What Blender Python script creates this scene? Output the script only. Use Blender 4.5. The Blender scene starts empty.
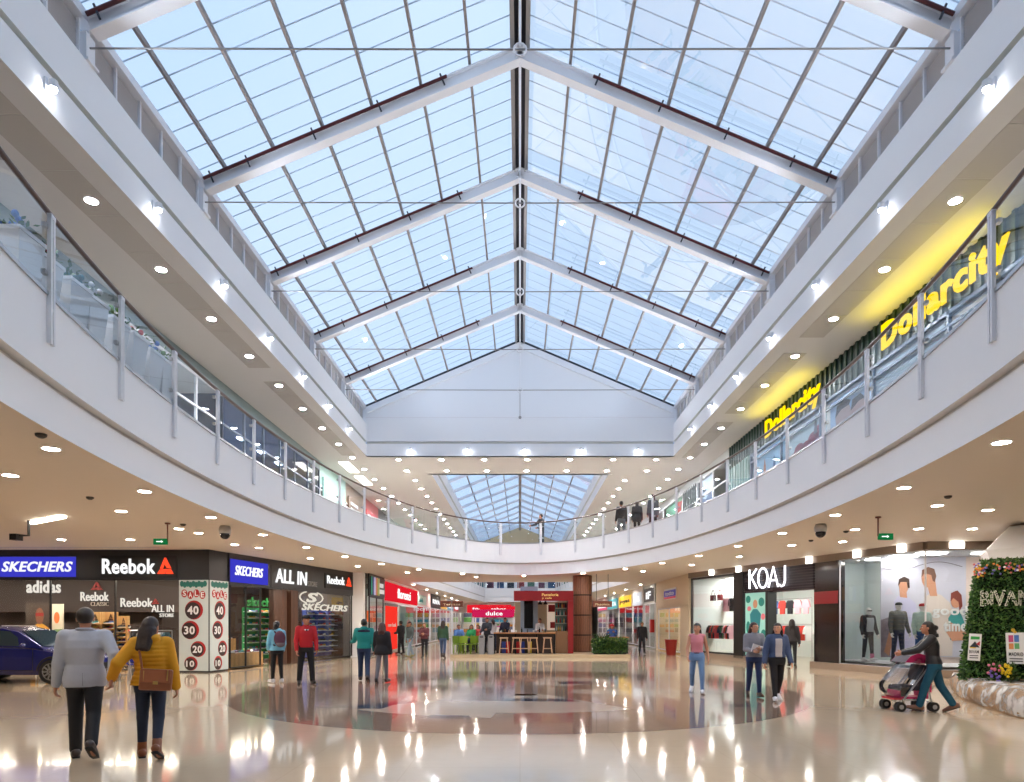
import bpy, math, random
import numpy as np
from mathutils import Matrix, Vector
random.seed(7)
SC = bpy.context.scene
COL = SC.collection
H = 1.55; F = 670.0; VX = 520.0; VY = 623.0
PI = math.pi
ORD = ['first','second','third','fourth','fifth','sixth','seventh','eighth','ninth','tenth','eleventh','twelfth','thirteenth','fourteenth','fifteenth','sixteenth','seventeenth','eighteenth','nineteenth','twentieth']
def ordw(i):
    if i < 20: return ORD[i]
    t = ['twenty','thirty','forty','fifty','sixty','seventy'][(i + 1)//10 - 2]
    r = (i + 1) % 10
    return t + '-' + ORD[r - 1] if r else {'twenty':'twentieth','thirty':'thirtieth','forty':'fortieth','fifty':'fiftieth','sixty':'sixtieth','seventy':'seventieth'}[t]

# ---------------------------------------------------------------- materials
MATS = {}
def srgb(c):
    return tuple(((v/255)/12.92 if v/255 <= 0.04045 else ((v/255 + 0.055)/1.055)**2.4) for v in c)
def mat(name, rgb, rough=0.5, metal=0.0, emit=0.0, noise=0.0, nscale=8.0, bump=0.0, spec=0.5, coat=0.0, ecol=None, sheen=0.0, wave=None):
    if name in MATS: return MATS[name]
    m = bpy.data.materials.new(name); m.use_nodes = True
    nt = m.node_tree; b = nt.nodes['Principled BSDF']
    c = srgb(rgb) + (1,)
    b.inputs['Base Color'].default_value = c
    b.inputs['Roughness'].default_value = rough
    b.inputs['Metallic'].default_value = metal
    b.inputs['Specular IOR Level'].default_value = spec
    b.inputs['Coat Weight'].default_value = coat
    if emit:
        b.inputs['Emission Color'].default_value = (srgb(ecol) + (1,)) if ecol else c
        b.inputs['Emission Strength'].default_value = emit
    if noise or bump:
        tc = nt.nodes.new('ShaderNodeTexCoord'); n = nt.nodes.new('ShaderNodeTexNoise')
        n.inputs['Scale'].default_value = nscale; n.inputs['Detail'].default_value = 3
        nt.links.new(tc.outputs['Object'], n.inputs['Vector'])
        if noise:
            mx = nt.nodes.new('ShaderNodeMix'); mx.data_type = 'RGBA'
            mx.inputs[6].default_value = tuple(max(0, v*(1 - noise)) for v in c[:3]) + (1,)
            mx.inputs[7].default_value = tuple(min(1, v*(1 + noise)) for v in c[:3]) + (1,)
            nt.links.new(n.outputs['Fac'], mx.inputs[0]); nt.links.new(mx.outputs[2], b.inputs['Base Color'])
        if bump:
            bp = nt.nodes.new('ShaderNodeBump'); bp.inputs['Strength'].default_value = bump; bp.inputs['Distance'].default_value = 0.01
            nt.links.new(n.outputs['Fac'], bp.inputs['Height']); nt.links.new(bp.outputs['Normal'], b.inputs['Normal'])
    if wave:                                              # (axis, scale, dark factor): stripes across the thing (planks, grain)
        tc = nt.nodes.new('ShaderNodeTexCoord'); w = nt.nodes.new('ShaderNodeTexWave')
        w.bands_direction = wave[0]; w.inputs['Scale'].default_value = wave[1]; w.inputs['Distortion'].default_value = wave[3] if len(wave) > 3 else 2.0
        w.inputs['Detail'].default_value = 2
        nt.links.new(tc.outputs['Object'], w.inputs['Vector'])
        mx = nt.nodes.new('ShaderNodeMix'); mx.data_type = 'RGBA'
        mx.inputs[6].default_value = tuple(v*wave[2] for v in c[:3]) + (1,); mx.inputs[7].default_value = c
        nt.links.new(w.outputs['Fac'], mx.inputs[0]); nt.links.new(mx.outputs[2], b.inputs['Base Color'])
    MATS[name] = m
    return m
def glass(name, tint=(0.93, 0.97, 0.97), refl=1.0, f0=0.045, white=0.0):
    if name in MATS: return MATS[name]
    m = bpy.data.materials.new(name); m.use_nodes = True
    nt = m.node_tree; nt.nodes.clear()
    out = nt.nodes.new('ShaderNodeOutputMaterial')
    tr = nt.nodes.new('ShaderNodeBsdfTransparent'); tr.inputs[0].default_value = tint + (1,)
    gl = nt.nodes.new('ShaderNodeBsdfGlossy'); gl.inputs['Roughness'].default_value = 0.0
    gl.inputs[0].default_value = (1, 1, 1, 1)
    lw = nt.nodes.new('ShaderNodeFresnel'); lw.inputs['IOR'].default_value = 1.5
    mu = nt.nodes.new('ShaderNodeMath'); mu.operation = 'MULTIPLY'; mu.inputs[1].default_value = refl; mu.use_clamp = True
    mx = nt.nodes.new('ShaderNodeMixShader')
    nt.links.new(lw.outputs[0], mu.inputs[0]); nt.links.new(mu.outputs[0], mx.inputs[0])
    nt.links.new(tr.outputs[0], mx.inputs[1]); nt.links.new(gl.outputs[0], mx.inputs[2])
    last = mx
    if white:
        df = nt.nodes.new('ShaderNodeBsdfTranslucent'); df.inputs[0].default_value = (0.9, 0.95, 1, 1)
        m2 = nt.nodes.new('ShaderNodeMixShader'); m2.inputs[0].default_value = white
        nt.links.new(mx.outputs[0], m2.inputs[1]); nt.links.new(df.outputs[0], m2.inputs[2]); last = m2
    nt.links.new(last.outputs[0], out.inputs[0])
    MATS[name] = m
    return m
def lamp(name, rgb, strength):
    if name in MATS: return MATS[name]
    m = bpy.data.materials.new(name); m.use_nodes = True
    nt = m.node_tree; nt.nodes.clear()
    out = nt.nodes.new('ShaderNodeOutputMaterial'); e = nt.nodes.new('ShaderNodeEmission')
    e.inputs[0].default_value = srgb(rgb) + (1,); e.inputs[1].default_value = strength
    nt.links.new(e.outputs[0], out.inputs[0]); MATS[name] = m
    return m

# ---------------------------------------------------------------- mesh building
class MB:
    """collects shapes; world coordinates unless a frame matrix M is given"""
    def __init__(s, M=None):
        s.v = []; s.f = []; s.mi = []; s.M = M; s.cur = 0
    def add(s, vs, fs, mi=None):
        n = len(s.v)
        if s.M is not None: vs = [s.M @ Vector(p) for p in vs]
        s.v.extend([tuple(p) for p in vs]); s.f.extend([tuple(n + i for i in f) for f in fs])
        s.mi.extend([s.cur if mi is None else mi]*len(fs)); return s
    def box(s, a, b, mi=None):
        x0, x1 = sorted((a[0], b[0])); y0, y1 = sorted((a[1], b[1])); z0, z1 = sorted((a[2], b[2]))
        v = [(x0,y0,z0),(x1,y0,z0),(x1,y1,z0),(x0,y1,z0),(x0,y0,z1),(x1,y0,z1),(x1,y1,z1),(x0,y1,z1)]
        return s.add(v, [(0,3,2,1),(4,5,6,7),(0,1,5,4),(1,2,6,5),(2,3,7,6),(3,0,4,7)], mi)
    def cbox(s, c, d, mi=None, rz=0.0, rx=0.0, ry=0.0):
        R = Matrix.Rotation(rz, 3, 'Z') @ Matrix.Rotation(ry, 3, 'Y') @ Matrix.Rotation(rx, 3, 'X')
        v = []
        for z in (-1, 1):
            for x, y in ((-1,-1),(1,-1),(1,1),(-1,1)):
                v.append(Vector(c) + R @ Vector((x*d[0]/2, y*d[1]/2, z*d[2]/2)))
        return s.add(v, [(0,3,2,1),(4,5,6,7),(0,1,5,4),(1,2,6,5),(2,3,7,6),(3,0,4,7)], mi)
    def bar(s, p, q, w, h=None, up=(0,0,1), mi=None):
        p = Vector(p); q = Vector(q); h = w if h is None else h
        d = (q - p).normalized(); u = Vector(up)
        if abs(d.dot(u)) > 0.99: u = Vector((0,1,0))
        sd = d.cross(u).normalized(); u = sd.cross(d).normalized()
        v = []
        for e in (p, q):
            for a, b in ((-1,-1),(1,-1),(1,1),(-1,1)): v.append(e + sd*(a*w/2) + u*(b*h/2))
        return s.add(v, [(0,1,2,3),(7,6,5,4),(0,4,5,1),(1,5,6,2),(2,6,7,3),(3,7,4,0)], mi)
    def tube(s, pts, r, n=8, mi=None, closed=False):
        pts = [Vector(p) for p in pts]; rs = r if isinstance(r, (list, tuple)) else [r]*len(pts)
        v = []; fs = []; m = len(pts); pu = None
        for i, p in enumerate(pts):
            if closed: d = pts[(i+1) % m] - pts[i-1]
            else: d = pts[min(i+1, m-1)] - pts[max(i-1, 0)]
            d.normalize()
            u = pu - d*pu.dot(d) if pu is not None else (Vector((0,0,1)) if abs(d.z) < .9 else Vector((1,0,0)))
            u = (u - d*u.dot(d)).normalized(); pu = u; w = d.cross(u)
            for k in range(n):
                a = 2*PI*k/n; v.append(p + (u*math.cos(a) + w*math.sin(a))*rs[i])
        for i in range(m if closed else m-1):
            j = (i+1) % m
            for k in range(n):
                l = (k+1) % n; fs.append((i*n+k, i*n+l, j*n+l, j*n+k))
        if not closed:
            fs.append(tuple(range(n-1, -1, -1))); fs.append(tuple((m-1)*n+k for k in range(n)))
        return s.add(v, fs, mi)
    def lathe(s, c, prof, n=16, mi=None, sx=1.0, sy=1.0):
        v = []; fs = []; m = len(prof)
        for r, z in prof:
            for k in range(n):
                a = 2*PI*k/n; v.append((c[0]+r*sx*math.cos(a), c[1]+r*sy*math.sin(a), c[2]+z))
        for i in range(m-1):
            for k in range(n):
                l = (k+1) % n; fs.append((i*n+k, i*n+l, (i+1)*n+l, (i+1)*n+k))
        fs.append(tuple(range(n-1,-1,-1))); fs.append(tuple((m-1)*n+k for k in range(n)))
        return s.add(v, fs, mi)
    def ball(s, c, r, n=10, m=6, mi=None):
        r = r if isinstance(r, (list, tuple)) else (r, r, r)
        v = [(c[0],c[1],c[2]-r[2])]; fs = []
        for i in range(1, m):
            t = -PI/2 + PI*i/m
            for k in range(n):
                a = 2*PI*k/n; v.append((c[0]+r[0]*math.cos(t)*math.cos(a), c[1]+r[1]*math.cos(t)*math.sin(a), c[2]+r[2]*math.sin(t)))
        v.append((c[0],c[1],c[2]+r[2])); T = len(v)-1
        for k in range(n):
            l = (k+1) % n; fs.append((0, 1+l, 1+k)); fs.append((T, 1+(m-2)*n+k, 1+(m-2)*n+l))
            for i in range(m-2): fs.append((1+i*n+k, 1+i*n+l, 1+(i+1)*n+l, 1+(i+1)*n+k))
        return s.add(v, fs, mi)
    def prism(s, poly, y0, y1, mi=None, axis='Y'):
        """poly of (a,b); extruded along axis: Y -> (a,y,b); Z -> (a,b,z); X -> (x,a,b)"""
        f = {'Y': lambda a,b,t: (a,t,b), 'Z': lambda a,b,t: (a,b,t), 'X': lambda a,b,t: (t,a,b)}[axis]
        n = len(poly); v = [f(a,b,y0) for a,b in poly] + [f(a,b,y1) for a,b in poly]
        fs = [tuple(range(n)), tuple(range(2*n-1, n-1, -1))] + [(i, i+n, (i+1)%n+n, (i+1)%n) for i in range(n)]
        return s.add(v, fs, mi)
    def quad(s, a, b, c, d, mi=None): return s.add([a,b,c,d], [(0,1,2,3)], mi)

def wloc(o):
    v = Vector(o.location)
    while o.parent: o = o.parent; v += Vector(o.location)
    return v
def props(o, label=None, cat=None, group=None, kind=None):
    if label: o['label'] = label
    if cat: o['category'] = cat
    if group: o['group'] = group
    if kind: o['kind'] = kind
    return o
def build(mb, name, mats, parent=None, label=None, cat=None, group=None, kind=None, smooth=False, bevel=0.0, origin=None, recalc=True):
    if not isinstance(mats, (list, tuple)): mats = [mats]
    A = np.array(mb.v, dtype=float)
    if parent is not None: org = np.array(wloc(parent))
    elif origin is not None: org = np.array(origin)
    else:
        lo = A.min(0); hi = A.max(0); org = np.array([(lo[0]+hi[0])/2, (lo[1]+hi[1])/2, lo[2]])
    me = bpy.data.meshes.new(name)
    me.from_pydata((A - org).tolist(), [], mb.f)
    for m in mats: me.materials.append(m)
    if len(mats) > 1: me.polygons.foreach_set('material_index', np.minimum(mb.mi, len(mats)-1).astype(np.int32))
    if recalc:
        import bmesh
        bm = bmesh.new(); bm.from_mesh(me); bmesh.ops.recalc_face_normals(bm, faces=bm.faces); bm.to_mesh(me); bm.free()
    if smooth: me.polygons.foreach_set('use_smooth', [True]*len(me.polygons))
    me.update()
    o = bpy.data.objects.new(name, me); COL.objects.link(o)
    if parent is not None: o.parent = parent
    else: o.location = org
    if bevel:
        b = o.modifiers.new('bevel', 'BEVEL'); b.width = bevel; b.segments = 2; b.limit_method = 'ANGLE'
    return props(o, label, cat, group, kind)
def empty(name, loc, label=None, cat=None, group=None, kind=None, parent=None):
    o = bpy.data.objects.new(name, None); COL.objects.link(o); o.empty_display_size = 0.2
    if parent is not None: o.parent = parent; o.location = Vector(loc) - wloc(parent)
    else: o.location = loc
    return props(o, label, cat, group, kind)
def clone(o, loc=None, rz=None, label=None, group=None, parent=None, scale=None):
    c = o.copy(); COL.objects.link(c)
    if parent is not None: c.parent = parent
    if loc is not None: c.location = loc
    if rz is not None: c.rotation_euler = (0, 0, rz)
    if scale is not None: c.scale = scale
    if label: c['label'] = label
    if group: c['group'] = group
    for ch in list(o.children): clone(ch, parent=c)
    return c

# ---------------------------------------------------------------- text
TEXTS = {}
def text_geo(s, bold=0.0, shear=0.0, ext=0.02):
    k = (s, bold, shear, ext)
    if k in TEXTS: return TEXTS[k]
    cu = bpy.data.curves.new('t', 'FONT'); cu.body = s; cu.extrude = ext; cu.offset = bold; cu.shear = shear; cu.resolution_u = 3; cu.space_character = 1.0 + 3.2*bold
    ob = bpy.data.objects.new('t', cu)
    me = bpy.data.meshes.new_from_object(ob)
    V = np.array([v.co for v in me.vertices]); Fs = [tuple(p.vertices) for p in me.polygons]
    bpy.data.objects.remove(ob); bpy.data.curves.remove(cu); bpy.data.meshes.remove(me)
    lo = V.min(0); hi = V.max(0); V = (V - lo)/(hi - lo)
    TEXTS[k] = (V, Fs); return TEXTS[k]
def add_text(mb, s, u0, z0, w, h, d0, d1, bold=0.0, shear=0.0, mi=None):
    """letters in the frame's (u, z) plane, from depth d0 (front) to d1"""
    V, Fs = text_geo(s, bold, shear)
    vs = [(u0 + p[0]*w, d1 + (d0 - d1)*p[2], z0 + p[1]*h) for p in V]
    return mb.add(vs, Fs, mi)

# ---------------------------------------------------------------- wall frames: x along the wall (left to right as seen from the hall), y into the shop, z up
class Frame:
    def __init__(s, p0, p1):
        a = Vector((p0[0], p0[1], 0)); b = Vector((p1[0], p1[1], 0)); s.p0 = a; s.L = (b - a).length
        s.u = (b - a).normalized(); s.n = Vector((-s.u.y, s.u.x, 0))
        s.M = Matrix(((s.u.x, s.n.x, 0, a.x), (s.u.y, s.n.y, 0, a.y), (0, 0, 1, 0), (0, 0, 0, 1)))
    def at(s, px, py, d=0.0):
        """(u, z) of the wall point, d behind the wall face, that the photograph shows at px, py"""
        rx = (px - VX)/F; o = s.p0 + s.n*d
        # o + u*t = (rx*Y, Y)
        den = s.u.x - rx*s.u.y
        t = (rx*o.y - o.x)/den; Y = o.y + s.u.y*t
        return t, H + (VY - py)*Y/F
    def w(s, u, d, z): return s.M @ Vector((u, d, z))
    def mb(s): return MB(s.M)
def gp(px, py, z=0.0):
    """point of the level z that the photograph shows at px, py"""
    Y = (H - z)*F/(py - VY); return Vector(((px - VX)*Y/F, Y, z))
# ================================================================ camera, sky, colours
cam = bpy.data.cameras.new('camera'); camo = bpy.data.objects.new('camera', cam); COL.objects.link(camo)
cam.sensor_width = 36; cam.lens = F/1024*36
cam.shift_x = -(VX - 512)/1024; cam.shift_y = (VY - 391)/1024
camo.location = (0, 0, H); camo.rotation_euler = (PI/2, 0, 0); cam.clip_end = 300; cam.clip_start = 0.05
SC.camera = camo
SC.view_settings.view_transform = 'Standard'; SC.view_settings.look = 'None'; SC.view_settings.gamma = 1
SC.view_settings.use_curve_mapping = False; SC.view_settings.exposure = 0.5
SC.cycles.max_bounces = 9; SC.cycles.transparent_max_bounces = 24; SC.cycles.diffuse_bounces = 4; SC.cycles.glossy_bounces = 4
SC.cycles.sample_clamp_indirect = 6; SC.cycles.use_denoising = True; SC.cycles.caustics_reflective = False; SC.cycles.caustics_refractive = False
SC.cycles.blur_glossy = 0.5
W = bpy.data.worlds.new('sky'); SC.world = W; W.use_nodes = True
wn = W.node_tree; bg = wn.nodes['Background']
tc = wn.nodes.new('ShaderNodeTexCoord'); nz = wn.nodes.new('ShaderNodeTexNoise'); nz.inputs['Scale'].default_value = 2.2; nz.inputs['Detail'].default_value = 2
wn.links.new(tc.outputs['Generated'], nz.inputs['Vector'])
cr = wn.nodes.new('ShaderNodeValToRGB')
cr.color_ramp.elements[0].position = 0.42; cr.color_ramp.elements[0].color = (0.585, 0.775, 1.06, 1)
cr.color_ramp.elements[1].position = 0.68; cr.color_ramp.elements[1].color = (0.68, 0.85, 1.08, 1)
wn.links.new(nz.outputs['Fac'], cr.inputs['Fac']); wn.links.new(cr.outputs['Color'], bg.inputs['Color'])
bg.inputs['Strength'].default_value = SKY = 0.75

white = mat('white_paint', (250, 250, 252), 0.5, noise=0.01, nscale=3)
white_wall = mat('white_wall_paint', (244, 247, 253), 0.6)
soffit = mat('ceiling_paint', (214, 202, 188), 0.6, noise=0.01, nscale=2)
soffit_up = mat('upper_ceiling_paint', (197, 196, 196), 0.6)
strip_grey = mat('grey_ceiling_panel', (168, 164, 160), 0.5)
steel_white = mat('white_steel', (236, 237, 242), 0.4)
grey_steel = mat('grey_steel', (140, 138, 138), 0.4, 0.3)
bar_grey = mat('glazing_bar_grey', (134, 126, 124), 0.5)
joint_blue = mat('sheet_joint', (186, 204, 228), 0.5)
dark_gap = mat('dark_seal', (38, 42, 56), 0.6)
red_pipe_m = mat('red_pipe', (74, 18, 24), 0.4)
black = mat('black_paint', (20, 20, 22), 0.4)
charcoal = mat('charcoal_panel', (42, 42, 46), 0.35)
chrome = mat('brushed_steel', (190, 190, 192), 0.28, 0.9)
rail_dark = mat('bronze_handrail', (92, 76, 70), 0.35, 0.6)
rail_glass = glass('railing_glass', (0.91, 0.955, 0.97), 1.0)
shop_glass = glass('shop_glass', (0.93, 0.965, 0.97), 1.1)
roof_glass = glass('roof_sheet', (0.94, 0.97, 0.99), 0.2, white=0.10)
DOWN = lamp('downlight_glow', (255, 246, 234), 235.0)
DOWN_UP = lamp('upper_downlight_glow', (250, 250, 255), 500.0)
SPOT = lamp('spot_glow', (244, 248, 255), 45.0)
PANEL = lamp('shop_panel_glow', (255, 240, 222), 34.0)

ZC = 3.85; ZF2 = 5.30; ZS = H + 7.5
EY0, EA, EB = 15.6, 6.22, 16.4
YE = 30.1
def ell(t, off=0.0):
    """point of the balcony edge at angle t, moved off metres outward"""
    x = EA*math.cos(t); y = EB*math.sin(t)
    nx, ny = math.cos(t)/EA, math.sin(t)/EB; l = math.hypot(nx, ny)
    return (x + nx/l*off, EY0 + y + ny/l*off)
# walk the ellipse at equal arc length
_ts = np.linspace(-PI/2, 1.5*PI, 4001)
_pts = np.array([ell(t) for t in _ts]); _s = np.concatenate([[0], np.cumsum(np.linalg.norm(np.diff(_pts, axis=0), axis=1))])
PER = _s[-1]
def t_at(s): return float(np.interp(s % PER, _s, _ts))
def s_at_t(t): return float(np.interp(t, _ts, _s))

# ---------------------------------------------------------------- floor
def floor_mat(name, rgb, var=0.05, tile=0.0, grid=True):
    m = bpy.data.materials.new(name); m.use_nodes = True; nt = m.node_tree; b = nt.nodes['Principled BSDF']
    g = nt.nodes.new('ShaderNodeNewGeometry')
    n1 = nt.nodes.new('ShaderNodeTexNoise'); n1.inputs['Scale'].default_value = 3.5; n1.inputs['Detail'].default_value = 6; n1.inputs['Roughness'].default_value = 0.7
    nt.links.new(g.outputs['Position'], n1.inputs['Vector'])
    c = srgb(rgb)
    mx = nt.nodes.new('ShaderNodeMix'); mx.data_type = 'RGBA'
    mx.inputs[6].default_value = tuple(v*(1 - var) for v in c) + (1,); mx.inputs[7].default_value = tuple(min(1, v*(1 + var)) for v in c) + (1,)
    nt.links.new(n1.outputs['Fac'], mx.inputs[0])
    src = mx.outputs[2]
    if grid:                                            # faint joints between large polished slabs
        br = nt.nodes.new('ShaderNodeTexBrick'); br.offset = 0.0; br.inputs['Scale'].default_value = 1.0
        br.inputs['Brick Width'].default_value = 1.2; br.inputs['Row Height'].default_value = 1.2; br.inputs['Mortar Size'].default_value = 0.006
        br.inputs['Color1'].default_value = (1, 1, 1, 1); br.inputs['Color2'].default_value = (0.97, 0.965, 0.96, 1); br.inputs['Mortar'].default_value = (0.90, 0.89, 0.88, 1)
        nt.links.new(g.outputs['Position'], br.inputs['Vector'])
        m2 = nt.nodes.new('ShaderNodeMix'); m2.data_type = 'RGBA'; m2.blend_type = 'MULTIPLY'; m2.inputs[0].default_value = 1
        nt.links.new(src, m2.inputs[6]); nt.links.new(br.outputs['Color'], m2.inputs[7]); src = m2.outputs[2]
    nt.links.new(src, b.inputs['Base Color'])
    n2 = nt.nodes.new('ShaderNodeTexNoise'); n2.inputs['Scale'].default_value = 7.0; n2.inputs['Detail'].default_value = 2
    nt.links.new(g.outputs['Position'], n2.inputs['Vector'])
    bp = nt.nodes.new('ShaderNodeBump'); bp.inputs['Strength'].default_value = 0.08; bp.inputs['Distance'].default_value = 0.008
    nt.links.new(n2.outputs['Fac'], bp.inputs['Height']); nt.links.new(bp.outputs['Normal'], b.inputs['Normal'])
    b.inputs['Roughness'].default_value = 0.09; b.inputs['Specular IOR Level'].default_value = 0.6
    b.inputs['Coat Weight'].default_value = 0.25; b.inputs['Coat Roughness'].default_value = 0.04
    return m
f_beige = floor_mat('polished_beige_slabs', (210, 190, 165))
f_brown = floor_mat('polished_brown_stone', (150, 124, 108), 0.14, grid=False)
f_pink = floor_mat('polished_pink_stone', (172, 134, 118), 0.08, grid=False)
f_pale = floor_mat('polished_pale_stone', (204, 184, 166), 0.06, grid=False)
f_blue = floor_mat('polished_slate', (70, 76, 92), 0.15, grid=False)
b = MB(); b.box((-22.3, -9, -0.2), (22.3, 86, 0)); FLOOR = build(b, 'floor', f_beige, kind='structure', label='polished beige stone floor of the mall hall')
def disc(b, c, r0, r1, z, n=96, a0=0, a1=2*PI):
    vs = []; fs = []
    for i in range(n+1):
        a = a0 + (a1-a0)*i/n
        vs += [(c[0]+r0*math.cos(a), c[1]+r0*math.sin(a), z), (c[0]+r1*math.cos(a), c[1]+r1*math.sin(a), z)]
    for i in range(n): fs.append((2*i, 2*i+1, 2*i+3, 2*i+2))
    return b.add(vs, fs)
FC = (0.0, 15.5)
b = MB(); disc(b, FC, 4.55, 6.2, 0.0015); build(b, 'stone_ring', f_brown, FLOOR, kind='structure', recalc=False)
b = MB(); disc(b, FC, 0.0, 4.56, 0.0012); build(b, 'stone_disc', f_brown, FLOOR, kind='structure', recalc=False)
for k, (a0, a1, r0, r1, m_) in enumerate(((-130,-96,2.2,4.56,f_pale), (-96,-60,.9,4.0,f_pale), (-60,-30,2.6,4.56,f_pink), (-30,5,1.2,3.6,f_pale), (5,40,2.4,4.56,f_pink), (40,80,1.4,3.8,f_pale), (80,112,2.0,4.56,f_pink), (112,150,1.0,3.4,f_pale), (150,185,2.8,4.56,f_pink), (185,230,1.6,3.2,f_pale), (-110,-70,.2,1.2,f_pink))):
    b = MB(); disc(b, FC, r0, r1, 0.0018, 10, math.radians(a0), math.radians(a1)); build(b, 'stone_block', m_, FLOOR, kind='structure', recalc=False)
for P in ([(-3.7,12.3),(-2.3,13.15),(-2.5,12.1)], [(-3.1,16.1),(-2.2,16.7),(-2.3,16.2)], [(-1.65,11.0),(-1.5,11.3),(-0.85,11.2),(-0.8,10.85)],
          [(-0.4,13.3),(-0.3,13.8),(0.95,13.7),(1.2,13.2)], [(1.0,17.0),(1.0,17.8),(2.0,17.7),(2.0,17.0)], [(3.4,14.9),(4.3,15.6),(5.2,14.6)], [(3.6,12.4),(3.7,12.9),(4.3,12.8),(4.4,12.4)],
          [(-5.2,19.6),(-4.3,20.2),(-4.0,19.7)], [(2.6,19.6),(3.4,20.2),(3.6,19.5)]):
    b = MB(); n = len(P); b.add([(x, y, 0.0022) for x, y in P], [tuple(range(n))]); build(b, 'slate_shard', f_blue, FLOOR, kind='structure')

# ---------------------------------------------------------------- rings with an elliptic hole
NE = 160
def rect_pt(dx, dy, c, hx, y0, y1):
    t = 1e9
    if dx > 1e-9: t = min(t, (hx - c[0])/dx)
    if dx < -1e-9: t = min(t, (-hx - c[0])/dx)
    if dy > 1e-9: t = min(t, (y1 - c[1])/dy)
    if dy < -1e-9: t = min(t, (y0 - c[1])/dy)
    return (c[0]+dx*t, c[1]+dy*t)
def ring(b, off, z, hx, y0, y1):
    vs = []; fs = []; angs = []
    for i in range(NE): angs.append(-PI/2 + 2*PI*i/NE)
    corners = [(hx,y0),(hx,y1),(-hx,y1),(-hx,y0)]
    for cx, cy in corners:
        angs.append(math.atan2((cy-EY0)/EB, cx/EA))
    angs = sorted(set(round((a + PI/2) % (2*PI), 6) for a in angs))
    for a in angs:
        t = a - PI/2; x, y = ell(t, off); dx, dy = EA*math.cos(t), EB*math.sin(t)
        q = rect_pt(dx, dy, (0, EY0), hx, y0, y1); vs += [(x, y, z), (q[0], q[1], z)]
    n = len(angs)
    for i in range(n): j = (i+1) % n; fs.append((2*i, 2*i+1, 2*j+1, 2*j))
    return b.add(vs, fs)
def band(b, prof, n=NE):
    """sweep of (offset, z) points round the balcony edge"""
    m = len(prof); vs = []; fs = []
    for i in range(n):
        t = -PI/2 + 2*PI*i/n
        for o, z in prof: x, y = ell(t, o); vs.append((x, y, z))
    for i in range(n):
        j = (i+1) % n
        for k in range(m-1): fs.append((i*m+k, i*m+k+1, j*m+k+1, j*m+k))
    return b.add(vs, fs)
Y2, Y3, XA, XB = 37.6, 73.0, 6.2, 3.9
b = MB(); ring(b, 0.1, ZC, 22, -8.6, Y2)
for s in (-1, 1): b.add([(s*22, Y2, ZC), (s*XA, Y2, ZC), (s*XB, Y3, ZC), (s*22, Y3, ZC)], [(0,1,2,3)])
b.add([(-22, Y3, ZC), (22, Y3, ZC), (22, 85, ZC), (-22, 85, ZC)], [(0,1,2,3)])
build(b, 'ceiling', soffit, kind='structure', label='warm white lower ceiling under the gallery', recalc=False)
b = MB(); ring(b, 0.02, ZF2, 22, -8.6, Y2)
for s in (-1, 1): b.add([(s*22, Y2, ZF2), (s*XA, Y2, ZF2), (s*XB, Y3, ZF2), (s*22, Y3, ZF2)], [(0,1,2,3)])
b.add([(-22, Y3, ZF2), (22, Y3, ZF2), (22, 85, ZF2), (-22, 85, ZF2)], [(0,1,2,3)])
build(b, 'floor_upper', mat('upper_floor_tile', (206, 190, 170), 0.2), kind='structure', label='pale tiled floor of the upper gallery', recalc=False)
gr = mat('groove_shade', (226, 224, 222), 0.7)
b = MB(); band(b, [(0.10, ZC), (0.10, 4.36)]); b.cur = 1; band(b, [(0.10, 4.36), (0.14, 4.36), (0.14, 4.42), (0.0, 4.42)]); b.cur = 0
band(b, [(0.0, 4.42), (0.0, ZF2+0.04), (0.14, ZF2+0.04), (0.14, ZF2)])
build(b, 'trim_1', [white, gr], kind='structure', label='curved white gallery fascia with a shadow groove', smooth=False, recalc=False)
b = MB()
for s in (-1, 1):
    b.add([(s*XA,Y2,ZC),(s*XB,Y3,ZC),(s*XB,Y3,4.36),(s*XA,Y2,4.36)], [(0,1,2,3)])
    b.add([(s*(XA-.1),Y2,4.42),(s*(XB-.1),Y3,4.42),(s*(XB-.1),Y3,ZF2+.04),(s*(XA-.1),Y2,ZF2+.04)], [(0,1,2,3)])
    b.cur = 1; b.add([(s*XA,Y2,4.36),(s*XB,Y3,4.36),(s*(XB-.1),Y3,4.42),(s*(XA-.1),Y2,4.42)], [(0,1,2,3)]); b.cur = 0
b.box((-XB, Y3-0.06, ZC), (XB, Y3, 4.38)); b.box((-XB, Y3-0.14, 4.42), (XB, Y3, ZF2+.04))
b.box((-XA, Y2, ZC), (XA, Y2+0.08, ZF2+.04))
build(b, 'trim_2', [white, gr], kind='structure', label='straight white gallery fascia of the far atrium', recalc=False)

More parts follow.
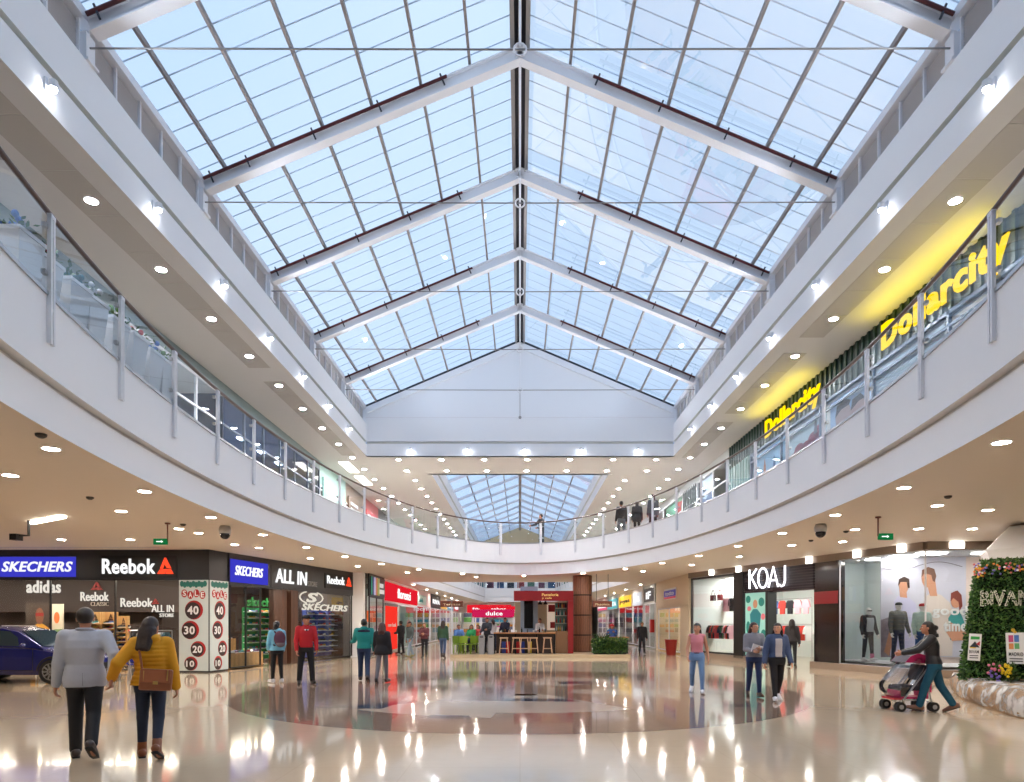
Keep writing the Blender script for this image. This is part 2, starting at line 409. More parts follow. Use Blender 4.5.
# ---------------------------------------------------------------- upper ceiling, cornices, gable
XO, XO2, YN, Y2S, Y2E = 6.9, 4.46, -2.0, 33.95, 74.0
def slab(b, x0, x1, y0, y1, z): b.add([(x0,y0,z),(x1,y0,z),(x1,y1,z),(x0,y1,z)], [(0,1,2,3)])
b = MB()
slab(b, -22, -XO, -8.6, YE, ZS); slab(b, XO, 22, -8.6, YE, ZS); slab(b, -XO, XO, -8.6, YN, ZS); slab(b, -22, 22, YE, Y2S, ZS)
slab(b, -22, -XO2, Y2S, Y2E, ZS); slab(b, XO2, 22, Y2S, Y2E, ZS); slab(b, -22, 22, Y2E, 85, ZS)
build(b, 'ceiling_upper', soffit_up, kind='structure', label='warm grey upper ceiling round the skylights', recalc=False)
R = lambda z: H + z
def cornice(b, x, y0, y1, hi, s):
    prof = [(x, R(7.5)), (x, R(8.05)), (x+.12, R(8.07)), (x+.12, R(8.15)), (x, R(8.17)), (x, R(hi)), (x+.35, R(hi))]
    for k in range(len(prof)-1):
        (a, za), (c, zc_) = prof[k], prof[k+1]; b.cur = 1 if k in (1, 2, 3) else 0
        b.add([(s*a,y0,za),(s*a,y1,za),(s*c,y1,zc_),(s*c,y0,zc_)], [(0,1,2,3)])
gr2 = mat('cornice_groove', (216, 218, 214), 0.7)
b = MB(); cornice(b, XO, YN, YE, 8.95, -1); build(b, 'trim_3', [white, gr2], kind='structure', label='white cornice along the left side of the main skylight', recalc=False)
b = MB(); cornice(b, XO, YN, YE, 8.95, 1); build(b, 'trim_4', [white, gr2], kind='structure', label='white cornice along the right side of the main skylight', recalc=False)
RZ, EZ = 12.76, 9.84                       # ridge and eaves above the eye
def roof_z(x, e=XO, ez=EZ, rz=RZ): return R(rz - (rz - ez)*abs(x)/e)
b = MB()
b.box((-XO, YE, R(7.5)), (XO, YE+.2, R(8.05))); b.box((-XO, YE+.12, R(8.05)), (XO, YE+.3, R(8.17)), 1)
b.prism([(-XO-.3, R(8.17)), (XO+.3, R(8.17)), (XO+.3, R(EZ)-.15), (0, R(RZ)), (-XO-.3, R(EZ)-.15)], YE, YE+.25)
b.cur = 0
for s in (-1, 1):                           # raised verge along the gable slope
    b.bar((0, YE-.04, R(RZ)-.30), (s*XO, YE-.04, R(EZ)-.30), 0.10, 0.26)
b.cur = 2
for s in (-1, 1): b.bar((0, YE-.02, R(RZ)-.10), (s*XO, YE-.02, R(EZ)-.10), 0.06, 0.10)
build(b, 'wall_gable', [white_wall, gr2, dark_gap], kind='structure', label='white gable wall at the far end of the main skylight')
b = MB(); b.prism([(-XO-.3, R(7.5)), (XO+.3, R(7.5)), (XO+.3, R(EZ)-.1), (0, R(RZ)), (-XO-.3, R(EZ)-.1)], YN-.25, YN)
build(b, 'wall_near_gable', white_wall, kind='structure')
b = MB()
for s in (-1, 1):
    for (xa, za), (xb, zb) in (((XO2, ZS), (XO2, R(8.0))), ((XO2-.08, R(8.05)), (XO2-.08, R(8.75)))):
        b.add([(s*xa,Y2S,za),(s*xa,Y2E,za),(s*xb,Y2E,zb),(s*xb,Y2S,zb)], [(0,1,2,3)])
    b.cur = 1; b.add([(s*XO2,Y2S,R(8.0)),(s*XO2,Y2E,R(8.0)),(s*(XO2-.08),Y2E,R(8.05)),(s*(XO2-.08),Y2S,R(8.05))], [(0,1,2,3)]); b.cur = 0
b.prism([(-XO2-.2, ZS), (XO2+.2, ZS), (XO2+.2, R(8.8)), (0, R(10.6)), (-XO2-.2, R(8.8))], Y2S-.25, Y2S)
build(b, 'trim_5', [white, gr2], kind='structure', label='white cornice round the far skylight', recalc=False)
b = MB(); b.prism([(-XO2-.2, ZS), (XO2+.2, ZS), (XO2+.2, R(8.8)), (0, R(10.6)), (-XO2-.2, R(8.8))], Y2E, Y2E+.2)
build(b, 'wall_far_gable', mat('beige_gable', (214, 190, 150), 0.6), kind='structure', label='beige gable at the far end of the second skylight')

# ---------------------------------------------------------------- glazing
RAFT = [14.7 + 3.93*k for k in range(-4, 5)]        # -1.0 .. 30.4
RAFT = [y for y in RAFT if YN < y < YE]
for s, nm, lab in ((-1, 'window_1', 'left slope of the main skylight'), (1, 'window_2', 'right slope of the main skylight')):
    root = empty(nm, (s*XO/2, 14, R(EZ)), kind='structure', label=lab)
    b = MB(); xs = [0, s*1.1, s*2.17, s*3.24, s*4.32, s*5.4, s*6.45, s*(XO+.4)]
    for i in range(len(xs)-1):
        b.add([(xs[i], YN, roof_z(xs[i])), (xs[i+1], YN, roof_z(xs[i+1])), (xs[i+1], YE, roof_z(xs[i+1])), (xs[i], YE, roof_z(xs[i]))], [(0,1,2,3)])
    build(b, 'roof_sheet', roof_glass, root, kind='structure', recalc=False)
    for x in xs[1:-1]:
        b = MB(); b.box((x-.028, YN, roof_z(x)-.11), (x+.028, YE, roof_z(x)-.01)); build(b, 'glazing_bar', bar_grey, root, kind='structure')
    b = MB(); y = YN + 0.3
    while y < YE - .2:
        b.bar((s*0.1, y, roof_z(.1)+.02), (s*(XO+.38), y, roof_z(XO+.38)+.02), 0.022, 0.012); y += 0.56
    build(b, 'sheet_joint', joint_blue, root, kind='structure')
b = MB()
for x in (-.17, .17): b.box((x-.045, YN, R(RZ)-.24), (x+.045, YE, R(RZ)-.06))
b.cur = 1; b.box((-.13, YN, R(RZ)-.06), (.13, YE, R(RZ)-.02)); b.cur = 2
b.box((-.03, YN, R(RZ)-.20), (.03, YE, R(RZ)-.07))
build(b, 'trim_6', [grey_steel, dark_gap, steel_white], kind='structure', label='ridge beam of the main skylight')
for s in (-1, 1):
    b = MB()
    b.box((s*(XO+.02), YN, R(9.62)), (s*(XO+.22), YE, R(9.78)))
    build(b, 'trim_7', steel_white, kind='structure', label='%s eaves beam of the main skylight' % ('left' if s < 0 else 'right'))
ys = YN + .0
for i, y in enumerate(RAFT + [YE - .02]):
    # the vent grilles between two beams
    y0 = (RAFT[i-1] if i else YN) + .12; y1 = y - .12
    for s in (-1, 1):
        g = empty('vent_grille', (s*(XO+.15), (y0+y1)/2, R(8.95)), 'grey louvred vent grille above the %s cornice, %s bay from the near end' % ('left' if s < 0 else 'right', ordw(i)), 'vent', 'vent grilles under the skylight eaves')
        n = 5; w = (y1 - y0)/n; b = MB()
        for k in range(14): z = R(8.97) + k*.046; b.bar((s*(XO+.15), y0, z), (s*(XO+.15), y1, z), 0.03, 0.012, up=(s*.5, 0, .8))
        build(b, 'louvre', mat('louvre_grey', (196, 196, 200), .5), g)
        for k in range(n+1):
            b = MB(); b.box((s*(XO+.10), y0+k*w-.02, R(8.95)), (s*(XO+.19), y0+k*w+.02, R(9.62))); build(b, 'mullion', steel_white, g)
        b = MB(); b.box((s*(XO+.20), y0, R(8.95)), (s*(XO+.22), y1, R(9.62))); build(b, 'backing', mat('grille_backing', (214, 217, 220), .6), g)
for i, y in enumerate(RAFT):
    e = empty('roof_beam', (0, y, R(EZ)), 'white roof beam pair with dark red pipe, %s from the near end' % ordw(i), 'beam', 'roof beams under the main skylight')
    for s in (-1, 1):
        p = Vector((0, y, R(RZ)-.15)); q = Vector((s*(XO+.05), y, R(EZ)-.15)); b = MB()
        d = (q-p).normalized(); nn = Vector((-d.z*s, 0, d.x*s)); nn = nn if nn.z > 0 else -nn
        b.bar(p - nn*.13, q - nn*.13, 0.07, 0.26, up=nn); b.bar(p - nn*.265, q - nn*.265, 0.22, 0.03, up=nn); b.bar(p - nn*.01, q - nn*.01, 0.22, 0.03, up=nn)
        build(b, 'rafter', steel_white, e)
        b = MB(); a = p + d*1.75 - nn*.05 + Vector((0, -.14, 0)); c = q - d*.05 - nn*.05 + Vector((0, -.14, 0))
        b.tube([a, c], 0.034, 8); fp = build(b, 'fire_pipe', red_pipe_m, e)
        b = MB()
        for t in (0.02, .28, .55, .82, .97): m = a.lerp(c, t); b.bar(m + nn*.10, m - nn*.16, 0.035, 0.03, up=(0,1,0))
        build(b, 'pipe_hanger', dark_gap, fp)
        b = MB(); b.box((s*(XO-.0), y-.11, R(8.95)), (s*(XO+.14), y+.11, R(EZ)-.42)); b.box((s*(XO-.05), y-.14, R(8.95)), (s*(XO+.16), y+.14, R(8.99)))
        build(b, 'foot_post', steel_white, e)
    t = empty('tie_rod', (0, y, R(9.2)), 'thin steel tie rod spanning the skylight, %s from the near end' % ordw(i), 'rod', 'tie rods under the main skylight')
    b = MB(); b.tube([(-XO, y-.02, R(9.22)), (0, y-.02, R(9.2)), (XO, y-.02, R(9.22))], 0.015, 6); build(b, 'rod', grey_steel, t)
    b = MB(); b.tube([(0, y-.02, R(9.24)), (0, y-.02, R(RZ)-.5)], 0.014, 6); build(b, 'hanger', steel_white, t)
    b = MB(); b.tube([(.10*math.cos(a), y-.02, R(9.2)+.10*math.sin(a)) for a in np.linspace(0, 2*PI, 13)[:-1]], 0.02, 6, closed=True); build(b, 'ring', steel_white, t)
y = YE - .12
t = empty('tie_rod', (0, y, R(9.2)), 'thin steel tie rod right in front of the white gable wall', 'rod', 'tie rods under the main skylight')
b = MB(); b.tube([(-XO, y, R(9.2)), (XO, y, R(9.2))], 0.016, 6); build(b, 'rod', steel_white, t)
b = MB(); b.tube([(0, y, R(9.2)), (0, y, R(RZ)-.5)], 0.012, 6); build(b, 'hanger', grey_steel, t)
b = MB(); b.ball((0, y, R(9.2)), .07); build(b, 'node', grey_steel, t)
# far skylight
RZ2, EZ2 = 10.5, 8.75
for s, nm, lab in ((-1, 'window_3', 'left slope of the far skylight'), (1, 'window_4', 'right slope of the far skylight')):
    root = empty(nm, (s*2, 50, R(EZ2)), kind='structure', label=lab)
    rz2 = lambda x: roof_z(x, XO2, EZ2, RZ2)
    b = MB(); b.add([(0, Y2S, rz2(0)), (s*(XO2+.2), Y2S, rz2(XO2+.2)), (s*(XO2+.2), Y2E, rz2(XO2+.2)), (0, Y2E, rz2(0))], [(0,1,2,3)]); build(b, 'roof_sheet', roof_glass, root, kind='structure', recalc=False)
    b = MB()
    for x in (1.1, 2.2, 3.3): b.box((s*x-.03, Y2S, rz2(x)-.12), (s*x+.03, Y2E, rz2(x)-.02))
    build(b, 'glazing_bar', bar_grey, root, kind='structure')
for i in range(13):
    y = 34.9 + 3.05*i; e = empty('roof_beam', (0, y, R(EZ2)), 'pale steel roof beam pair of the far skylight, %s from its near end' % ordw(i), 'beam', 'roof beams under the far skylight')
    for s in (-1, 1):
        b = MB(); b.bar((0, y, R(RZ2)-.13), (s*XO2, y, R(EZ2)-.13), 0.08, 0.17); b.bar((0, y, R(RZ2)-.22), (s*XO2, y, R(EZ2)-.22), 0.13, 0.02); build(b, 'rafter', mat('blue_white_steel', (222, 227, 240), .5), e)
b = MB(); b.box((-.1, Y2S, R(RZ2)-.25), (.1, Y2E, R(RZ2)-.03)); build(b, 'trim_8', grey_steel, kind='structure', label='ridge beam of the far skylight')
# ================================================================ glass railing round the gallery edge
RAILZ = H + 4.78
def s_px(px):
    """arc length of the far point of the edge in the direction of the photograph's column px"""
    r = (px - VX)/F; a = (r/EA)**2 + 1/EB**2; b_ = -2*EY0/EB**2; c_ = (EY0/EB)**2 - 1
    Y = (-b_ + math.sqrt(b_*b_ - 4*a*c_))/(2*a); t = math.atan2((Y-EY0)/EB, r*Y/EA)
    return s_at_t(t if t > -PI/2 else t + 2*PI)
sR, sL = s_px(994), s_px(49)
step = (sL - sR)/27
nR = int(sR/step)
NPOST = nR + 28 + int((PER - sL)/step)
s0 = sR - nR*step
rail = empty('glass_railing', (0, EY0, ZF2), 'curved glass railing with white posts and bronze handrail round the gallery edge', 'railing')
for i in range(NPOST):
    sa = s0 + i*step; gap = step if i < NPOST-1 else PER - step*(NPOST-1); t = t_at(sa); x, y = ell(t); x2, y2 = ell(t, 0.06); nx, ny = x2 - x, y2 - y; l = math.hypot(nx, ny); nx /= l; ny /= l
    tx, ty = -ny, nx
    M = Matrix(((tx, nx, 0, x), (ty, ny, 0, y), (0, 0, 1, 0), (0, 0, 0, 1)))
    b = MB(M)                                              # twin flat bars clamped to the fascia's face
    b.box((-.055, -.045, ZF2-.52), (-.012, -.003, RAILZ-.06)); b.box((.012, -.045, ZF2-.52), (.055, -.003, RAILZ-.06))
    b.box((-.055, -.05, RAILZ-.10), (.055, .0, RAILZ-.05))
    for z in (ZF2-.45, ZF2-.12, ZF2+.35, ZF2+.75): b.box((-.013, -.04, z-.02), (.013, .0, z+.02))
    p = build(b, 'post', steel_white, rail)
    b = MB(M)
    for z in (ZF2+.28, ZF2+.82):
        for sx in (-1, 1): b.box((sx*.05, -.015, z-.025), (sx*.12, .035, z+.025))
    build(b, 'glass_clamp', chrome, p)
    m = 6; vs = []; fs = []
    for k in range(m+1):
        q = t_at(sa + .09 + (gap-.18)*k/m); a = ell(q, .0); c = ell(q, .012)
        for e in (a, c): vs += [(e[0], e[1], ZF2+.07), (e[0], e[1], RAILZ-.06)]
    for k in range(m): o = 4*k; fs += [(o, o+1, o+5, o+4)]
    b = MB(); b.add(vs, fs); build(b, 'glass_panel', rail_glass, rail, smooth=True, recalc=False)
b = MB(); b.tube([(*ell(t_at(s0 + PER*k/200), .02), RAILZ) for k in range(200)], 0.032, 8, closed=True); build(b, 'handrail', rail_dark, rail, smooth=True)
b = MB(); vs = []; fs = []
for k in range(NE):
    t = 2*PI*k/NE
    for o, z in ((-.02, ZF2+.03), (-.02, ZF2+.075), (.03, ZF2+.075), (.03, ZF2+.03)): vs.append((*ell(t, o), z))
for k in range(NE):
    j = (k+1) % NE
    for q in range(4): fs.append((4*k+q, 4*k+(q+1) % 4, 4*j+(q+1) % 4, 4*j+q))
b.add(vs, fs); build(b, 'base_channel', chrome, rail, smooth=False)
# far gallery railings
for s in (-1, 1):
    e = empty('glass_railing', (s*(XA-.1), Y2+2, ZF2), 'straight glass railing along the %s gallery edge of the far atrium' % ('left' if s < 0 else 'right'), 'railing')
    b = MB(); b.add([(s*(XA-.08),Y2,ZF2),(s*(XB-.08),Y3,ZF2),(s*(XB-.08),Y3,RAILZ-.05),(s*(XA-.08),Y2,RAILZ-.05)], [(0,1,2,3)]); build(b, 'glass_panel', rail_glass, e, recalc=False)
    b = MB(); b.tube([(s*(XA-.08),Y2,RAILZ),(s*(XB-.08),Y3,RAILZ)], .03); build(b, 'handrail', rail_dark, e)
    for k in range(18):
        f = (k+.5)/18; x = s*(XA-.1+(XB-XA)*f); y = Y2+(Y3-Y2)*f; b = MB(); b.box((x-.05, y-.03, ZF2-.4), (x+.02, y+.03, RAILZ)); build(b, 'post', steel_white, e)
e = empty('glass_railing', (0, Y3-.1, ZF2), 'short glass railing across the far end of the far atrium', 'railing')
b = MB(); b.box((-XB, Y3-.16, RAILZ-.03), (XB, Y3-.1, RAILZ+.03)); build(b, 'handrail', rail_dark, e)
b = MB(); b.add([(-XB,Y3-.12,ZF2+.05),(XB,Y3-.12,ZF2+.05),(XB,Y3-.12,RAILZ),(-XB,Y3-.12,RAILZ)], [(0,1,2,3)]); build(b, 'glass_panel', rail_glass, e, recalc=False)

# ================================================================ downlights
def make_down(name, r, glow, z):
    e = empty(name, (0, 0, z))
    b = MB(); n = 18; vs = []; fs = []
    for k in range(n):
        a = 2*PI*k/n; c, s = math.cos(a), math.sin(a)
        vs += [(c*r*1.22, s*r*1.22, z), (c*r*1.22, s*r*1.22, z-.012), (c*r, s*r, z-.014), (c*r, s*r, z)]
    for k in range(n):
        j = (k+1) % n
        for q in range(3): fs.append((4*k+q, 4*k+q+1, 4*j+q+1, 4*j+q))
    b.add(vs, fs); build(b, 'trim_ring', white, e)
    b = MB(); vs = [(math.cos(2*PI*k/n)*r, math.sin(2*PI*k/n)*r, z-.006) for k in range(n)]; b.add(vs, [tuple(range(n-1, -1, -1))]); build(b, 'lamp_disc', glow, e, recalc=False)
    return e
_protos = {}
def down(x, y, z, kind, label, group):
    spec = {'low': (.10, DOWN), 'up': (.10, DOWN_UP)}[kind]
    if kind not in _protos:
        e = make_down('downlight', spec[0], spec[1], z); _protos[kind] = e; e.location = (x, y, z); props(e, label, 'light', group)
    else:
        e = clone(_protos[kind], (x, y, z), label=label, group=group)
    return e
G1 = 'downlights along the balcony edge in the lower ceiling'
# first ring: 0.5 m outside the gallery edge
n1 = 30; st = PER/n1
sidew = lambda x: 'left' if x < 0 else 'right'
sLD = s_at_t(PI - math.asin((8.9-EY0)/EB)); sRD = s_at_t(math.asin((8.6-EY0)/EB))
def ring_row(off, gap, ph, group, what, ymin=1.5, filt=None):
    pts = []; n = round((sLD - sRD)/gap); g_ = (sLD - sRD)/n
    for i in range(-3, n+4):
        x, y = ell(t_at(sRD + g_*(i+ph)), off)
        if y > ymin and abs(x) < 17 and (filt is None or filt(x, y)): pts.append((x, y))
    for s in (-1, 1):
        row = sorted([p for p in pts if (p[0] < 0) == (s < 0)], key=lambda p: p[1])
        for k, (x, y) in enumerate(row): down(x, y, ZC, 'low', '%s round downlight from the near end %s on the %s' % (ordw(k), what, sidew(x)), group)
ring_row(.5, 2.85, 0, G1, 'along the balcony edge', 4)
ring_row(2.0, 3.2, .45, 'downlights in the second ring of the lower ceiling', 'in the second ceiling ring', 5)
cnt = {}
for x, y in [(-8.3,16.3),(-10.2,14.6),(-12.6,18.4),(-10.7,18.4),(-15.6,18.6),(-14.2,14.8),(-8.35,19.6),(9.5,13.6),(9.7,16.3),(11.0,16.3),(12.6,13.4),(13.5,17.3),(9.1,18.9),(-11.9,10.8),(12.2,10.0)]:
    k = cnt.get(x < 0, 0); cnt[x < 0] = k+1
    down(x, y, ZC, 'low', '%s round downlight in the wide %s ceiling before the shop windows' % (ordw(k), sidew(x)), 'downlights in the wide lower ceiling')
for s, xs in ((-1, -6.35), (1, 7.2)):
    for k in range(6):
        down(xs, 40.0 + 5.6*k, ZC, 'low', '%s round downlight from the near end over the far %s corridor' % (ordw(k), sidew(s)), 'downlights over the far corridors')
# grey panel strips with downlights in the upper ceiling
for s in (-1, 1):
    segs = [(2.5, 19.7), (20.8, 30.0)] if s < 0 else [(2.5, 17.6), (18.6, 24.0), (25.0, 30.4)]
    for k, (a, c) in enumerate(segs):
        e = empty('ceiling_panel_strip', (s*7.65, (a+c)/2, ZS), 'grey panel strip in the %s upper ceiling, %s from the near end' % (sidew(s), ordw(k)), 'ceiling panel', 'grey panel strips in the upper ceiling')
        n = max(1, round((c-a)/1.25)); w = (c-a)/n
        for q in range(n):
            b = MB(); b.box((s*7.33, a+q*w+.008, ZS-.006), (s*7.97, a+(q+1)*w-.008, ZS+.02)); build(b, 'panel', strip_grey, e)
    for k in range(24):
        y = 4.95 + 2.31*k
        if 5 < y < 60 : down(s*(7.6 if s < 0 else 7.72), y, ZS - (.008 if y < 30.3 else 0), 'up', '%s round downlight from the near end in the %s grey ceiling strip' % (ordw(k), sidew(s)), 'downlights in the grey ceiling strips')
for r, y in enumerate((30.75, 33.0)):
    for k in range(7):
        down(.33 + 1.97*(k-3), y, ZS, 'up', '%s round downlight of the %s row between the two skylights' % (ordw(k), ('front', 'back')[r]), 'downlights between the two skylights')
for s in (-1, 1):
    for k in range(15): down(s*5.5, 35.2 + 2.2*k, ZS, 'up', '%s round downlight from the near end beside the far skylight, %s side' % (ordw(k), sidew(s)), 'downlights beside the far skylight')
# spot fittings on the cornice
VAULT_FILL = 150.0
def spot(x, y, z, dx, dy, label):
    e = empty('wall_spotlight', (x, y, z), label, 'spotlight', 'small spotlights on the cornice')
    b = MB(); b.box((x - abs(dx)*.0 - .05 if dx == 0 else min(x, x+dx*.03), y-.05 if dx else y-.03, z-.09), (x+.05 if dx == 0 else max(x, x+dx*.03), y+.05 if dx else y, z+.09)); build(b, 'wall_plate', steel_white, e)
    c = Vector((x + dx*.11, y + dy*.11, z)); b = MB(); b.tube([c + Vector((0,0,-.05)), c + Vector((0,0,.06))], .06, 10); build(b, 'lamp_body', steel_white, e)
    b = MB(); b.ball((c.x, c.y, c.z-.07), (.05, .05, .04)); build(b, 'lamp_glow', SPOT, e)
    L = bpy.data.lights.new('lamp', 'SPOT'); L.energy = VAULT_FILL; L.color = (.80, .88, 1.0); L.spot_size = 1.7; L.spot_blend = .6; L.shadow_soft_size = .06  # cool upward beam added at each fitting to brighten beams and gable
    lo = bpy.data.objects.new('lamp', L); COL.objects.link(lo); lo.parent = e; lo.location = (dx*.24, dy*.24, .10)
    lo.rotation_euler = Vector((dx*1.3, dy*1.3 + .25*(dx != 0), 1)).to_track_quat('-Z', 'Y').to_euler()
for s in (-1, 1):
    for k in range(8): spot(s*6.9, 6.9 + 2.85*k, R(7.83), -s, 0, 'small white spotlight on the %s cornice, %s from the near end' % (sidew(s), ordw(k)))
for k in range(5): spot(.2 + 2.55*(k-2), YE, R(7.8), 0, -1, 'small white spotlight on the far cornice under the gable, %s from the left' % ordw(k))
# small things hanging from the lower ceiling
ex_green = lamp('exit_green', (24, 120, 64), 0.55); ex_white = lamp('exit_white', (240, 250, 240), 1.2)
for (x, y, sx, lab) in ((-8.1, 15.4, -1, 'green exit sign hanging from the lower ceiling at the left'), (7.75, 14.5, 1, 'green exit sign hanging from the lower ceiling at the right')):
    e = empty('exit_sign', (x, y, ZC-.5), lab, 'sign', 'hanging exit signs')
    b = MB(); b.tube([(x, y, ZC), (x, y, ZC-.42)], .018, 6); b.lathe((x, y, ZC-.03), [(.06, 0), (.06, .03)], 10); build(b, 'stem', mat('rust_stem', (96, 48, 40), .5), e)
    b = MB(); b.box((min(x, x+sx*.32), y-.02, ZC-.5), (max(x, x+sx*.32), y+.02, ZC-.36)); build(b, 'sign_box', ex_green, e)
    b = MB(); xc = x+sx*.16; b.box((xc-.09, y-.024, ZC-.44), (xc+.02, y-.021, ZC-.42)); b.prism([(xc+.02, ZC-.46), (xc+.07, ZC-.43), (xc+.02, ZC-.40)], y-.024, y-.021); build(b, 'arrow', ex_white, e)
for (x, y, lab) in ((-7.0, 15.9, 'dome camera under the lower ceiling at the left'), (7.0, 15.6, 'dome camera under the lower ceiling at the right')):
    e = empty('dome_camera', (x, y, ZC-.3), lab, 'camera', 'ceiling dome cameras')
    b = MB(); b.lathe((x, y, ZC-.18), [(.13, 0), (.14, .1), (.11, .18)], 16); build(b, 'housing', mat('camera_grey', (176, 172, 168), .4), e, smooth=True)
    b = MB(); b.ball((x, y, ZC-.19), (.12, .12, .13), 14, 8); build(b, 'dome', mat('smoked_dome', (26, 26, 30), .08), e, smooth=True)
x, y = -11.0, 15.0
e = empty('bracket_camera', (x, y, ZC-.4), 'black bullet camera on a bracket under the left ceiling', 'camera')
b = MB(); b.tube([(x, y, ZC), (x, y, ZC-.34), (x-.22, y, ZC-.34)], .03, 6); build(b, 'bracket', black, e)
b = MB(); b.cbox((x-.28, y, ZC-.38), (.16, .2, .14)); build(b, 'camera_body', black, e)
b = MB(); b.bar((-11.1, 15.2, ZC-.03), (-9.75, 14.3, ZC-.03), .13, .05); e = build(b, 'linear_light', lamp('linear_glow', (255, 244, 226), 9), label='bright linear light in the lower ceiling at the left', cat='light')
spk = mat('speaker_dark', (60, 54, 50), .5)
for k, (px, py) in enumerate(((41, 434), (90, 497), (183, 524), (948, 496), (811, 540), (846, 531))):
    Y = 2.3*F/(VY-py); X = (px-VX)*Y/F; b = MB(); b.lathe((X, Y, ZC-.05), [(.03, 0), (.06, .02), (.065, .05)], 12); build(b, 'smoke_detector', spk, label='small dark detector on the lower ceiling, %s of the %s side' % (ordw(k % 3), sidew(X)), cat='detector', group='small detectors on the lower ceiling')
# shallow light slots before the shop fronts
slot = mat('slot_paint', (196, 190, 190), .5)
# ================================================================ shop fronts, ground floor
wood_l = mat('light_wood', (196, 154, 98), 0.5, wave=('X', 6, .8)); wood_d = mat('dark_wood', (92, 60, 44), .45, wave=('X', 5, .75))
brown_wall = mat('brown_shop_wall', (54, 41, 37), .6); cream = mat('cream_wall', (220, 204, 176), .6); pale_blue = mat('pale_aqua_wall', (222, 232, 230), .6)
green_p = mat('green_shelf', (24, 130, 70), .45); blue_p = mat('blue_shelf', (58, 82, 170), .45)
stone = mat('stone_plinth', (150, 132, 116), .35, noise=.2, nscale=20)
SKB = lamp('blue_sign_light', (58, 58, 190), .75); WHT = lamp('white_letter_light', (255, 255, 255), .85); REDL = lamp('red_letter_light', (255, 70, 40), 1.1)
def pane(fr, u0, u1, z0, z1, d, nm, lab, frame=None, n=1, fw=.05):
    root = empty(nm, fr.w((u0+u1)/2, d, z0), kind='structure', label=lab)
    b = fr.mb(); b.add([(u0,d,z0),(u1,d,z0),(u1,d,z1),(u0,d,z1)], [(0,1,2,3)]); build(b, 'glass', shop_glass, root, kind='structure', recalc=False)
    if frame is not None:
        b = fr.mb()
        for k in range(n+1): u = u0 + (u1-u0)*k/n; b.box((u-fw/2, d-.03, z0), (u+fw/2, d+.03, z1))
        b.box((u0, d-.03, z0), (u1, d+.03, z0+fw)); b.box((u0, d-.03, z1-fw), (u1, d+.03, z1)); build(b, 'window_frame', frame, root, kind='structure')
    return root
def delta(b, u, z, w, h, d0, d1):
    """three-sided emblem of three slanted red bars round an empty middle"""
    for P in ([(0,0),(.42,0),(.62,.30),(.16,.26)], [(.50,.0),(1,0),(.84,.28),(.66,.28)], [(.86,.32),(.52,1),(.44,.62),(.60,.36)], [(.46,1),(.17,.32),(.34,.32),(.42,.56)]):
        b.prism([(u+w*a, z+h*c) for a, c in P], d0, d1)
def sign(fr, u0, u1, z0, z1, back, texts, label, d=-.08, th=.06, cat='sign', group=None, name='shop_sign'):
    """texts: list of (string, u, z, w, h, bold, shear, material)"""
    e = empty(name, fr.w((u0+u1)/2, d, z0), label, cat, group)
    b = fr.mb(); b.box((u0, d, z0), (u1, d+th, z1)); build(b, 'sign_board', back, e)
    for t in texts:
        b = fr.mb(); add_text(b, t[0], t[1], t[2], t[3], t[4], d-.03, d, t[5], t[6]); build(b, 'lettering', t[7], e)
    return e
def shell(fr, u0, u1, depth, m_back, m_floor=None, m_side=None, zc=3.5, panels=3, name='wall_shop', plevel=None, sides=(1, 1), back=None):
    b = fr.mb(); b.box(((back or (u0, u1))[0], depth, 0), ((back or (u0, u1))[1], depth+.1, ZC)); build(b, name, m_back, kind='structure')
    for u, on in ((u0, sides[0]), (u1, sides[1])):
        if not on: continue
        b = fr.mb(); b.box((u-.04, 0.1, 0), (u+.04, depth, ZC)); build(b, name, m_side or m_back, kind='structure')
    b = fr.mb(); b.box((u0, 0.06, zc), (u1, depth, zc+.05)); build(b, 'ceiling_shop', mat('shop_ceiling', (120, 108, 100), .6), kind='structure')
    n = panels
    for k in range(n):
        u = u0 + (u1-u0)*(k+.5)/n; b = fr.mb(); b.box((u-.5, depth*.35, zc-.03), (u+.5, depth*.35+.5, zc-.005))
        build(b, 'ceiling_light', plevel or PANEL, label='%s light panel in the shop ceiling %s' % (ordw(k), shell.what), cat='light', group='light panels in the shops')
def spots(fr, us, d, z, what):
    for k, u in enumerate(us):
        b = fr.mb(); b.ball((u, d, z), .055, 8, 5); build(b, 'track_spot', lamp('track_spot_glow', (255, 236, 200), 28), label='%s small spot lamp from the left in the shop %s' % (ordw(k), what), cat='light', group='spot lamps in the shops')
# --- a shoe (one mesh, copied)
def shoe_mesh(name, m_up, m_sole):
    b = MB(); L = .28
    sec = [(0, .034, .085), (.05, .038, .095), (.11, .036, .085), (.17, .042, .062), (.23, .042, .045), (.275, .022, .028)]
    vs = []; fs = []
    for x, w, h in sec:
        for a, c in ((-1, .018), (-1.05, h*.55), (-.55, h), (.55, h), (1.05, h*.55), (1, .018)): vs.append((w*a, x, c))
    for i in range(len(sec)-1):
        for k in range(6): fs.append((i*6+k, i*6+(k+1) % 6, (i+1)*6+(k+1) % 6, (i+1)*6+k))
    fs += [tuple(range(5, -1, -1)), tuple((len(sec)-1)*6+k for k in range(6))]
    b.add(vs, fs, 0); b.cur = 1
    b.prism([(-.036, 0), (.036, 0), (.045, .18), (.03, .285), (-.03, .285), (-.045, .18)], 0, .02, axis='Z')
    return b
SHOE_COLS = [((40,40,46),(230,230,230)), ((230,230,232),(60,60,70)), ((52,88,160),(240,240,240)), ((200,70,60),(240,240,240)), ((120,120,126),(220,220,90)), ((30,130,140),(240,240,240)), ((190,160,60),(250,250,250)), ((90,60,110),(240,240,240))]
shoe_protos = []
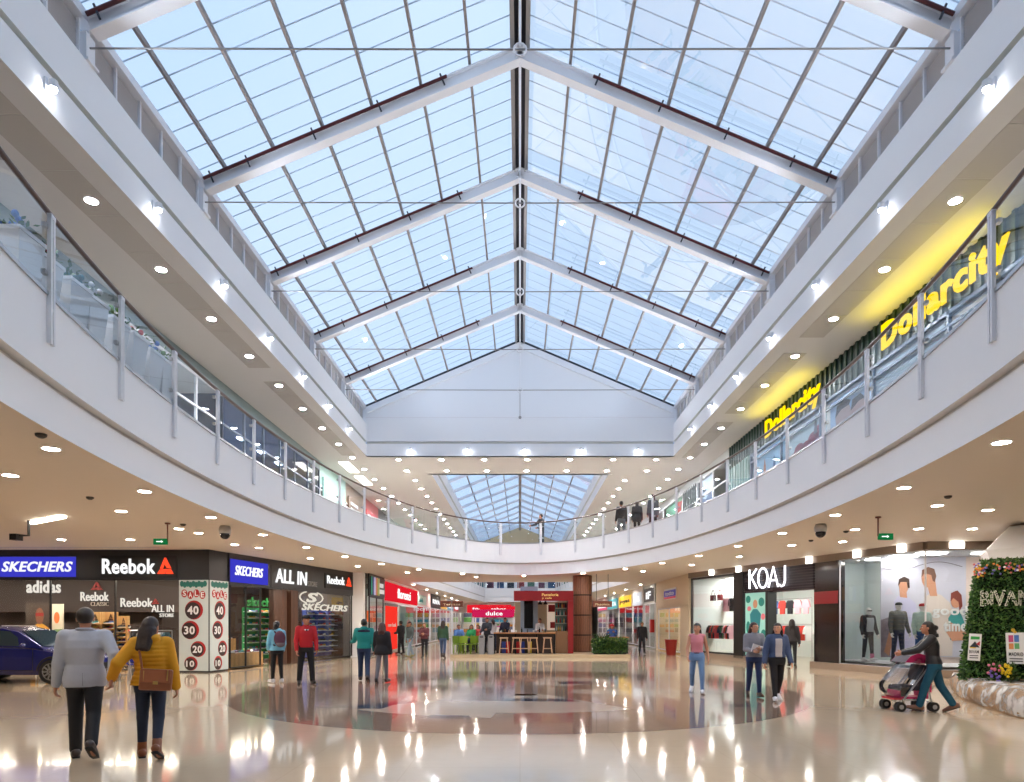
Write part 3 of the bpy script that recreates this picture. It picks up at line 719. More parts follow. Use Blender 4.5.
def shoe(fr, u, d, z, k, label, group, scale=1.0, ang=0.0):
    k = k % len(SHOE_COLS)
    while len(shoe_protos) <= k:
        i = len(shoe_protos); a, c = SHOE_COLS[i]; b = shoe_mesh('shoe', None, None)
        me_o = build(b, 'shoe', [mat('shoe_upper_%d' % i, a, .6), mat('shoe_sole_%d' % i, c, .6)]); me = me_o.data; bpy.data.objects.remove(me_o); shoe_protos.append(me)
    o = bpy.data.objects.new('shoe', shoe_protos[k]); COL.objects.link(o); o.location = fr.w(u, d, z)
    o.rotation_euler = (0, 0, math.atan2(fr.u.y, fr.u.x) + ang); o.scale = (scale,)*3
    return props(o, label, 'shoe', group)
def shelf_unit(fr, u0, w, d, z0, z1, rows, m_back, m_shelf, label, group, shoes=4, what='', topsign=None, sh=.32, fill=1.0, seed=0):
    rnd = random.Random(seed)
    e = empty('display_shelf', fr.w(u0+w/2, d, z0), label, 'shelf', group)
    b = fr.mb(); b.box((u0, d, z0), (u0+w, d+.05, z1)); build(b, 'back_panel', m_back, e)
    for s in (0, 1):
        b = fr.mb(); b.box((u0+s*w-.02, d-.18, z0), (u0+s*w+.02, d, z1)); build(b, 'side_panel', m_back, e)
    top = z1 - (.35 if topsign else .12)
    for r in range(rows):
        z = z0 + .2 + (top - z0 - .25)*r/max(1, rows-1); b = fr.mb(); b.box((u0+.02, d-sh, z-.025), (u0+w-.02, d, z)); build(b, 'shelf_board', m_shelf, e)
        for k in range(shoes):
            if rnd.random() > fill: continue
            u = u0 + w*(k+.5)/shoes
            shoe(fr, u, d-.06, z, rnd.randrange(8), '%s shoe, %s on the %s board up %s' % (rnd_word(rnd), ordw(k), ordw(r), what), 'shoes ' + what, 1.0, PI/2 if rnd.random() < .8 else PI)
    if topsign:
        b = fr.mb(); delta(b, u0+w*.3, z1-.3, w*.4, .24, d-.02, d-.002); build(b, 'emblem', wood_d, e)
    return e
def rnd_word(r): return r.choice(['coloured sports', 'low sports', 'laced sports', 'running'])

# ---------------- store A, facing the hall at the left
A = Frame((-20.9, 21.1), (-10.7, 21.1)); shell.what = 'with the dark fascia at the far left'
shell(A, 0, A.L, 4.2, brown_wall, zc=3.3, panels=5, sides=(1, 0), back=(0, A.L-2.8))
def aw(fr, x0, y0, x1, y1, d=0.0):
    a = fr.at(x0, y1, d); c = fr.at(x1, y0, d); return a[0], a[1], c[0], c[1]
zf0 = A.at(0, 579)[1]; zf1 = A.at(0, 553)[1]
b = A.mb(); b.box((-2, -.05, zf0), (A.L+.02, .06, ZC)); build(b, 'wall_fascia_left', charcoal, kind='structure', label='charcoal fascia band over the left shop')
u0, z0, u1, z1 = aw(A, 1.5, 557, 77, 577)
sign(A, u0, u1, z0, z1, SKB, [('SKECHERS', u0+.08, z0+.16, u1-u0-.16, .32, .02, .25, lamp('sign_silver', (225, 225, 235), .95))], 'blue SKECHERS sign at the far left of the dark fascia')
u0, z0, u1, z1 = aw(A, 103, 556, 178, 578)
ta, tz = A.at(104, 572.5); tb, tt = A.at(157, 559)
e = sign(A, u0, u1, z0, z1, black, [('Reebok', ta, tz-.05, tb-ta, tt-tz+.05, .02, 0, WHT)], 'black Reebok sign with red triangle on the dark fascia')
b = A.mb(); ta2, _ = A.at(159, 572); tb2, _ = A.at(175, 560); delta(b, ta2, tz-.05, tb2-ta2, tt-tz+.09, -.11, -.08); build(b, 'emblem', REDL, e)
pane(A, 0, A.L, 0.06, zf0, 0.0, 'window_5', 'glass front of the left shop', charcoal, 5, .04)
D = 3.6                                   # lettering and posters on the back wall of the shop
def bw(fr, x, y, d): return fr.at(x, y, d)
def wall_text(fr, s, x0, y0, x1, y1, d, m, label, bold=.02, shear=0.0, cat='lettering'):
    a = fr.at(x0, y1, d); c = fr.at(x1, y0, d); b = fr.mb(); add_text(b, s, a[0], a[1], c[0]-a[0], c[1]-a[1], d-.04, d, bold, shear)
    return build(b, 'wall_lettering', m, label=label, cat=cat)
shopw = lamp('inner_letter_light', (236, 226, 214), .8)
bh = A.mb(); a = A.at(0, 612, D); bh.box((.1, D, a[1]), (A.L-.1, D+.3, 3.3)); build(bh, 'wall_bulkhead', brown_wall, kind='structure')
wall_text(A, 'adidas', 27, 580.5, 61, 593, D-.02, shopw, 'pale adidas lettering on the brown wall inside the left shop')
wall_text(A, 'Reebok', 81, 592, 109, 601, D-.02, shopw, 'Reebok lettering under a red emblem inside the left shop', .01)
wall_text(A, 'CLASSIC', 91, 602, 109, 606, D-.02, mat('grey_letter', (170, 160, 150), .6), 'grey CLASSIC lettering inside the left shop', 0)
wall_text(A, 'Reebok', 121, 598, 153, 607, D-.02, shopw, 'long pale Reebok lettering behind the woman in yellow', .01)
b = A.mb(); u, z = A.at(152, 604, D-.02); delta(b, u, z, .28, .2, D-.06, D-.02); u, z = A.at(91, 590, D-.02); delta(b, u, z, .45, .3, D-.06, D-.02)
build(b, 'wall_emblem', mat('dull_red_emblem', (150, 40, 36), .5), label='dull red triangle emblems on the brown wall inside the left shop', cat='emblem')
wall_text(A, 'ALL IN', 152, 605, 174, 612, 1.2, shopw, 'white hand-drawn ALL IN lettering in the window behind the woman in yellow', 0)
wall_text(A, 'STORE', 160, 613.5, 174, 617, 1.2, shopw, 'small STORE lettering under the ALL IN lettering in the window', 0)
# two posters behind the car
def poster(fr, x0, y0, x1, y1, d, base, label, paint, th=.03, name='poster'):
    a = fr.at(x0, y1, d); c = fr.at(x1, y0, d); e = empty(name, fr.w((a[0]+c[0])/2, d, a[1]), label, 'poster')
    b = fr.mb(); b.box((a[0], d-th, a[1]), (c[0], d, c[1])); build(b, 'board', base, e)
    for i, (nm, m, polys) in enumerate(paint):
        b = fr.mb()
        for P in polys: b.prism([(a[0]+(c[0]-a[0])*q[0], a[1]+(c[1]-a[1])*q[1]) for q in P], d-th-.004-.001*i, d-th)
        build(b, nm, m, e)
    return e
def blob(cx, cy, rx, ry, n=12, a0=0): return [(cx+rx*math.cos(2*PI*k/n+a0), cy+ry*math.sin(2*PI*k/n+a0)) for k in range(n)]
skin_p = mat('printed_skin', (206, 150, 120), .6); skin_d = mat('printed_dark_skin', (120, 78, 56), .6); hair_p = mat('printed_hair', (60, 40, 32), .6)
poster(A, 26, 603, 52, 650, 2.6, mat('poster_brown', (64, 52, 44), .6), 'dark poster of a person in a yellow sports top behind the blue car', [
    ('printed_top', mat('printed_yellow', (208, 150, 40), .6), [[(.2,0),(.85,0),(.95,.45),(.66,.56),(.45,.56),(.15,.42)]]),
    ('printed_head', skin_d, [blob(.55,.72,.16,.18)]), ('printed_glasses', mat('printed_red', (150, 30, 30), .6), [[(.4,.72),(.7,.72),(.7,.79),(.4,.79)]]),
    ('printed_jersey', mat('printed_white', (226, 226, 226), .6), [[(.5,0),(.78,0),(.78,.2),(.5,.24)]])])
poster(A, 52.5, 604, 64, 640, 2.6, mat('poster_cream', (214, 206, 186), .6), 'pale poster with an orange blot behind the blue car', [('printed_blot', mat('printed_orange', (224, 110, 50), .6), [blob(.42,.62,.25,.16)]), ('printed_lines', mat('printed_green', (120, 150, 90), .6), [[(.2,.1),(.9,.1),(.9,.3),(.2,.3)]])])
for i, (x0, x1) in enumerate(((88, 103), (104.5, 117.5), (118.5, 129))):
    a = A.at(x0, 659, 2.4); c = A.at(x1, 612 if i < 2 else 616, 2.4)
    shelf_unit(A, a[0], c[0]-a[0], 2.4, 0.05, c[1], 8, wood_l, wood_l, 'wooden shoe display panel inside the left shop, %s of three' % ORD[i], 'wooden shoe displays', 3, 'of the %s wooden display' % ORD[i], topsign=True, seed=i)
for k in range(7):                                     # boxes and bags of stock at the back left
    x = 2 + 12*k if k < 2 else 0
spots(A, [A.at(x, 590, 1.5)[0] for x in (6, 40, 72, 118, 134, 150, 163, 172)], 1.5, 3.1, 'facing us at the far left')
# clothes rail and shelf at far left of the store
cols_c = [(200,60,50),(236,110,80),(40,90,110),(226,226,226),(30,30,36),(80,110,160),(180,170,60),(60,120,80),(230,180,190),(140,90,60)]
def garment_mesh(w=.42, h=.6, t=.07):
    b = MB(); P = [(-.12, h), (.12, h), (w/2, h-.1), (w/2+.05, h*.45), (w/2-.05, h*.42), (w/2-.07, h*.62), (w/2-.08, 0), (-w/2+.08, 0), (-w/2+.07, h*.62), (-w/2+.05, h*.42), (-w/2-.05, h*.45), (-w/2, h-.1)]
    return b.prism(P, -t/2, t/2)
garm = []
def garment(fr, u, d, z, k, label, group, face=True, sc=1.0):
    k %= len(cols_c)
    while len(garm) <= k:
        o = build(garment_mesh(), 'garment', mat('cloth_%d' % len(garm), cols_c[len(garm)], .8, bump=.3, nscale=30)); garm.append(o.data); bpy.data.objects.remove(o)
    o = bpy.data.objects.new('shirt', garm[k]); COL.objects.link(o); o.location = fr.w(u, d, z); o.scale = (sc, sc, sc)
    o.rotation_euler = (0, 0, math.atan2(fr.u.y, fr.u.x) + (0 if face else PI/2))
    return props(o, label, 'shirt', group)
def rack(fr, u0, u1, d, z, label, what, n=8, face=False, seed=0, pal=None):
    rnd = random.Random(seed); e = empty('clothes_rail', fr.w((u0+u1)/2, d, 0), label, 'clothes rail', 'clothes rails in the shops')
    b = fr.mb(); b.tube([(u0, d, z), (u1, d, z)], .018, 6); build(b, 'top_bar', chrome, e)
    for u in (u0, u1): b = fr.mb(); b.tube([(u, d, 0.02), (u, d, z)], .018, 6); build(b, 'leg', chrome, e)
    for k in range(n):
        garment(fr, u0+.1+(u1-u0-.2)*(k+.5)/n, d, z-.66, (pal or list(range(10)))[rnd.randrange(len(pal or range(10)))], 'shirt hanging %s, %s from the left' % (what, ordw(k)), 'shirts ' + what, face)
rack(A, A.at(2, 640, 1.6)[0], A.at(36, 640, 1.6)[0], 1.6, 1.45, 'chrome clothes rail behind the blue car at the far left', 'on the rail behind the blue car', 9, seed=2, pal=[0,1,2,3,1])
rack(A, A.at(130, 640, 1.0)[0], A.at(172, 640, 1.0)[0], 1.0, 1.3, 'chrome clothes rail by the window behind the woman in yellow', 'on the rail behind the woman in yellow', 7, seed=3, pal=[4,4,0,2,3])

# ---------------- pillar with the sale posters
p0, p1, p2 = (-10.72, 21.06), (-9.72, 20.95), (-9.55, 21.9)
b = MB(); b.prism([p0, p1, p2, (-9.8, 22.0), (-10.72, 22.0)], 0, ZC, axis='Z'); build(b, 'wall_pillar', charcoal, kind='structure', label='dark corner pillar between the two left shop fronts')
sale_bg = mat('sale_poster_pale', (206, 216, 216), .35, noise=.06, nscale=6); dkr = mat('sale_dark_disc', (54, 38, 40), .4); rdr = mat('sale_red_ring', (178, 40, 44), .4); wht = mat('print_white', (240, 240, 240), .4); grn = mat('sale_green', (44, 120, 110), .5)
for fi, (q0, q1, x0, x1) in enumerate(((p0, p1, 180, 208), (p1, p2, 209, 226))):
    fr = Frame(q0, q1); zt = 1.55 + (623-580)*21/F; e = empty('sale_poster', fr.w(fr.L/2, -.02, .05), 'tall pale sale poster with four number discs on the pillar\'s %s face' % ('wide front' if fi == 0 else 'narrow side'), 'poster', 'sale posters on the corner pillar')
    b = fr.mb(); b.box((.02, -.03, .05), (fr.L-.02, -.005, zt)); build(b, 'board', sale_bg, e)
    W_ = fr.L
    b = fr.mb()
    for k in range(9): b.prism(blob(W_*(.12+.095*k), zt-.12-.03*(k % 2), W_*.07, .1, 7), -.036, -.03)
    build(b, 'leaf_trim', grn, e)
    b = fr.mb()
    for k in range(4): b.prism(blob(W_*(.2+.2*k), zt-.42-.05*(k % 2), W_*.10, .13, 10), -.038, -.03)
    build(b, 'bauble', rdr, e)
    b = fr.mb()
    for k, c in enumerate('SALE'): add_text(b, c, W_*(.15+.2*k), zt-.5-.05*(k % 2), W_*.11, .17, -.044, -.038, .02)
    build(b, 'lettering', wht, e)
    for k, (s, cx, py, rr) in enumerate((('40', .52, 610, .30), ('30', .40, 630, .29), ('20', .66, 649, .25), ('10', .42, 663.5, .22))):
        z = 1.55 + (623-py)*21/F; rx = rr*(1 if fi == 0 else .95*W_/1.0)
        b = fr.mb(); b.prism(blob(W_*cx, z, rx, rr, 24), -.038, -.03); build(b, 'red_ring', rdr, e)
        b = fr.mb(); b.prism(blob(W_*cx-rx*.12, z-.02, rx*.86, rr*.88, 24), -.042, -.038); build(b, 'disc', dkr, e)
        b = fr.mb(); add_text(b, s, W_*cx-rx*.72, z-rr*.48, rx*1.25, rr*.9, -.047, -.042, .03); build(b, 'number', wht, e)

# ---------------- store B, angled left front
B = Frame((-9.55, 21.9), (-7.65, 30.5)); shell.what = 'behind the angled left front'
shell(B, .1, B.L, 4.6, brown_wall, zc=3.32, panels=4, sides=(0, 1), back=(2.45, B.L))
zb0, zb1 = 2.80, 3.76
b = B.mb(); b.box((0, -.05, zb0), (B.L, .06, ZC)); build(b, 'wall_fascia_angled', charcoal, kind='structure', label='charcoal fascia band over the angled left shop')
def bsign(fr, x0, x1, y0l, y1l, back, texts, label, pad=0.0):
    u0, _ = fr.at(x0, y0l); u1, _ = fr.at(x1, y0l); z1 = fr.at(x0, y0l)[1]; z0 = fr.at(x0, y1l)[1]
    return u0, u1, z0, z1
u0, u1, z0, z1 = bsign(B, 220.5, 266, 557.5, 581, None, None, '')
sign(B, max(u0,.05), u1, z0, z1, SKB, [('SKECHERS', max(u0, .05)+.2, z0+.24, u1-u0-.95, .32, .005, .25, WHT)], 'bright blue SKECHERS sign at the near end of the angled front')
u0, z0 = B.at(273.5, 584.5); u1, z1 = B.at(305, 566.5); zz = B.at(273.5, 567)[1]
e = sign(B, u0-.25, B.at(322, 580)[0], z0-.1, zz+.05, charcoal, [('ALL IN', u0, z0+.08, u1-u0, zz-z0-.12, .015, .05, WHT), ('STORE', B.at(306, 580)[0], z0+.06, B.at(315, 580)[0]-B.at(306, 580)[0], .2, 0, 0, mat('letter_grey', (150, 150, 152), .6))], 'charcoal ALL IN STORE sign in the middle of the angled front', d=-.07)
u0, z0 = B.at(323.5, 588); u1, _ = B.at(351, 588); z1 = B.at(324, 573)[1]
e = sign(B, u0, u1, z0, z1, black, [('Reebok', u0+.15, z0+.2, (u1-u0)*.62, .34, 0, 0, WHT)], 'black Reebok sign with red triangle at the far end of the angled front')
b = B.mb(); delta(b, u0+(u1-u0)*.74, z0+.18, (u1-u0)*.2, .4, -.11, -.08); build(b, 'emblem', REDL, e)
ud0, ud1 = B.at(281, 640)[0], B.at(297.5, 640)[0]
pane(B, .1, ud0-1.3, .06, zb0, 0, 'window_6', 'near glass of the angled left shop', charcoal, 2, .03)
pane(B, ud1, B.L-.05, .06, zb0, 0, 'window_7', 'far glass of the angled left shop', charcoal, 1, .03)
b = B.mb(); b.box((ud0, -.03, 0), (ud0+.35, .5, zb0)); b.box((ud1-.5, -.03, 0), (ud1, .5, zb0)); b.box((ud0, .3, 0), (ud1, .5, zb0)); build(b, 'wall_portal', wood_d, kind='structure', label='dark brown portal in the angled left front')
# big S emblem and lettering on the far glass
u0, z0 = B.at(301, 610); u1, z1 = B.at(347, 604); e = empty('window_lettering', B.w(u0, -.02, z0), 'large silver S emblem and SKECHERS lettering on the far glass of the angled front', 'lettering')
silver = lamp('silver_letter', (226, 220, 204), .7)
b = B.mb(); add_text(b, 'SKECHERS', u0, B.at(301, 610)[1], u1-u0, .27, -.05, -.02, .02, .25); build(b, 'lettering', silver, e)
us0, us1 = B.at(299, 600)[0], B.at(322, 600)[0]; zs0, zs1 = B.at(305, 603.5)[1], B.at(305, 591)[1]
b = B.mb(); add_text(b, 'S', us0+(us1-us0)*.27, zs0+.05, (us1-us0)*.5, zs1-zs0-.1, -.05, -.02, .03, .2); build(b, 'letter_s', silver, e)
b = B.mb()
for sgn in (-1, 1):
    pts = [(us0+(us1-us0)*(.5+sgn*.5*math.cos(a)), -.035, (zs0+zs1)/2+(zs1-zs0)*.5*math.sin(a)) for a in np.linspace(-1.1, 1.1, 9)]; b.tube(pts, .03, 6)
build(b, 'bracket', silver, e)
# green shelves, table of shoes, blue shelves
ids = [(240, 252), (253, 262), (262.5, 270), (270.5, 277), (277.5, 283)]
for i, (xa, xb) in enumerate(((243, 256), (257, 268), (269, 279))):
    a = B.at(xa, 655, 2.0)[0]; c = B.at(xb, 655, 2.0)[0]
    shelf_unit(B, a, c-a, 2.0, .1, 2.15, 8, green_p, mat('green_board', (150, 190, 160), .5), 'green shoe display wall inside the angled shop, %s panel' % ORD[i], 'green shoe displays', 4, 'of the %s green display' % ORD[i], seed=10+i)
for i, (xa, xb) in enumerate(((303, 313), (314, 324), (325, 336), (337, 348))):
    a = B.at(xa, 655, 1.0)[0]; c = B.at(xb, 655, 1.0)[0]
    shelf_unit(B, a, c-a, 1.0, .1, 2.1, 8, blue_p, mat('pale_board', (190, 196, 216), .5), 'blue shoe display wall inside the angled shop, %s panel' % ORD[i], 'blue shoe displays', 3, 'of the %s blue display' % ORD[i], seed=20+i)
a = B.at(229, 664, .3)[0]; c = B.at(262, 664, .3)[0]; L = c-a
e = empty('display_table', B.w(a+L/2, 1.0, 0), 'stepped wooden table of shoes in the near window of the angled shop', 'table')
b = B.mb(); b.box((a+.05, .25, 0.02), (a+L, 1.0, .52)); build(b, 'lower_step', wood_l, e, bevel=.01)
b = B.mb(); b.box((a+.05, 1.0, 0.02), (a+L*.72, 1.6, 1.0)); build(b, 'upper_step', wood_l, e, bevel=.01)
for k in range(12): shoe(B, a+.15+(L-.3)*k/11, .35+.2*(k % 2), .525, k*3+1, 'sports shoe on the lower step of the wooden table, %s from the left' % ordw(k), 'shoes on the wooden table', 1, 1.3 + .3*(k % 3))
for k in range(7): shoe(B, a+.15+(L*.6)*k/6, 1.25, 1.005, k*5+2, 'sports shoe on the upper step of the wooden table, %s from the left' % ordw(k), 'shoes on the upper step', 1, 1.3)
spots(B, [B.at(x, 590, 1.4)[0] for x in (231, 236, 242, 249, 256, 263, 272, 281)], 1.4, 3.1, 'behind the angled left front')
wall_text(B, 'skechers', 247, 599, 282, 606, 2.2, mat('green_letter', (40, 120, 60), .5), 'green lettering inside the near window of the angled shop')
b = B.mb(); u, z = B.at(345, 612, 2.8); b.box((u-2.2, 2.8, 2.25), (u, 2.85, 3.1)); build(b, 'poster', mat('yellow_blue_print', (170, 140, 40), .5, noise=.6, nscale=4), label='yellow and blue poster above the blue shelves of the angled shop', cat='poster')
sp = B.at(243, 613, 1.3); 
# white column between angled shop and corridor
b = MB(); b.box((-7.72, 30.5, 0), (-7.15, 31.0, ZC)); build(b, 'wall_column', white, kind='structure', label='white column at the end of the angled left front')

# ---------------- left corridor
CL = Frame((-7.0, 31.0), (-6.95, 76.0)); CR = Frame((7.87, 76.0), (7.87, 31.0))
PAL = [(214,60,70),(60,150,180),(236,226,214),(120,180,90),(230,150,60),(240,240,240),(90,90,110),(200,90,150),(60,90,160),(236,200,80)]
def merch(fr, u0, u1, d, what, seed, rows=3, zmax=2.5, n=None):
    """stock on wall shelves: every box or folded pile a thing"""
    rnd = random.Random(seed); n = n or max(2, int((u1-u0)/.95)); e = empty('stock_shelf', fr.w((u0+u1)/2, d, .3), 'white stock shelf %s' % what, 'shelf', 'stock shelves')
    for r in range(rows):
        z = .45 + (zmax-.7)*r/max(1, rows-1); b = fr.mb(); b.box((u0, d-.35, z-.04), (u1, d, z)); build(b, 'shelf_board', white, e)
        for k in range(n):
            u = u0 + (u1-u0)*(k+.5)/n; h = rnd.uniform(.28, .56); w = (u1-u0)/n*rnd.uniform(.78, .96); ci = rnd.randrange(10)
            b = fr.mb(); b.box((u-w/2, d-.3, z+.002), (u+w/2, d-.05, z+h)); b.box((u-w/2-.01, d-.31, z+h), (u+w/2+.01, d-.04, z+h+.03))
            build(b, 'stock_box', mat('stock_%d' % ci, PAL[ci], .6), label='%s box on the %s shelf up %s' % (ordw(k), ordw(r), what), cat='box', group='stock boxes ' + what)
def small_shop(fr, u0, u1, what, m_wall, zs=2.75, zt=3.6, depth=3.2, win='window_8', seed=1, rows=3):
    shell.what = what; shell(fr, u0, u1, depth, m_wall, zc=3.45, panels=max(1, int((u1-u0)/3)), plevel=lamp('bright_shop_panel', (255, 250, 244), 24))
    b = fr.mb(); b.box((u0, -.04, zs), (u1, .06, ZC)); build(b, 'wall_fascia', m_wall, kind='structure')
    pane(fr, u0+.1, u1-.1, .08, zs, 0, win, 'glass front of the shop ' + what, steel_white, 2, .05)
    merch(fr, u0+.3, u1-.3, depth-.05, what, seed, rows)
def cu(x): return CL.at(x, 640)[0]
# shop C: coloured stripes sign, black interior
uC = (0.0, cu(383.5)); shell.what = 'with the colour-striped sign'
shell(CL, uC[0], uC[1], 3, mat('dark_interior', (36, 34, 40), .5), zc=3.3, panels=1)
b = CL.mb(); b.box((uC[0], -.04, 2.8), (uC[1], .06, ZC)); build(b, 'wall_fascia', charcoal, kind='structure')
e = empty('shop_sign', CL.w(1, -.1, 2.8), 'dark sign with bright vertical colour stripes beside the white column', 'sign')
zt = 3.75; b = CL.mb(); b.box((.05, -.09, 2.85), (uC[1]-.1, -.04, zt)); build(b, 'sign_board', charcoal, e)
us = (uC[1]-.1)*.55
for k, c in enumerate([(30,140,120),(40,40,70),(90,110,190),(220,220,230),(140,60,130),(230,160,60),(60,110,70),(200,200,120)]):
    b = CL.mb(); b.box((.08+us*k/8, -.11, 2.88), (.08+us*(k+.9)/8, -.09, zt-.03)); build(b, 'colour_stripe', mat('stripe_%d' % k, c, .5, emit=.35), e)
b = CL.mb(); b.box((.2+us, -.1, 3.0), (uC[1]-.3, -.09, 3.2)); b.box((.2+us, -.1, 3.3), (uC[1]-.5, -.09, 3.5)); build(b, 'lettering', mat('stripe_white', (220, 220, 220), .5, emit=.5), e)
pane(CL, uC[0]+.1, uC[1]-.1, .08, 2.8, 0, 'window_9', 'dark glass front beside the white column', charcoal, 2)
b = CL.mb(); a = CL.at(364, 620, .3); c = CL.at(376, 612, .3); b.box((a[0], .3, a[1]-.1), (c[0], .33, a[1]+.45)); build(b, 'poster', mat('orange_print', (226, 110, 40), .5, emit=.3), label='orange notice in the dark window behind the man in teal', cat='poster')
merch(CL, uC[0]+.4, uC[1]-.3, 2.9, 'in the dark shop beside the white column', 5, 4)
# shop D: red sign
uD = (uC[1], cu(416.5)); shell.what = 'under the red sign'
shell(CL, uD[0], uD[1], 3, mat('pale_interior', (206, 222, 220), .5), zc=3.4, panels=2)
redm = lamp('red_sign_light', (214, 30, 44), .8)
b = CL.mb(); b.box((uD[0], -.02, 2.6), (uD[1], .06, ZC)); build(b, 'wall_fascia', white, kind='structure')
zt = 3.7; ut0, ut1 = cu(396), cu(409)
sign(CL, uD[0]+.15, uD[1]-.1, 2.72, zt, redm, [('florenzi', ut0, 2.95, ut1-ut0, .55, .005, 0, WHT)], 'long red florenzi sign above a red door panel')
ua, ub = cu(385.5), cu(396.5)
b = CL.mb(); b.box((ua, -.05, .1), (ub, .02, 2.45)); e = build(b, 'door_panel', lamp('red_panel_light', (235, 52, 40), .8), label='plain bright red panel beside the pale poster under the red sign', cat='panel')
b = CL.mb(); add_text(b, 'new look', ua+.4, 1.35, ub-ua-.8, .2, -.06, -.05, .02); build(b, 'lettering', wht, e)
b = CL.mb(); b.box((ua-.15, -.05, 2.45), (ub+.2, .02, 2.6)); build(b, 'trim_9', grey_steel, kind='structure')
poster(CL, 400, 603, 415, 648, .25, mat('pale_green_print', (176, 214, 206), .5), 'pale green poster of a figure in red in the window under the red sign', [('printed_figure', mat('printed_red2', (200, 60, 60), .6), [[(.4,.2),(.62,.2),(.66,.55),(.52,.62),(.38,.55)]]), ('printed_head', skin_p, [blob(.52,.7,.09,.07)])])
pane(CL, cu(398.5), uD[1]-.1, .08, 2.6, 0, 'window_10', 'glass front under the red sign', steel_white, 1)
# shops E, F and the rest of the left corridor
uE = (uD[1], cu(430)); small_shop(CL, uE[0], uE[1], 'with the pale sign next to the red one', mat('pink_interior', (226, 190, 190), .6), seed=31, win='window_11')
sign(CL, uE[0]+.2, uE[0]+(uE[1]-uE[0])*.6, 2.85, 3.5, mat('pale_green_sign', (178, 196, 188), .5), [('moda', uE[0]+.8, 3.0, 1.6, .3, .02, 0, mat('sign_teal', (40, 110, 110), .5))], 'pale green sign next to the red one')
uF = (uE[1], cu(440)); small_shop(CL, uF[0], uF[1], 'with the black front', mat('black_interior', (24, 24, 28), .5), seed=32, win='window_12')
sign(CL, uF[0]+.3, uF[1]-.3, 2.9, 3.6, black, [('RIVA', uF[0]+1, 3.1, uF[1]-uF[0]-2, .35, .02, 0, WHT)], 'black sign on the black shop front of the left corridor')
u = uF[1]; k = 0
for w, c, sc, tx in ((5, (224,214,200), (224,170,40), 'OUTLET'), (6, (214,226,232), (60,150,190), 'cielo'), (6, (236,216,216), (200,50,60), 'ROSSO'), (6, (222,222,226), (60,60,70), 'metro')):
    if u + w > CL.L: w = CL.L - u
    if w < 1: break
    what = '%s past the black shop front' % ordw(k)
    small_shop(CL, u, u+w, what, mat('corridor_wall_%d' % k, c, .6), seed=40+k, win='window_13', rows=4)
    sign(CL, u+.6, u+w-.6, 2.85, 3.5, mat('corridor_sign_%d' % k, sc, .5, emit=.4), [(tx, u+1.2, 3.0, w-2.4, .34, .02, 0, WHT)], 'lit %s sign of the far left corridor' % tx)
    u += w; k += 1
# far end wall with shops
E = Frame((-7, 76.0), (8, 76.0)); 
small_shop(E, 0, 7, 'at the far end, left half', mat('far_wall_a', (230, 226, 226), .6), seed=60, win='window_14', rows=4); small_shop(E, 7, 15, 'at the far end, right half', mat('far_wall_b', (226, 230, 232), .6), seed=61, win='window_15', rows=4)
sign(E, 1, 6, 2.7, 3.6, redm, [('todo moda', 1.6, 2.95, 3.6, .45, .02, 0, WHT)], 'long red sign across the far end wall')
sign(E, 8, 11.5, 2.7, 3.5, redm, [('hogar', 8.6, 2.95, 2.2, .4, .02, 0, WHT)], 'short red sign on the right half of the far end wall')

# ---------------- right corridor (left to right = far to near)
def ru(x): return CR.at(x, 640)[0]
k = 0
for x0, x1, c, sc, tx in ((598, 608, (226,206,206), (200,70,110), 'bella'), (608, 619, (216,224,226), (70,160,170), 'VISTA'), (619, 633, (228,220,196), (236,196,40), 'joyas'), (633, 643.5, (226,226,226), (180,190,200), 'casa')):
    a, c2 = ru(x0), ru(x1); what = 'in the right corridor under the %s sign' % tx
    small_shop(CR, a, c2, what, mat('right_wall_%d' % k, c, .6), seed=70+k, win='window_16', rows=4)
    sign(CR, a+.5, c2-.5, 2.75, 3.55, mat('right_sign_%d' % k, sc, .5, emit=.5), [(tx, a+1.0, 2.95, c2-a-2.0, .36, .02, 0, mat('sign_ink', (60, 40, 60), .5) if k == 2 else WHT)], 'lit %s sign of the right corridor' % tx); k += 1
a, c2 = ru(644.5), ru(655.5)
small_shop(CR, a, c2, 'with the small black sign in the right corridor', mat('grey_interior', (186, 190, 188), .6), seed=80, win='window_17')
sign(CR, a+.3, c2-.3, 2.85, 3.65, black, [('iF', a+1.0, 3.0, c2-a-2.0, .45, .03, 0, WHT)], 'small black sign over the pale grey front of the right corridor')
b = CR.mb(); b.box((c2-.5, -.25, 1.0), (c2-.05, -.05, 1.75)); build(b, 'hose_cabinet', mat('red_box', (190, 40, 44), .5), label='red fire hose cabinet on the right corridor wall', cat='cabinet')
a, c2 = ru(657), CR.L
shell.what = 'in the cream wall'
b = CR.mb(); b.box((a, -.05, 2.35), (c2, .06, ZC)); b.box((a, -.05, 0), (a+.5, .06, 2.4)); b.box((ru(681.3), -.05, 0), (c2, .06, 2.4)); build(b, 'wall_cream', cream, kind='structure', label='cream shop wall in the right corridor')
c3 = ru(681.3)
shell(CR, a, c3, 3.2, mat('warm_interior', (206, 180, 130), .6), zc=3.4, panels=2, plevel=lamp('bright_shop_panel', (255, 250, 244), 24))
pane(CR, a+.5, c3, .08, 2.35, 0, 'window_18', 'glass front in the cream wall', steel_white, 2)
merch(CR, a+.6, c3-.3, 2.9, 'behind the cream wall', 90, 4)
u0, z0 = CR.at(665.5, 597); u1, z1 = CR.at(677.5, 587)
e = sign(CR, u0, u1, 2.78, 3.35, wht, [('totto', u0+.4, 2.98, u1-u0-.8, .2, .03, 0, wht)], 'small blue white and red sign on the cream wall')
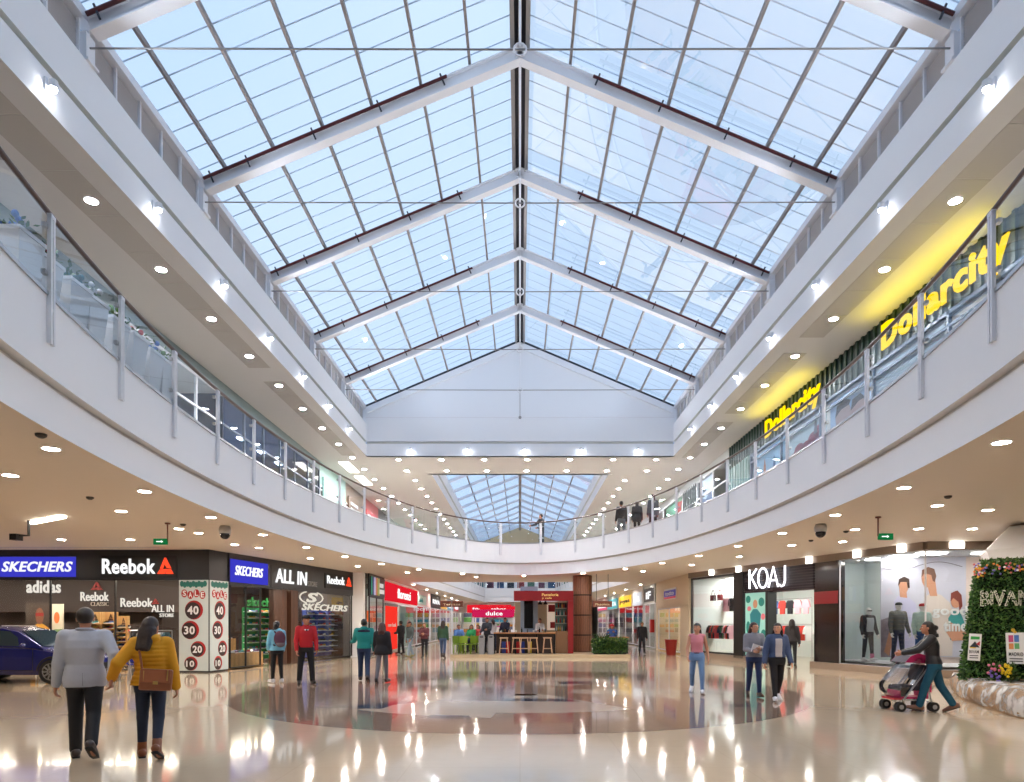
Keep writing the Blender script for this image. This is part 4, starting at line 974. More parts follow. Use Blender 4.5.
b = CR.mb(); b.box((u0+.06, -.095, 2.93), (u1-.06, -.08, 3.25)); build(b, 'blue_field', mat('sign_navy', (40, 50, 150), .5, emit=.3), e)
b = CR.mb(); b.box((u0+.06, -.095, 2.82), (u1-.06, -.08, 2.92)); build(b, 'red_field', mat('sign_red', (190, 40, 60), .5, emit=.3), e)
b = MB(); b.lathe((7.35, 32.6, 0), [(.22, 0), (.26, .25), (.3, .7), (.32, .75), (.27, .75)], 14); build(b, 'plant_pot', mat('red_pot', (150, 40, 34), .4), label='tall red pot at the foot of the cream wall', cat='pot', smooth=False)

# ---------------- right angled front: clothes window, KOAJ, black panel, white window
Rr = Frame((7.87, 31.0), (11.5, 19.0))
def rx(x, y=640): return Rr.at(x, y)[0]
zt = 3.6
b = Rr.mb(); b.box((0, -.1, 3.62), (Rr.L, .08, ZC)); build(b, 'trim_10', mat('bronze_band', (128, 112, 100), .4), kind='structure', label='brown band above the right shop fronts')
bl = lamp('square_light_glow', (255, 250, 240), 8)
for k, x in enumerate((714, 741, 812, 860, 905)):
    u = rx(x); b = Rr.mb(); b.box((u-.13, -.16, 3.63), (u+.13, -.1, 3.84)); build(b, 'square_light', bl, label='small square light on the brown band over the right shops, %s from the far end' % ordw(k), cat='light', group='square lights on the brown band')
uK = [0.15, rx(736), rx(745.5), rx(767.5), rx(812.5), rx(815.5), rx(840)]
b = Rr.mb(); b.box((0, -.12, 0), (uK[3], .1, .22)); b.box((uK[4], -.12, 0), (Rr.L, .1, .22)); build(b, 'baseboard_right', stone, kind='structure', label='low stone plinth under the right shop windows')
shell.what = 'with the black KOAJ front'
shell(Rr, .1, uK[5], 5.0, pale_blue, zc=3.62, panels=6, m_side=pale_blue, plevel=lamp('bright_shop_panel', (255, 250, 244), 24))
pane(Rr, uK[0], uK[1], .22, 3.6, 0, 'window_19', 'tall clothes window left of the black front', charcoal, 1, .08)
b = Rr.mb(); b.box((uK[1], -.12, 0.12), (uK[2], .35, 3.62)); build(b, 'wall_black', black, kind='structure', label='black pier beside the KOAJ entrance')
b = Rr.mb(); b.box((uK[3], -.10, 0.0), (uK[3]+.15, .3, 2.75)); build(b, 'wall_black', black, kind='structure')
# fascia of dark slats
zk0 = 2.72
b = Rr.mb(); b.box((uK[2], 0, zk0), (uK[5], .2, 3.62)); build(b, 'wall_fascia_black', mat('black_fascia', (26, 24, 30), .3), kind='structure', label='black slatted fascia with the KOAJ sign')
e = empty('shop_sign', Rr.w((uK[2]+uK[4])/2, -.1, zk0), 'white glowing KOAJ sign on black slats', 'sign')
for k in range(9): b = Rr.mb(); z = zk0+.04+k*.096; b.box((uK[2], -.10, z), (uK[5], 0, z+.06)); build(b, 'slat', mat('slat_black', (40, 38, 46), .25), e)
u0 = rx(752.5); u1 = rx(793); z0 = Rr.at(752, 589)[1]; z1 = Rr.at(752, 570)[1]
b = Rr.mb(); W4 = (u1-u0)/4; hk_ = z1-z0; yk = -.17
def kt(*pts): b.tube([(u0+W4*p[0], yk, z0+hk_*p[1]) for p in pts], .034, 6)
kt((.08, 0), (.08, 1)); kt((.82, 1), (.10, .5)); kt((.25, .6), (.86, 0))
b.tube([(u0+W4*(1.47+.47*math.cos(a)), yk, z0+hk_*(.5+.5*math.sin(a))) for a in np.linspace(0, 2*PI, 29)[:-1]], .034, 6, closed=True)
kt((2.05, 0), (2.52, 1), (2.98, 0)); kt((2.22, .34), (2.82, .34)); kt((3.62, 1), (3.62, .25), (3.50, .05), (3.28, 0), (3.10, .1)); build(b, 'lettering', lamp('neon_white', (250, 246, 255), 2.2), e)
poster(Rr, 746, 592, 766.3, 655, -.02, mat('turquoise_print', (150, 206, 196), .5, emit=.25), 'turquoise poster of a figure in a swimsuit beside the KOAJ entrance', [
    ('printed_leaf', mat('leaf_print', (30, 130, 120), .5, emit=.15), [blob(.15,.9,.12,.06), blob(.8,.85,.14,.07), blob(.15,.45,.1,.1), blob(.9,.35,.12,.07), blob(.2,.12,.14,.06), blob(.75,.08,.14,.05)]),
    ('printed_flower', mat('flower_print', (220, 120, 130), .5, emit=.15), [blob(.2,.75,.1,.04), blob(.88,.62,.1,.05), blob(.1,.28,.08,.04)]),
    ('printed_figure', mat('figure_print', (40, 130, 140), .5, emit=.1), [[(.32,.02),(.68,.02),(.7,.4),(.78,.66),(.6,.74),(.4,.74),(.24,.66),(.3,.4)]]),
    ('printed_head', skin_p, [blob(.5,.82,.11,.07)])])
# clothes in the left window and inside the entrance
rack(Rr, Rr.at(709, 640, 1.0)[0], Rr.at(734, 640, 1.0)[0], 1.0, 1.5, 'low clothes rail in the tall window left of the black front', 'on the low rail of the tall window', 14, seed=5, pal=[4,8,4,7,4,0])
rack(Rr, Rr.at(706, 640, 1.7)[0], Rr.at(735, 640, 1.7)[0], 1.7, 2.75, 'high clothes rail in the tall window left of the black front', 'on the high rail of the tall window', 7, True, seed=6, pal=[8,4,0,5,4,9])
rack(Rr, Rr.at(770, 640, 3.2)[0], Rr.at(812, 640, 3.2)[0], 3.2, 2.6, 'high clothes rail inside the KOAJ entrance', 'on the high rail inside the KOAJ entrance', 5, True, seed=7, pal=[8,0,5,4,0])
rack(Rr, Rr.at(772, 640, 2.4)[0], Rr.at(812, 640, 2.4)[0], 2.4, 1.5, 'low clothes rail inside the KOAJ entrance', 'on the low rail inside the KOAJ entrance', 10, seed=8, pal=[4,0,6,5,3])
for k, (du, m, w) in enumerate(((.5, mat('handbag_black', (30, 28, 32), .5), .3), (1.4, mat('handbag_red', (170, 40, 50), .5), .26))):
    u = Rr.at(707+du*8, 600, .55)[0]; b = Rr.mb(); b.box((u, .5, 2.55), (u+w, .62, 2.8)); b.tube([(u+w/2+w*.35*math.cos(a), .56, 2.8+.22*math.sin(a)) for a in np.linspace(0, PI, 8)], .015, 5)
    build(b, 'handbag', m, label='%s handbag hanging high in the tall clothes window' % ('black', 'red')[k], cat='bag')
b = Rr.mb(); b.box((uK[4]-.75, 1.0, 0), (uK[4]-.1, 1.5, 1.15)); b.box((uK[4]-.8, .95, 1.15), (uK[4]-.05, 1.55, 1.2)); build(b, 'counter', mat('pale_counter', (206, 214, 216), .4), label='pale counter just inside the KOAJ entrance', cat='counter')
# black and red panel
b = Rr.mb(); b.box((uK[5], -.06, .22), (uK[6], .2, 3.62)); build(b, 'wall_dark_panel', mat('dark_mirror', (40, 30, 30), .12, spec=.8), kind='structure', label='dark brown glossy panel right of the KOAJ entrance')
b = Rr.mb(); b.box((uK[5]+.02, -.08, 2.2), (uK[6]-.02, -.06, 2.62)); build(b, 'panel_band', mat('deep_red', (140, 20, 30), .4), label='deep red band across the dark brown panel', cat='panel')
# white window with mannequins and poster
shell.what = 'behind the large white window'
b = Rr.mb(); b.box((uK[5]+.3, 1.75, 0), (uK[6]+1.75, 1.85, ZC)); build(b, 'wall_window_back', pale_blue, kind='structure')
b = Rr.mb(); b.box((uK[5]+.3, 0.25, 0), (uK[5]+.36, 1.75, ZC)); build(b, 'wall_window_side', pale_blue, kind='structure')
pane(Rr, uK[6], Rr.L, .22, 3.62, 0, 'window_20', 'large shop window at the right', steel_white, 1, .012)
R1 = Frame((11.5, 19.0), (19.0, 18.6))
pane(R1, 0, R1.L, .22, 3.62, 0, 'window_21', 'large shop window behind the green hedge', steel_white, 3, .012)
b = R1.mb(); b.box((0, -.1, 3.62), (R1.L, .08, ZC)); build(b, 'trim_11', mat('bronze_band', (128, 112, 100), .4), kind='structure')
b = R1.mb(); b.box((0, -.12, 0), (R1.L, .1, .22)); build(b, 'baseboard_far_right', stone, kind='structure')
b = R1.mb(); u = R1.at(985, 545)[0]; b.box((0.6, -.12, 3.66), (1.0, -.1, 3.82)); build(b, 'square_light', bl, label='small square light on the brown band behind the hedge', cat='light')
b = MB(); b.add([tuple(Rr.w(uK[5]+.3, .21, .3)), tuple(Rr.w(Rr.L, .1, .3)), tuple(R1.w(R1.L, .1, .3)), (19, 22.5, .3), tuple(Rr.w(uK[5]+.3, 1.8, .3))], [(0,1,2,3,4)]); build(b, 'floor_window', white, kind='structure', label='white display floor of the large right window')
b = MB(); b.add([tuple(Rr.w(uK[5]+.3, .21, 3.62)), tuple(Rr.w(Rr.L, .1, 3.62)), tuple(R1.w(R1.L, .1, 3.62)), (19, 22.5, 3.62), tuple(Rr.w(uK[5]+.3, 1.8, 3.62))], [(0,1,2,3,4)]); build(b, 'ceiling_window', white, kind='structure')

for k in range(6):
    p = Rr.w(uK[6]+.8+.95*k if k < 4 else 0, .8, 3.6) if k < 3 else R1.w(.6+1.6*(k-3), .8, 3.6)
    b = MB(); b.box((p.x-.35, p.y-.2, 3.58), (p.x+.35, p.y+.2, 3.61)); build(b, 'ceiling_light', lamp('window_panel', (255, 250, 244), 16), label='flat light panel over the large right window, %s from the far end' % ordw(k), cat='light', group='light panels in the shops')
PF = Frame(tuple(Rr.w(uK[6]+1.75, 1.75, 0))[:2], (19.6, 20.6))
b = PF.mb(); b.box((0, .05, 0), (PF.L, .15, ZC)); build(b, 'wall_window_rear', mat('rosy_wall', (230, 212, 202), .6), kind='structure')

# the printed poster wall: three printed people and lettering
yb = PF
pz0, pz1 = .35, 3.3
e = empty('poster_wall', PF.w(PF.L/2, 0, pz0), 'large printed poster of two men and a woman with good time lettering', 'poster')
xL, xR = 882, 966
def pp(x, y, d=0): return PF.at(x, y, d)
a = pp(881, 657); c = pp(966, 557)
b = PF.mb(); b.box((a[0], 0, a[1]), (c[0], .04, c[1])); build(b, 'board', mat('poster_sky', (206, 206, 220), .5, noise=.10, nscale=1.5), e)
def pf(name, m, pts, lvl):
    b = PF.mb(); b.prism([pp(x, y) for x, y in pts], -.004-.003*lvl, 0); return build(b, name, m, e)
def pel(cx, cy, rx_, ry_, n=14): return [(cx+rx_*math.cos(2*PI*k/n), cy+ry_*math.sin(2*PI*k/n)) for k in range(n)]
pf('printed_street', mat('print_street', (150, 140, 150), .5, noise=.5, nscale=6), [(881,620),(892,616),(892,657),(881,657)], 0)
pf('printed_shirt', mat('print_lilac', (206, 204, 232), .5), [(894,601),(898,596),(908,597),(916,604),(919,656),(890,656)], 1)
pf('printed_neck', skin_p, [(899,586),(906,588),(907,598),(900,597)], 2)
pf('printed_face', skin_p, pel(903.5,586,4.6,8), 3)
pf('printed_hair', hair_p, [(898,586),(899,579),(904,576.5),(909,579),(909.5,588),(907.5,588),(906.5,582),(900.5,582)], 4)
pf('printed_arm', skin_p, [(889,632),(893,620),(896,622),(893,640),(889,656),(884,652)], 2)
pf('printed_shirt', mat('print_cream', (222, 210, 202), .5), [(925,598),(931,592),(941,595),(950,603),(954,618),(952,656),(926,656),(922,620)], 2)
pf('printed_neck', skin_p, [(926,580),(935,580),(937,596),(930,596)], 3)
pf('printed_face', skin_p, pel(927.5,578,6,9.5), 4)
pf('printed_hair', mat('print_auburn', (110, 70, 50), .5), [(921.5,577),(922,570),(928,567),(934,569),(936,576),(934.5,582),(932.5,581),(931,575),(924,573.5)], 5)
pf('printed_dress', mat('print_teal', (60, 150, 150), .5), [(948,618),(953,611),(960,612),(964,622),(964,640),(950,640)], 4)
pf('printed_face', skin_p, pel(955.5,601,4.8,7), 6)
pf('printed_hair', mat('print_red_hair', (130, 60, 50), .5), [(950.5,601),(951,593),(957,590.5),(961,595),(962,606),(959.5,610),(958,602),(953,598)], 7)
pf('printed_arm', skin_p, [(946,632),(950,622),(966,632),(966,640),(952,641)], 6)
b = PF.mb(); a = pp(931.5, 618); c = pp(967, 606); add_text(b, 'good', a[0], a[1], c[0]-a[0], c[1]-a[1], -.05, -.02, .025); a = pp(931.5, 632.5); c = pp(964, 618); add_text(b, 'time', a[0]+.35, a[1]+.03, c[0]-a[0]-.3, c[1]-a[1]-.12, -.05, -.02, .025); build(b, 'lettering', wht, e)
b = PF.mb()
pts = [pp(x, 566+4*math.sin((x-882)/84*PI*2.0+.5)) for x in range(882, 966, 4)]; b.tube([(q[0], -.02, q[1]) for q in pts], .008, 5); build(b, 'light_string', mat('dark_wire', (70, 60, 70), .5), e)
# other street shops behind the kiosk get built with the kiosk
# ================================================================ people: signed-distance bodies turned into meshes
class Fld:
    def __init__(s, lo, hi, h):
        s.h = h; s.lo = np.array(lo, float); n = np.ceil((np.array(hi)-s.lo)/h).astype(int)+1; s.n = n
        s.ax = [s.lo[i] + h*np.arange(n[i]) for i in range(3)]; s.F = np.full(tuple(n), 9.0)
    def sub(s, lo, hi, m):
        sl = []
        for i in range(3):
            a = int(max(0, math.floor((lo[i]-m-s.lo[i])/s.h))); b = int(min(s.n[i], math.ceil((hi[i]+m-s.lo[i])/s.h)+1))
            if b <= a: return None, None
            sl.append(slice(a, b))
        X = s.ax[0][sl[0]][:,None,None]; Y = s.ax[1][sl[1]][None,:,None]; Z = s.ax[2][sl[2]][None,None,:]
        return tuple(sl), (X, Y, Z)
    def un(s, sl, d, k):
        f = s.F[sl]
        if k > 0:
            hh = np.maximum(k - np.abs(f - d), 0)/k; s.F[sl] = np.minimum(f, d) - hh*hh*k*.25
        else: s.F[sl] = np.minimum(f, d)
    def cap(s, a, b, ra, rb, k=.02, sy=1.0):
        a = np.array(a, float); b = np.array(b, float); R_ = max(ra, rb)
        sl, P = s.sub(np.minimum(a, b)-R_, np.maximum(a, b)+R_, k+3*s.h)
        if sl is None: return s
        X, Y, Z = P; v = b-a; L = max(v@v, 1e-9)
        t = np.clip(((X-a[0])*v[0]+(Y-a[1])*v[1]+(Z-a[2])*v[2])/L, 0, 1)
        d = np.sqrt((X-a[0]-t*v[0])**2+((Y-a[1]-t*v[1])/sy)**2+(Z-a[2]-t*v[2])**2) - (ra+t*(rb-ra))
        s.un(sl, d, k); return s
    def ell(s, c, r, k=.02, Rm=None):
        R_ = max(r); sl, P = s.sub(np.array(c)-R_, np.array(c)+R_, k+3*s.h)
        if sl is None: return s
        X, Y, Z = P[0]-c[0], P[1]-c[1], P[2]-c[2]
        if Rm is not None: X, Y, Z = (Rm[0][i]*X+Rm[1][i]*Y+Rm[2][i]*Z for i in range(3))
        q = np.sqrt((X/r[0])**2+(Y/r[1])**2+(Z/r[2])**2); q2 = np.sqrt((X/r[0]**2)**2+(Y/r[1]**2)**2+(Z/r[2]**2)**2)
        s.un(sl, q*(q-1)/np.maximum(q2, 1e-6), k); return s
    def torso(s, prof, off, z0, z1, k=.03, amp=0.0, pitch=.05):
        """prof rows: z, half width, half depth, x shift, y shift"""
        P = np.array(prof); mx = P[:,1].max()+off+abs(P[:,3]).max(); my = P[:,2].max()+off+abs(P[:,4]).max()
        sl, G = s.sub((-mx,-my,z0), (mx,my,z1), k+3*s.h)
        X, Y, Z = G; zz = np.clip(Z, P[0,0], P[-1,0])
        a = np.interp(zz, P[:,0], P[:,1])+off; b = np.interp(zz, P[:,0], P[:,2])+off
        if amp: a = a+amp*np.abs(np.sin(Z*PI/pitch)); b = b+amp*np.abs(np.sin(Z*PI/pitch))
        x0 = np.interp(zz, P[:,0], P[:,3]); y0 = np.interp(zz, P[:,0], P[:,4])
        e = 2.4; q = (np.abs((X-x0)/a)**e+np.abs((Y-y0)/b)**e)**(1/e)
        d = (q-1)*np.minimum(a, b); d = np.maximum(d, np.maximum(z0-Z, Z-z1)*np.ones_like(d)); s.un(sl, d, k); return s
    def cutz(s, z0=None, z1=None):
        Z = s.ax[2][None,None,:]
        if z0 is not None: s.F = np.maximum(s.F, z0-Z)
        if z1 is not None: s.F = np.maximum(s.F, Z-z1)
        return s
    def cut(s, fn):
        X = s.ax[0][:,None,None]; Y = s.ax[1][None,:,None]; Z = s.ax[2][None,None,:]; s.F = np.maximum(s.F, fn(X, Y, Z)+0*s.F); return s
    def mesh(s):
        F = s.F; ins = F < 0; nx, ny, nz = F.shape
        cnt = np.zeros((nx-1,ny-1,nz-1)); acc = np.zeros((nx-1,ny-1,nz-1,3))
        I = np.indices((nx-1,ny-1,nz-1)).transpose(1,2,3,0).astype(float)
        for ax in range(3):
            o = [0,0,0]; o[ax] = 1
            for p in (0,1):
                for q in (0,1):
                    c = [0,0,0]; c[(ax+1)%3] = p; c[(ax+2)%3] = q; c2 = [c[i]+o[i] for i in range(3)]
                    A = F[c[0]:c[0]+nx-1, c[1]:c[1]+ny-1, c[2]:c[2]+nz-1]; B_ = F[c2[0]:c2[0]+nx-1, c2[1]:c2[1]+ny-1, c2[2]:c2[2]+nz-1]
                    x = (A < 0) != (B_ < 0); t = np.where(x, A/np.where(A == B_, 1, A-B_), 0)
                    cnt += x
                    for i in range(3): acc[..., i] += np.where(x, c[i]+o[i]*t, 0)
        act = cnt > 0; idx = np.full(act.shape, -1); n = act.sum(); idx[act] = np.arange(n)
        V = s.lo + s.h*(I[act] + acc[act]/cnt[act][:,None]); Q = []
        for ax in range(3):
            u, v = (ax+1)%3, (ax+2)%3
            sl = [slice(1,-1)]*3; sl[ax] = slice(0,-1); sl2 = list(sl); sl2[ax] = slice(1,None)
            sl = [slice(0, None)]*3; sl[ax] = slice(0,-1); sl2 = [slice(0,None)]*3; sl2[ax] = slice(1,None)
            A = ins[tuple(sl)]; B_ = ins[tuple(sl2)]; X = np.argwhere(A != B_)
            X = X[(X[:,u] > 0) & (X[:,v] > 0) & (X[:,u] < F.shape[u]-1) & (X[:,v] < F.shape[v]-1)]
            if not len(X): continue
            def at(du, dv):
                Y_ = X.copy(); Y_[:,u] += du; Y_[:,v] += dv; return idx[Y_[:,0], Y_[:,1], Y_[:,2]]
            q = np.stack([at(-1,-1), at(0,-1), at(0,0), at(-1,0)], 1); f = A[X[:,0],X[:,1],X[:,2]]
            q[~f] = q[~f][:, ::-1]; Q.append(q)
        return V, (np.concatenate(Q) if Q else np.zeros((0,4), int))
def ik(a, c, l1, l2, hint):
    a = np.array(a, float); c = np.array(c, float); v = c-a; L = np.linalg.norm(v)
    if L > (l1+l2)*.995: c = a+v*(l1+l2)*.995/L; v = c-a; L = np.linalg.norm(v)
    u = v/L; x = (l1*l1-l2*l2+L*L)/(2*L); y = math.sqrt(max(0, l1*l1-x*x)); h = np.array(hint, float); h -= u*(h@u); h /= np.linalg.norm(h)+1e-9
    return a+u*x+h*y, c
SKIN_L = (206, 152, 124); SKIN_M = (178, 120, 94)
def pmat(kind, c, rough=.75):
    if kind == 'denim': return mat('denim_%d_%d_%d' % c, c, .8, noise=.18, nscale=14, bump=.15)
    if kind == 'hair': return mat('hair_%d_%d_%d' % c, c, .45, noise=.2, nscale=40, bump=.4)
    if kind == 'skin': return mat('skin_%d_%d_%d' % c, c, .5)
    if kind == 'leather': return mat('leather_%d_%d_%d' % c, c, .35, noise=.08, nscale=20)
    return mat('fabric_%d_%d_%d' % c, c, rough, noise=.05, nscale=30, bump=.12)
def put(V, Q, name, m, parent, Mw):
    """mesh from local arrays, placed by the person's world matrix, under parent (or top level)"""
    me = bpy.data.meshes.new(name); org = np.array(wloc(parent)) if parent is not None else np.array(Mw.translation)
    R_ = np.array(Mw.to_3x3()); T = np.array(Mw.translation)
    me.from_pydata((V@R_.T+T-org).tolist(), [], Q.tolist() if hasattr(Q, 'tolist') else Q)
    me.materials.append(m); me.polygons.foreach_set('use_smooth', [True]*len(me.polygons)); me.update()
    o = bpy.data.objects.new(name, me); COL.objects.link(o)
    if parent is not None: o.parent = parent
    else: o.location = org
    return o
def mpart(mb, name, m, parent, Mw, smooth=True):
    V = np.array([tuple(v) for v in mb.v]); return put(V, mb.f, name, m, parent, Mw)
PEOPLE = {}
def person(loc, h, head_deg, label, sex='m', legs=((0,0),(0,0)), arms=None, top=('sweater',(120,120,130)), trousers=('denim',(50,60,90)), shoes=(40,36,36), hair=('short',(34,26,24)),
           skin=SKIN_M, vx=.016, look=0.0, seat=None, group=None, build_=1.0, hem=None, face=True, cat='person', name='person', lean=0.0, top_extra=None, spread=.0):
    """legs: (hip flex, knee flex) left, right in degrees. arms: per side ('fk', flex, abduct, elbow) or ('ik', (x,y,z) local target as fractions of h). local +y is forward, +x the person's right"""
    s = h; fem = sex == 'f'; arms = arms or (('fk',4,7,8),('fk',-4,7,8))
    g = math.radians; hw = .05*s; L1, L2 = .245*s, .245*s; aH = .04*s
    zh = .53*s
    J = {}
    low = 9
    for i, sd in ((0,-1),(1,1)):
        f, k = g(legs[i][0]), g(legs[i][1]); hip = np.array((sd*hw, 0, zh)); sp = g(3*build_ + spread)
        kn = hip + L1*np.array((sd*math.sin(sp)*.35, math.sin(f), -math.cos(f))); ang = f-k
        an = kn + L2*np.array((sd*math.sin(sp)*.2, math.sin(ang), -math.cos(ang)))
        fp = ang*.75 if ang < 0 else ang*.6                       # foot pitch, toe down when the heel lifts
        if seat is not None: fp = 0
        fd = np.array((sd*.16, math.cos(fp), math.sin(fp))); fd /= np.linalg.norm(fd); up = np.array((0, -math.sin(fp), math.cos(fp)))
        heel = an - up*aH*.55 - fd*.03*s; toe = an - up*aH*.7 + fd*.105*s
        J[i] = (hip, kn, an, heel, toe, fd, up); low = min(low, (heel-up*.018*s)[2], (toe-up*.012*s)[2])
    dz = -low if seat is None else seat - (zh - .06*s)
    for i in (0,1): J[i] = tuple(p + np.array((0,0,dz)) for p in J[i][:5]) + J[i][5:]
    zh += dz; o = zh - .53*s
    ln = g(lean)
    def up_(p): p = np.array(p, float); q = p[2]-zh; return np.array((p[0], p[1]*1.0 + q*math.sin(ln), zh + q*math.cos(ln)))
    sw = (.108 if not fem else .096)*s*(.5+.5*build_); zs = .805*s+o
    bw = build_
    if fem: prof = [(.46,.088,.064),(.52,.098,.068),(.57,.086,.058),(.62,.070,.050),(.68,.076,.056),(.73,.084,.064),(.78,.084,.054),(.815,.06,.042),(.84,.036,.034)]
    else: prof = [(.46,.084,.060),(.52,.090,.064),(.57,.084,.060),(.62,.080,.057),(.68,.088,.062),(.73,.098,.066),(.78,.096,.058),(.815,.068,.046),(.845,.038,.036)]
    prof = [(z*s+o, a*s*bw, b_*s*bw, 0, (z*s+o-zh)*math.sin(ln)+(.004*s if z > .6 else 0)) for z, a, b_ in prof]
    A = {}
    for i, sd in ((0,-1),(1,1)):
        sh = up_((sd*sw, 0, zs)); l1, l2 = .178*s, .15*s; c = arms[i]
        if c[0] == 'fk':
            a, ab, e = g(c[1])+ln, g(c[2]), g(c[3]); d1 = np.array((sd*math.sin(ab), math.sin(a)*math.cos(ab), -math.cos(a)*math.cos(ab)))
            el = sh+l1*d1; inn = c[4] if len(c) > 4 else 0.0
            d2 = np.array((sd*(math.sin(ab)*.6-math.sin(g(inn))), math.sin(a+e), -math.cos(a+e)*math.cos(ab*.6))); d2 /= np.linalg.norm(d2); wr = el+l2*d2
        else:
            if len(c) > 3: c = (c[0], np.array((Matrix.Translation(Vector(loc)) @ Matrix.Rotation(g(head_deg), 4, 'Z')).inverted() @ Vector(c[1]))/s - np.array((0,0,o/s)), c[2])
            el, wr = ik(sh, np.array(c[1])*s + np.array((0,0,o if c[1][2] > 0 else 0)), l1, l2, c[2] if len(c) > 2 else (sd*.6, -.6, -.5))
        A[i] = (sh, el, wr)
    Mw = Matrix.Translation(Vector(loc)) @ Matrix.Rotation(g(head_deg), 4, 'Z')
    allp = np.array([p for i in (0,1) for p in J[i][:5]] + [p for i in (0,1) for p in A[i]]); lo = allp.min(0)-.17*s*.8; hi = allp.max(0)+.17*s*.8; hi[2] = max(hi[2], .87*s+o); lo[2] = min(lo[2], -.02)
    neck = up_((0, .004*s, .83*s+o)); hc = up_((0, .018*s, .925*s+o))
    # --- body
    f = Fld(lo, hi, vx); f.torso(prof, -.004, .47*s+o, .84*s+o, .03)
    for i in (0,1):
        hip, kn, an, heel, toe, fd, up = J[i]; f.cap(hip, kn, .050*s*bw, .033*s, .03); f.cap(kn, an, .033*s, .021*s, .015); f.cap(an-up*.02*s, toe-fd*.03*s, .02*s, .016*s, .015)
        sh, el, wr = A[i]; f.cap(sh, el, .030*s*bw, .023*s, .03); f.cap(el, wr, .023*s, .016*s, .012)
    f.cap(neck-np.array((0,0,.03*s)), hc-np.array((0,0,.03*s)), .033*s*(.9 if fem else 1), .030*s, .02)
    V, Q = f.mesh(); VS, QS, n = [V], [Q], len(V)
    # --- head, fine grid, turned by look
    hh = min(vx*.6, .010); r = .066*s
    fh = Fld((-.075*s,-.085*s,-.13*s), (.075*s,.085*s,.085*s), hh)
    fh.ell((0,-.004*s,.008*s), (.046*s,.056*s,.058*s), .01); fh.ell((0,.012*s,-.026*s), (.036*s,.040*s,.042*s), .02); fh.ell((0,.034*s,-.052*s), (.016*s,.014*s,.013*s), .012)
    fh.cap((0,.050*s,.006*s), (0,.062*s,-.018*s), .005*s, .009*s, .008); fh.cap((-.02*s,.050*s,.014*s), (.02*s,.050*s,.014*s), .006*s, .006*s, .01)
    fh.cap((-.010*s,.050*s,-.036*s), (.010*s,.050*s,-.036*s), .006*s, .006*s, .008)
    for sd in (-1,1): fh.ell((sd*.047*s,-.004*s,-.006*s), (.007*s,.012*s,.018*s), .006)
    fh.cap((0,-.012*s,-.04*s), (0,-.016*s,-.105*s), .029*s, .030*s, .02)
    Vh, Qh = fh.mesh(); lk = g(look); Rz = np.array(((math.cos(lk),-math.sin(lk),0),(math.sin(lk),math.cos(lk),0),(0,0,1)))
    toh = lambda P: P@Rz.T + hc
    VS.append(toh(Vh)); QS.append(Qh+n); n += len(Vh)
    # --- hands: palm, four fingers, thumb
    hands = {}
    for i, sd in ((0,-1),(1,1)):
        sh, el, wr = A[i]; d = (wr-el)/np.linalg.norm(wr-el); inward = np.array((-sd,0,0.)) if abs(d[0]) < .8 else np.array((0,0,-1.)); pn = inward-d*(inward@d); pn /= np.linalg.norm(pn); sdv = np.cross(d, pn)*(1 if sd < 0 else -1)
        fwd = np.array((0,1.,0)) if abs(d[1]) < .8 else np.array((0,0,1.))
        if sdv@fwd < 0: sdv = -sdv
        u = s/1.75; tip = wr+d*.1*u; fl = Fld(np.minimum(wr, tip)-.11*u, np.maximum(wr, tip)+.11*u, .0055)
        p0 = wr+d*.02*u; p1 = wr+d*.085*u
        for q in (-.026,-.009,.009,.026): fl.cap(p0+sdv*q*.7*u, p1+sdv*q*u, .016*u, .012*u, .012)
        fl.cap(wr-d*.03*u, p0, .024*u, .022*u, .015)
        for q, ln_ in ((-.028,.062),(-.010,.078),(.009,.084),(.027,.074)):
            b0 = p1+sdv*q*u; d1 = d*.92+pn*.38; d1 /= np.linalg.norm(d1); d2 = d*.45+pn*.9; d2 /= np.linalg.norm(d2); b1 = b0+d1*ln_*.5*u; b2 = b1+d2*ln_*.5*u
            fl.cap(b0, b1, .0092*u, .0085*u, .004); fl.cap(b1, b2, .0085*u, .007*u, .003)
        t0 = p0+sdv*.022*u; t1 = t0+(d*.5+sdv*.75+pn*.3)*.045*u; t2 = t1+(d*.85+sdv*.15+pn*.35)*.035*u; fl.cap(t0, t1, .012*u, .010*u, .01); fl.cap(t1, t2, .010*u, .008*u, .003)
        Vf, Qf = fl.mesh(); VS.append(Vf); QS.append(Qf+n); n += len(Vf); hands[i] = wr+d*.08*u
    root = put(np.concatenate(VS), np.concatenate(QS), name, pmat('skin', skin), None, Mw)
    props(root, label, cat, group); P = root
    # --- trousers
    if trousers:
        f = Fld(lo, hi, vx); tk, tcol = trousers[:2]; slim = len(trousers) > 2 and trousers[2] == 'slim'; q = .006 if slim else .014
        for i in (0,1):
            hip, kn, an, heel, toe, fd, up = J[i]; end = an+(kn-an)*.06
            f.cap(hip, kn, .048*s*bw+q, .034*s+q, .03); f.cap(kn, end, .034*s+q, (.024*s if slim else .030*s)+q*.8, .012)
        f.torso(prof, .010, .47*s+o, .60*s+o, .03)
        put(*f.mesh(), 'trousers', pmat(tk, tcol), P, Mw)
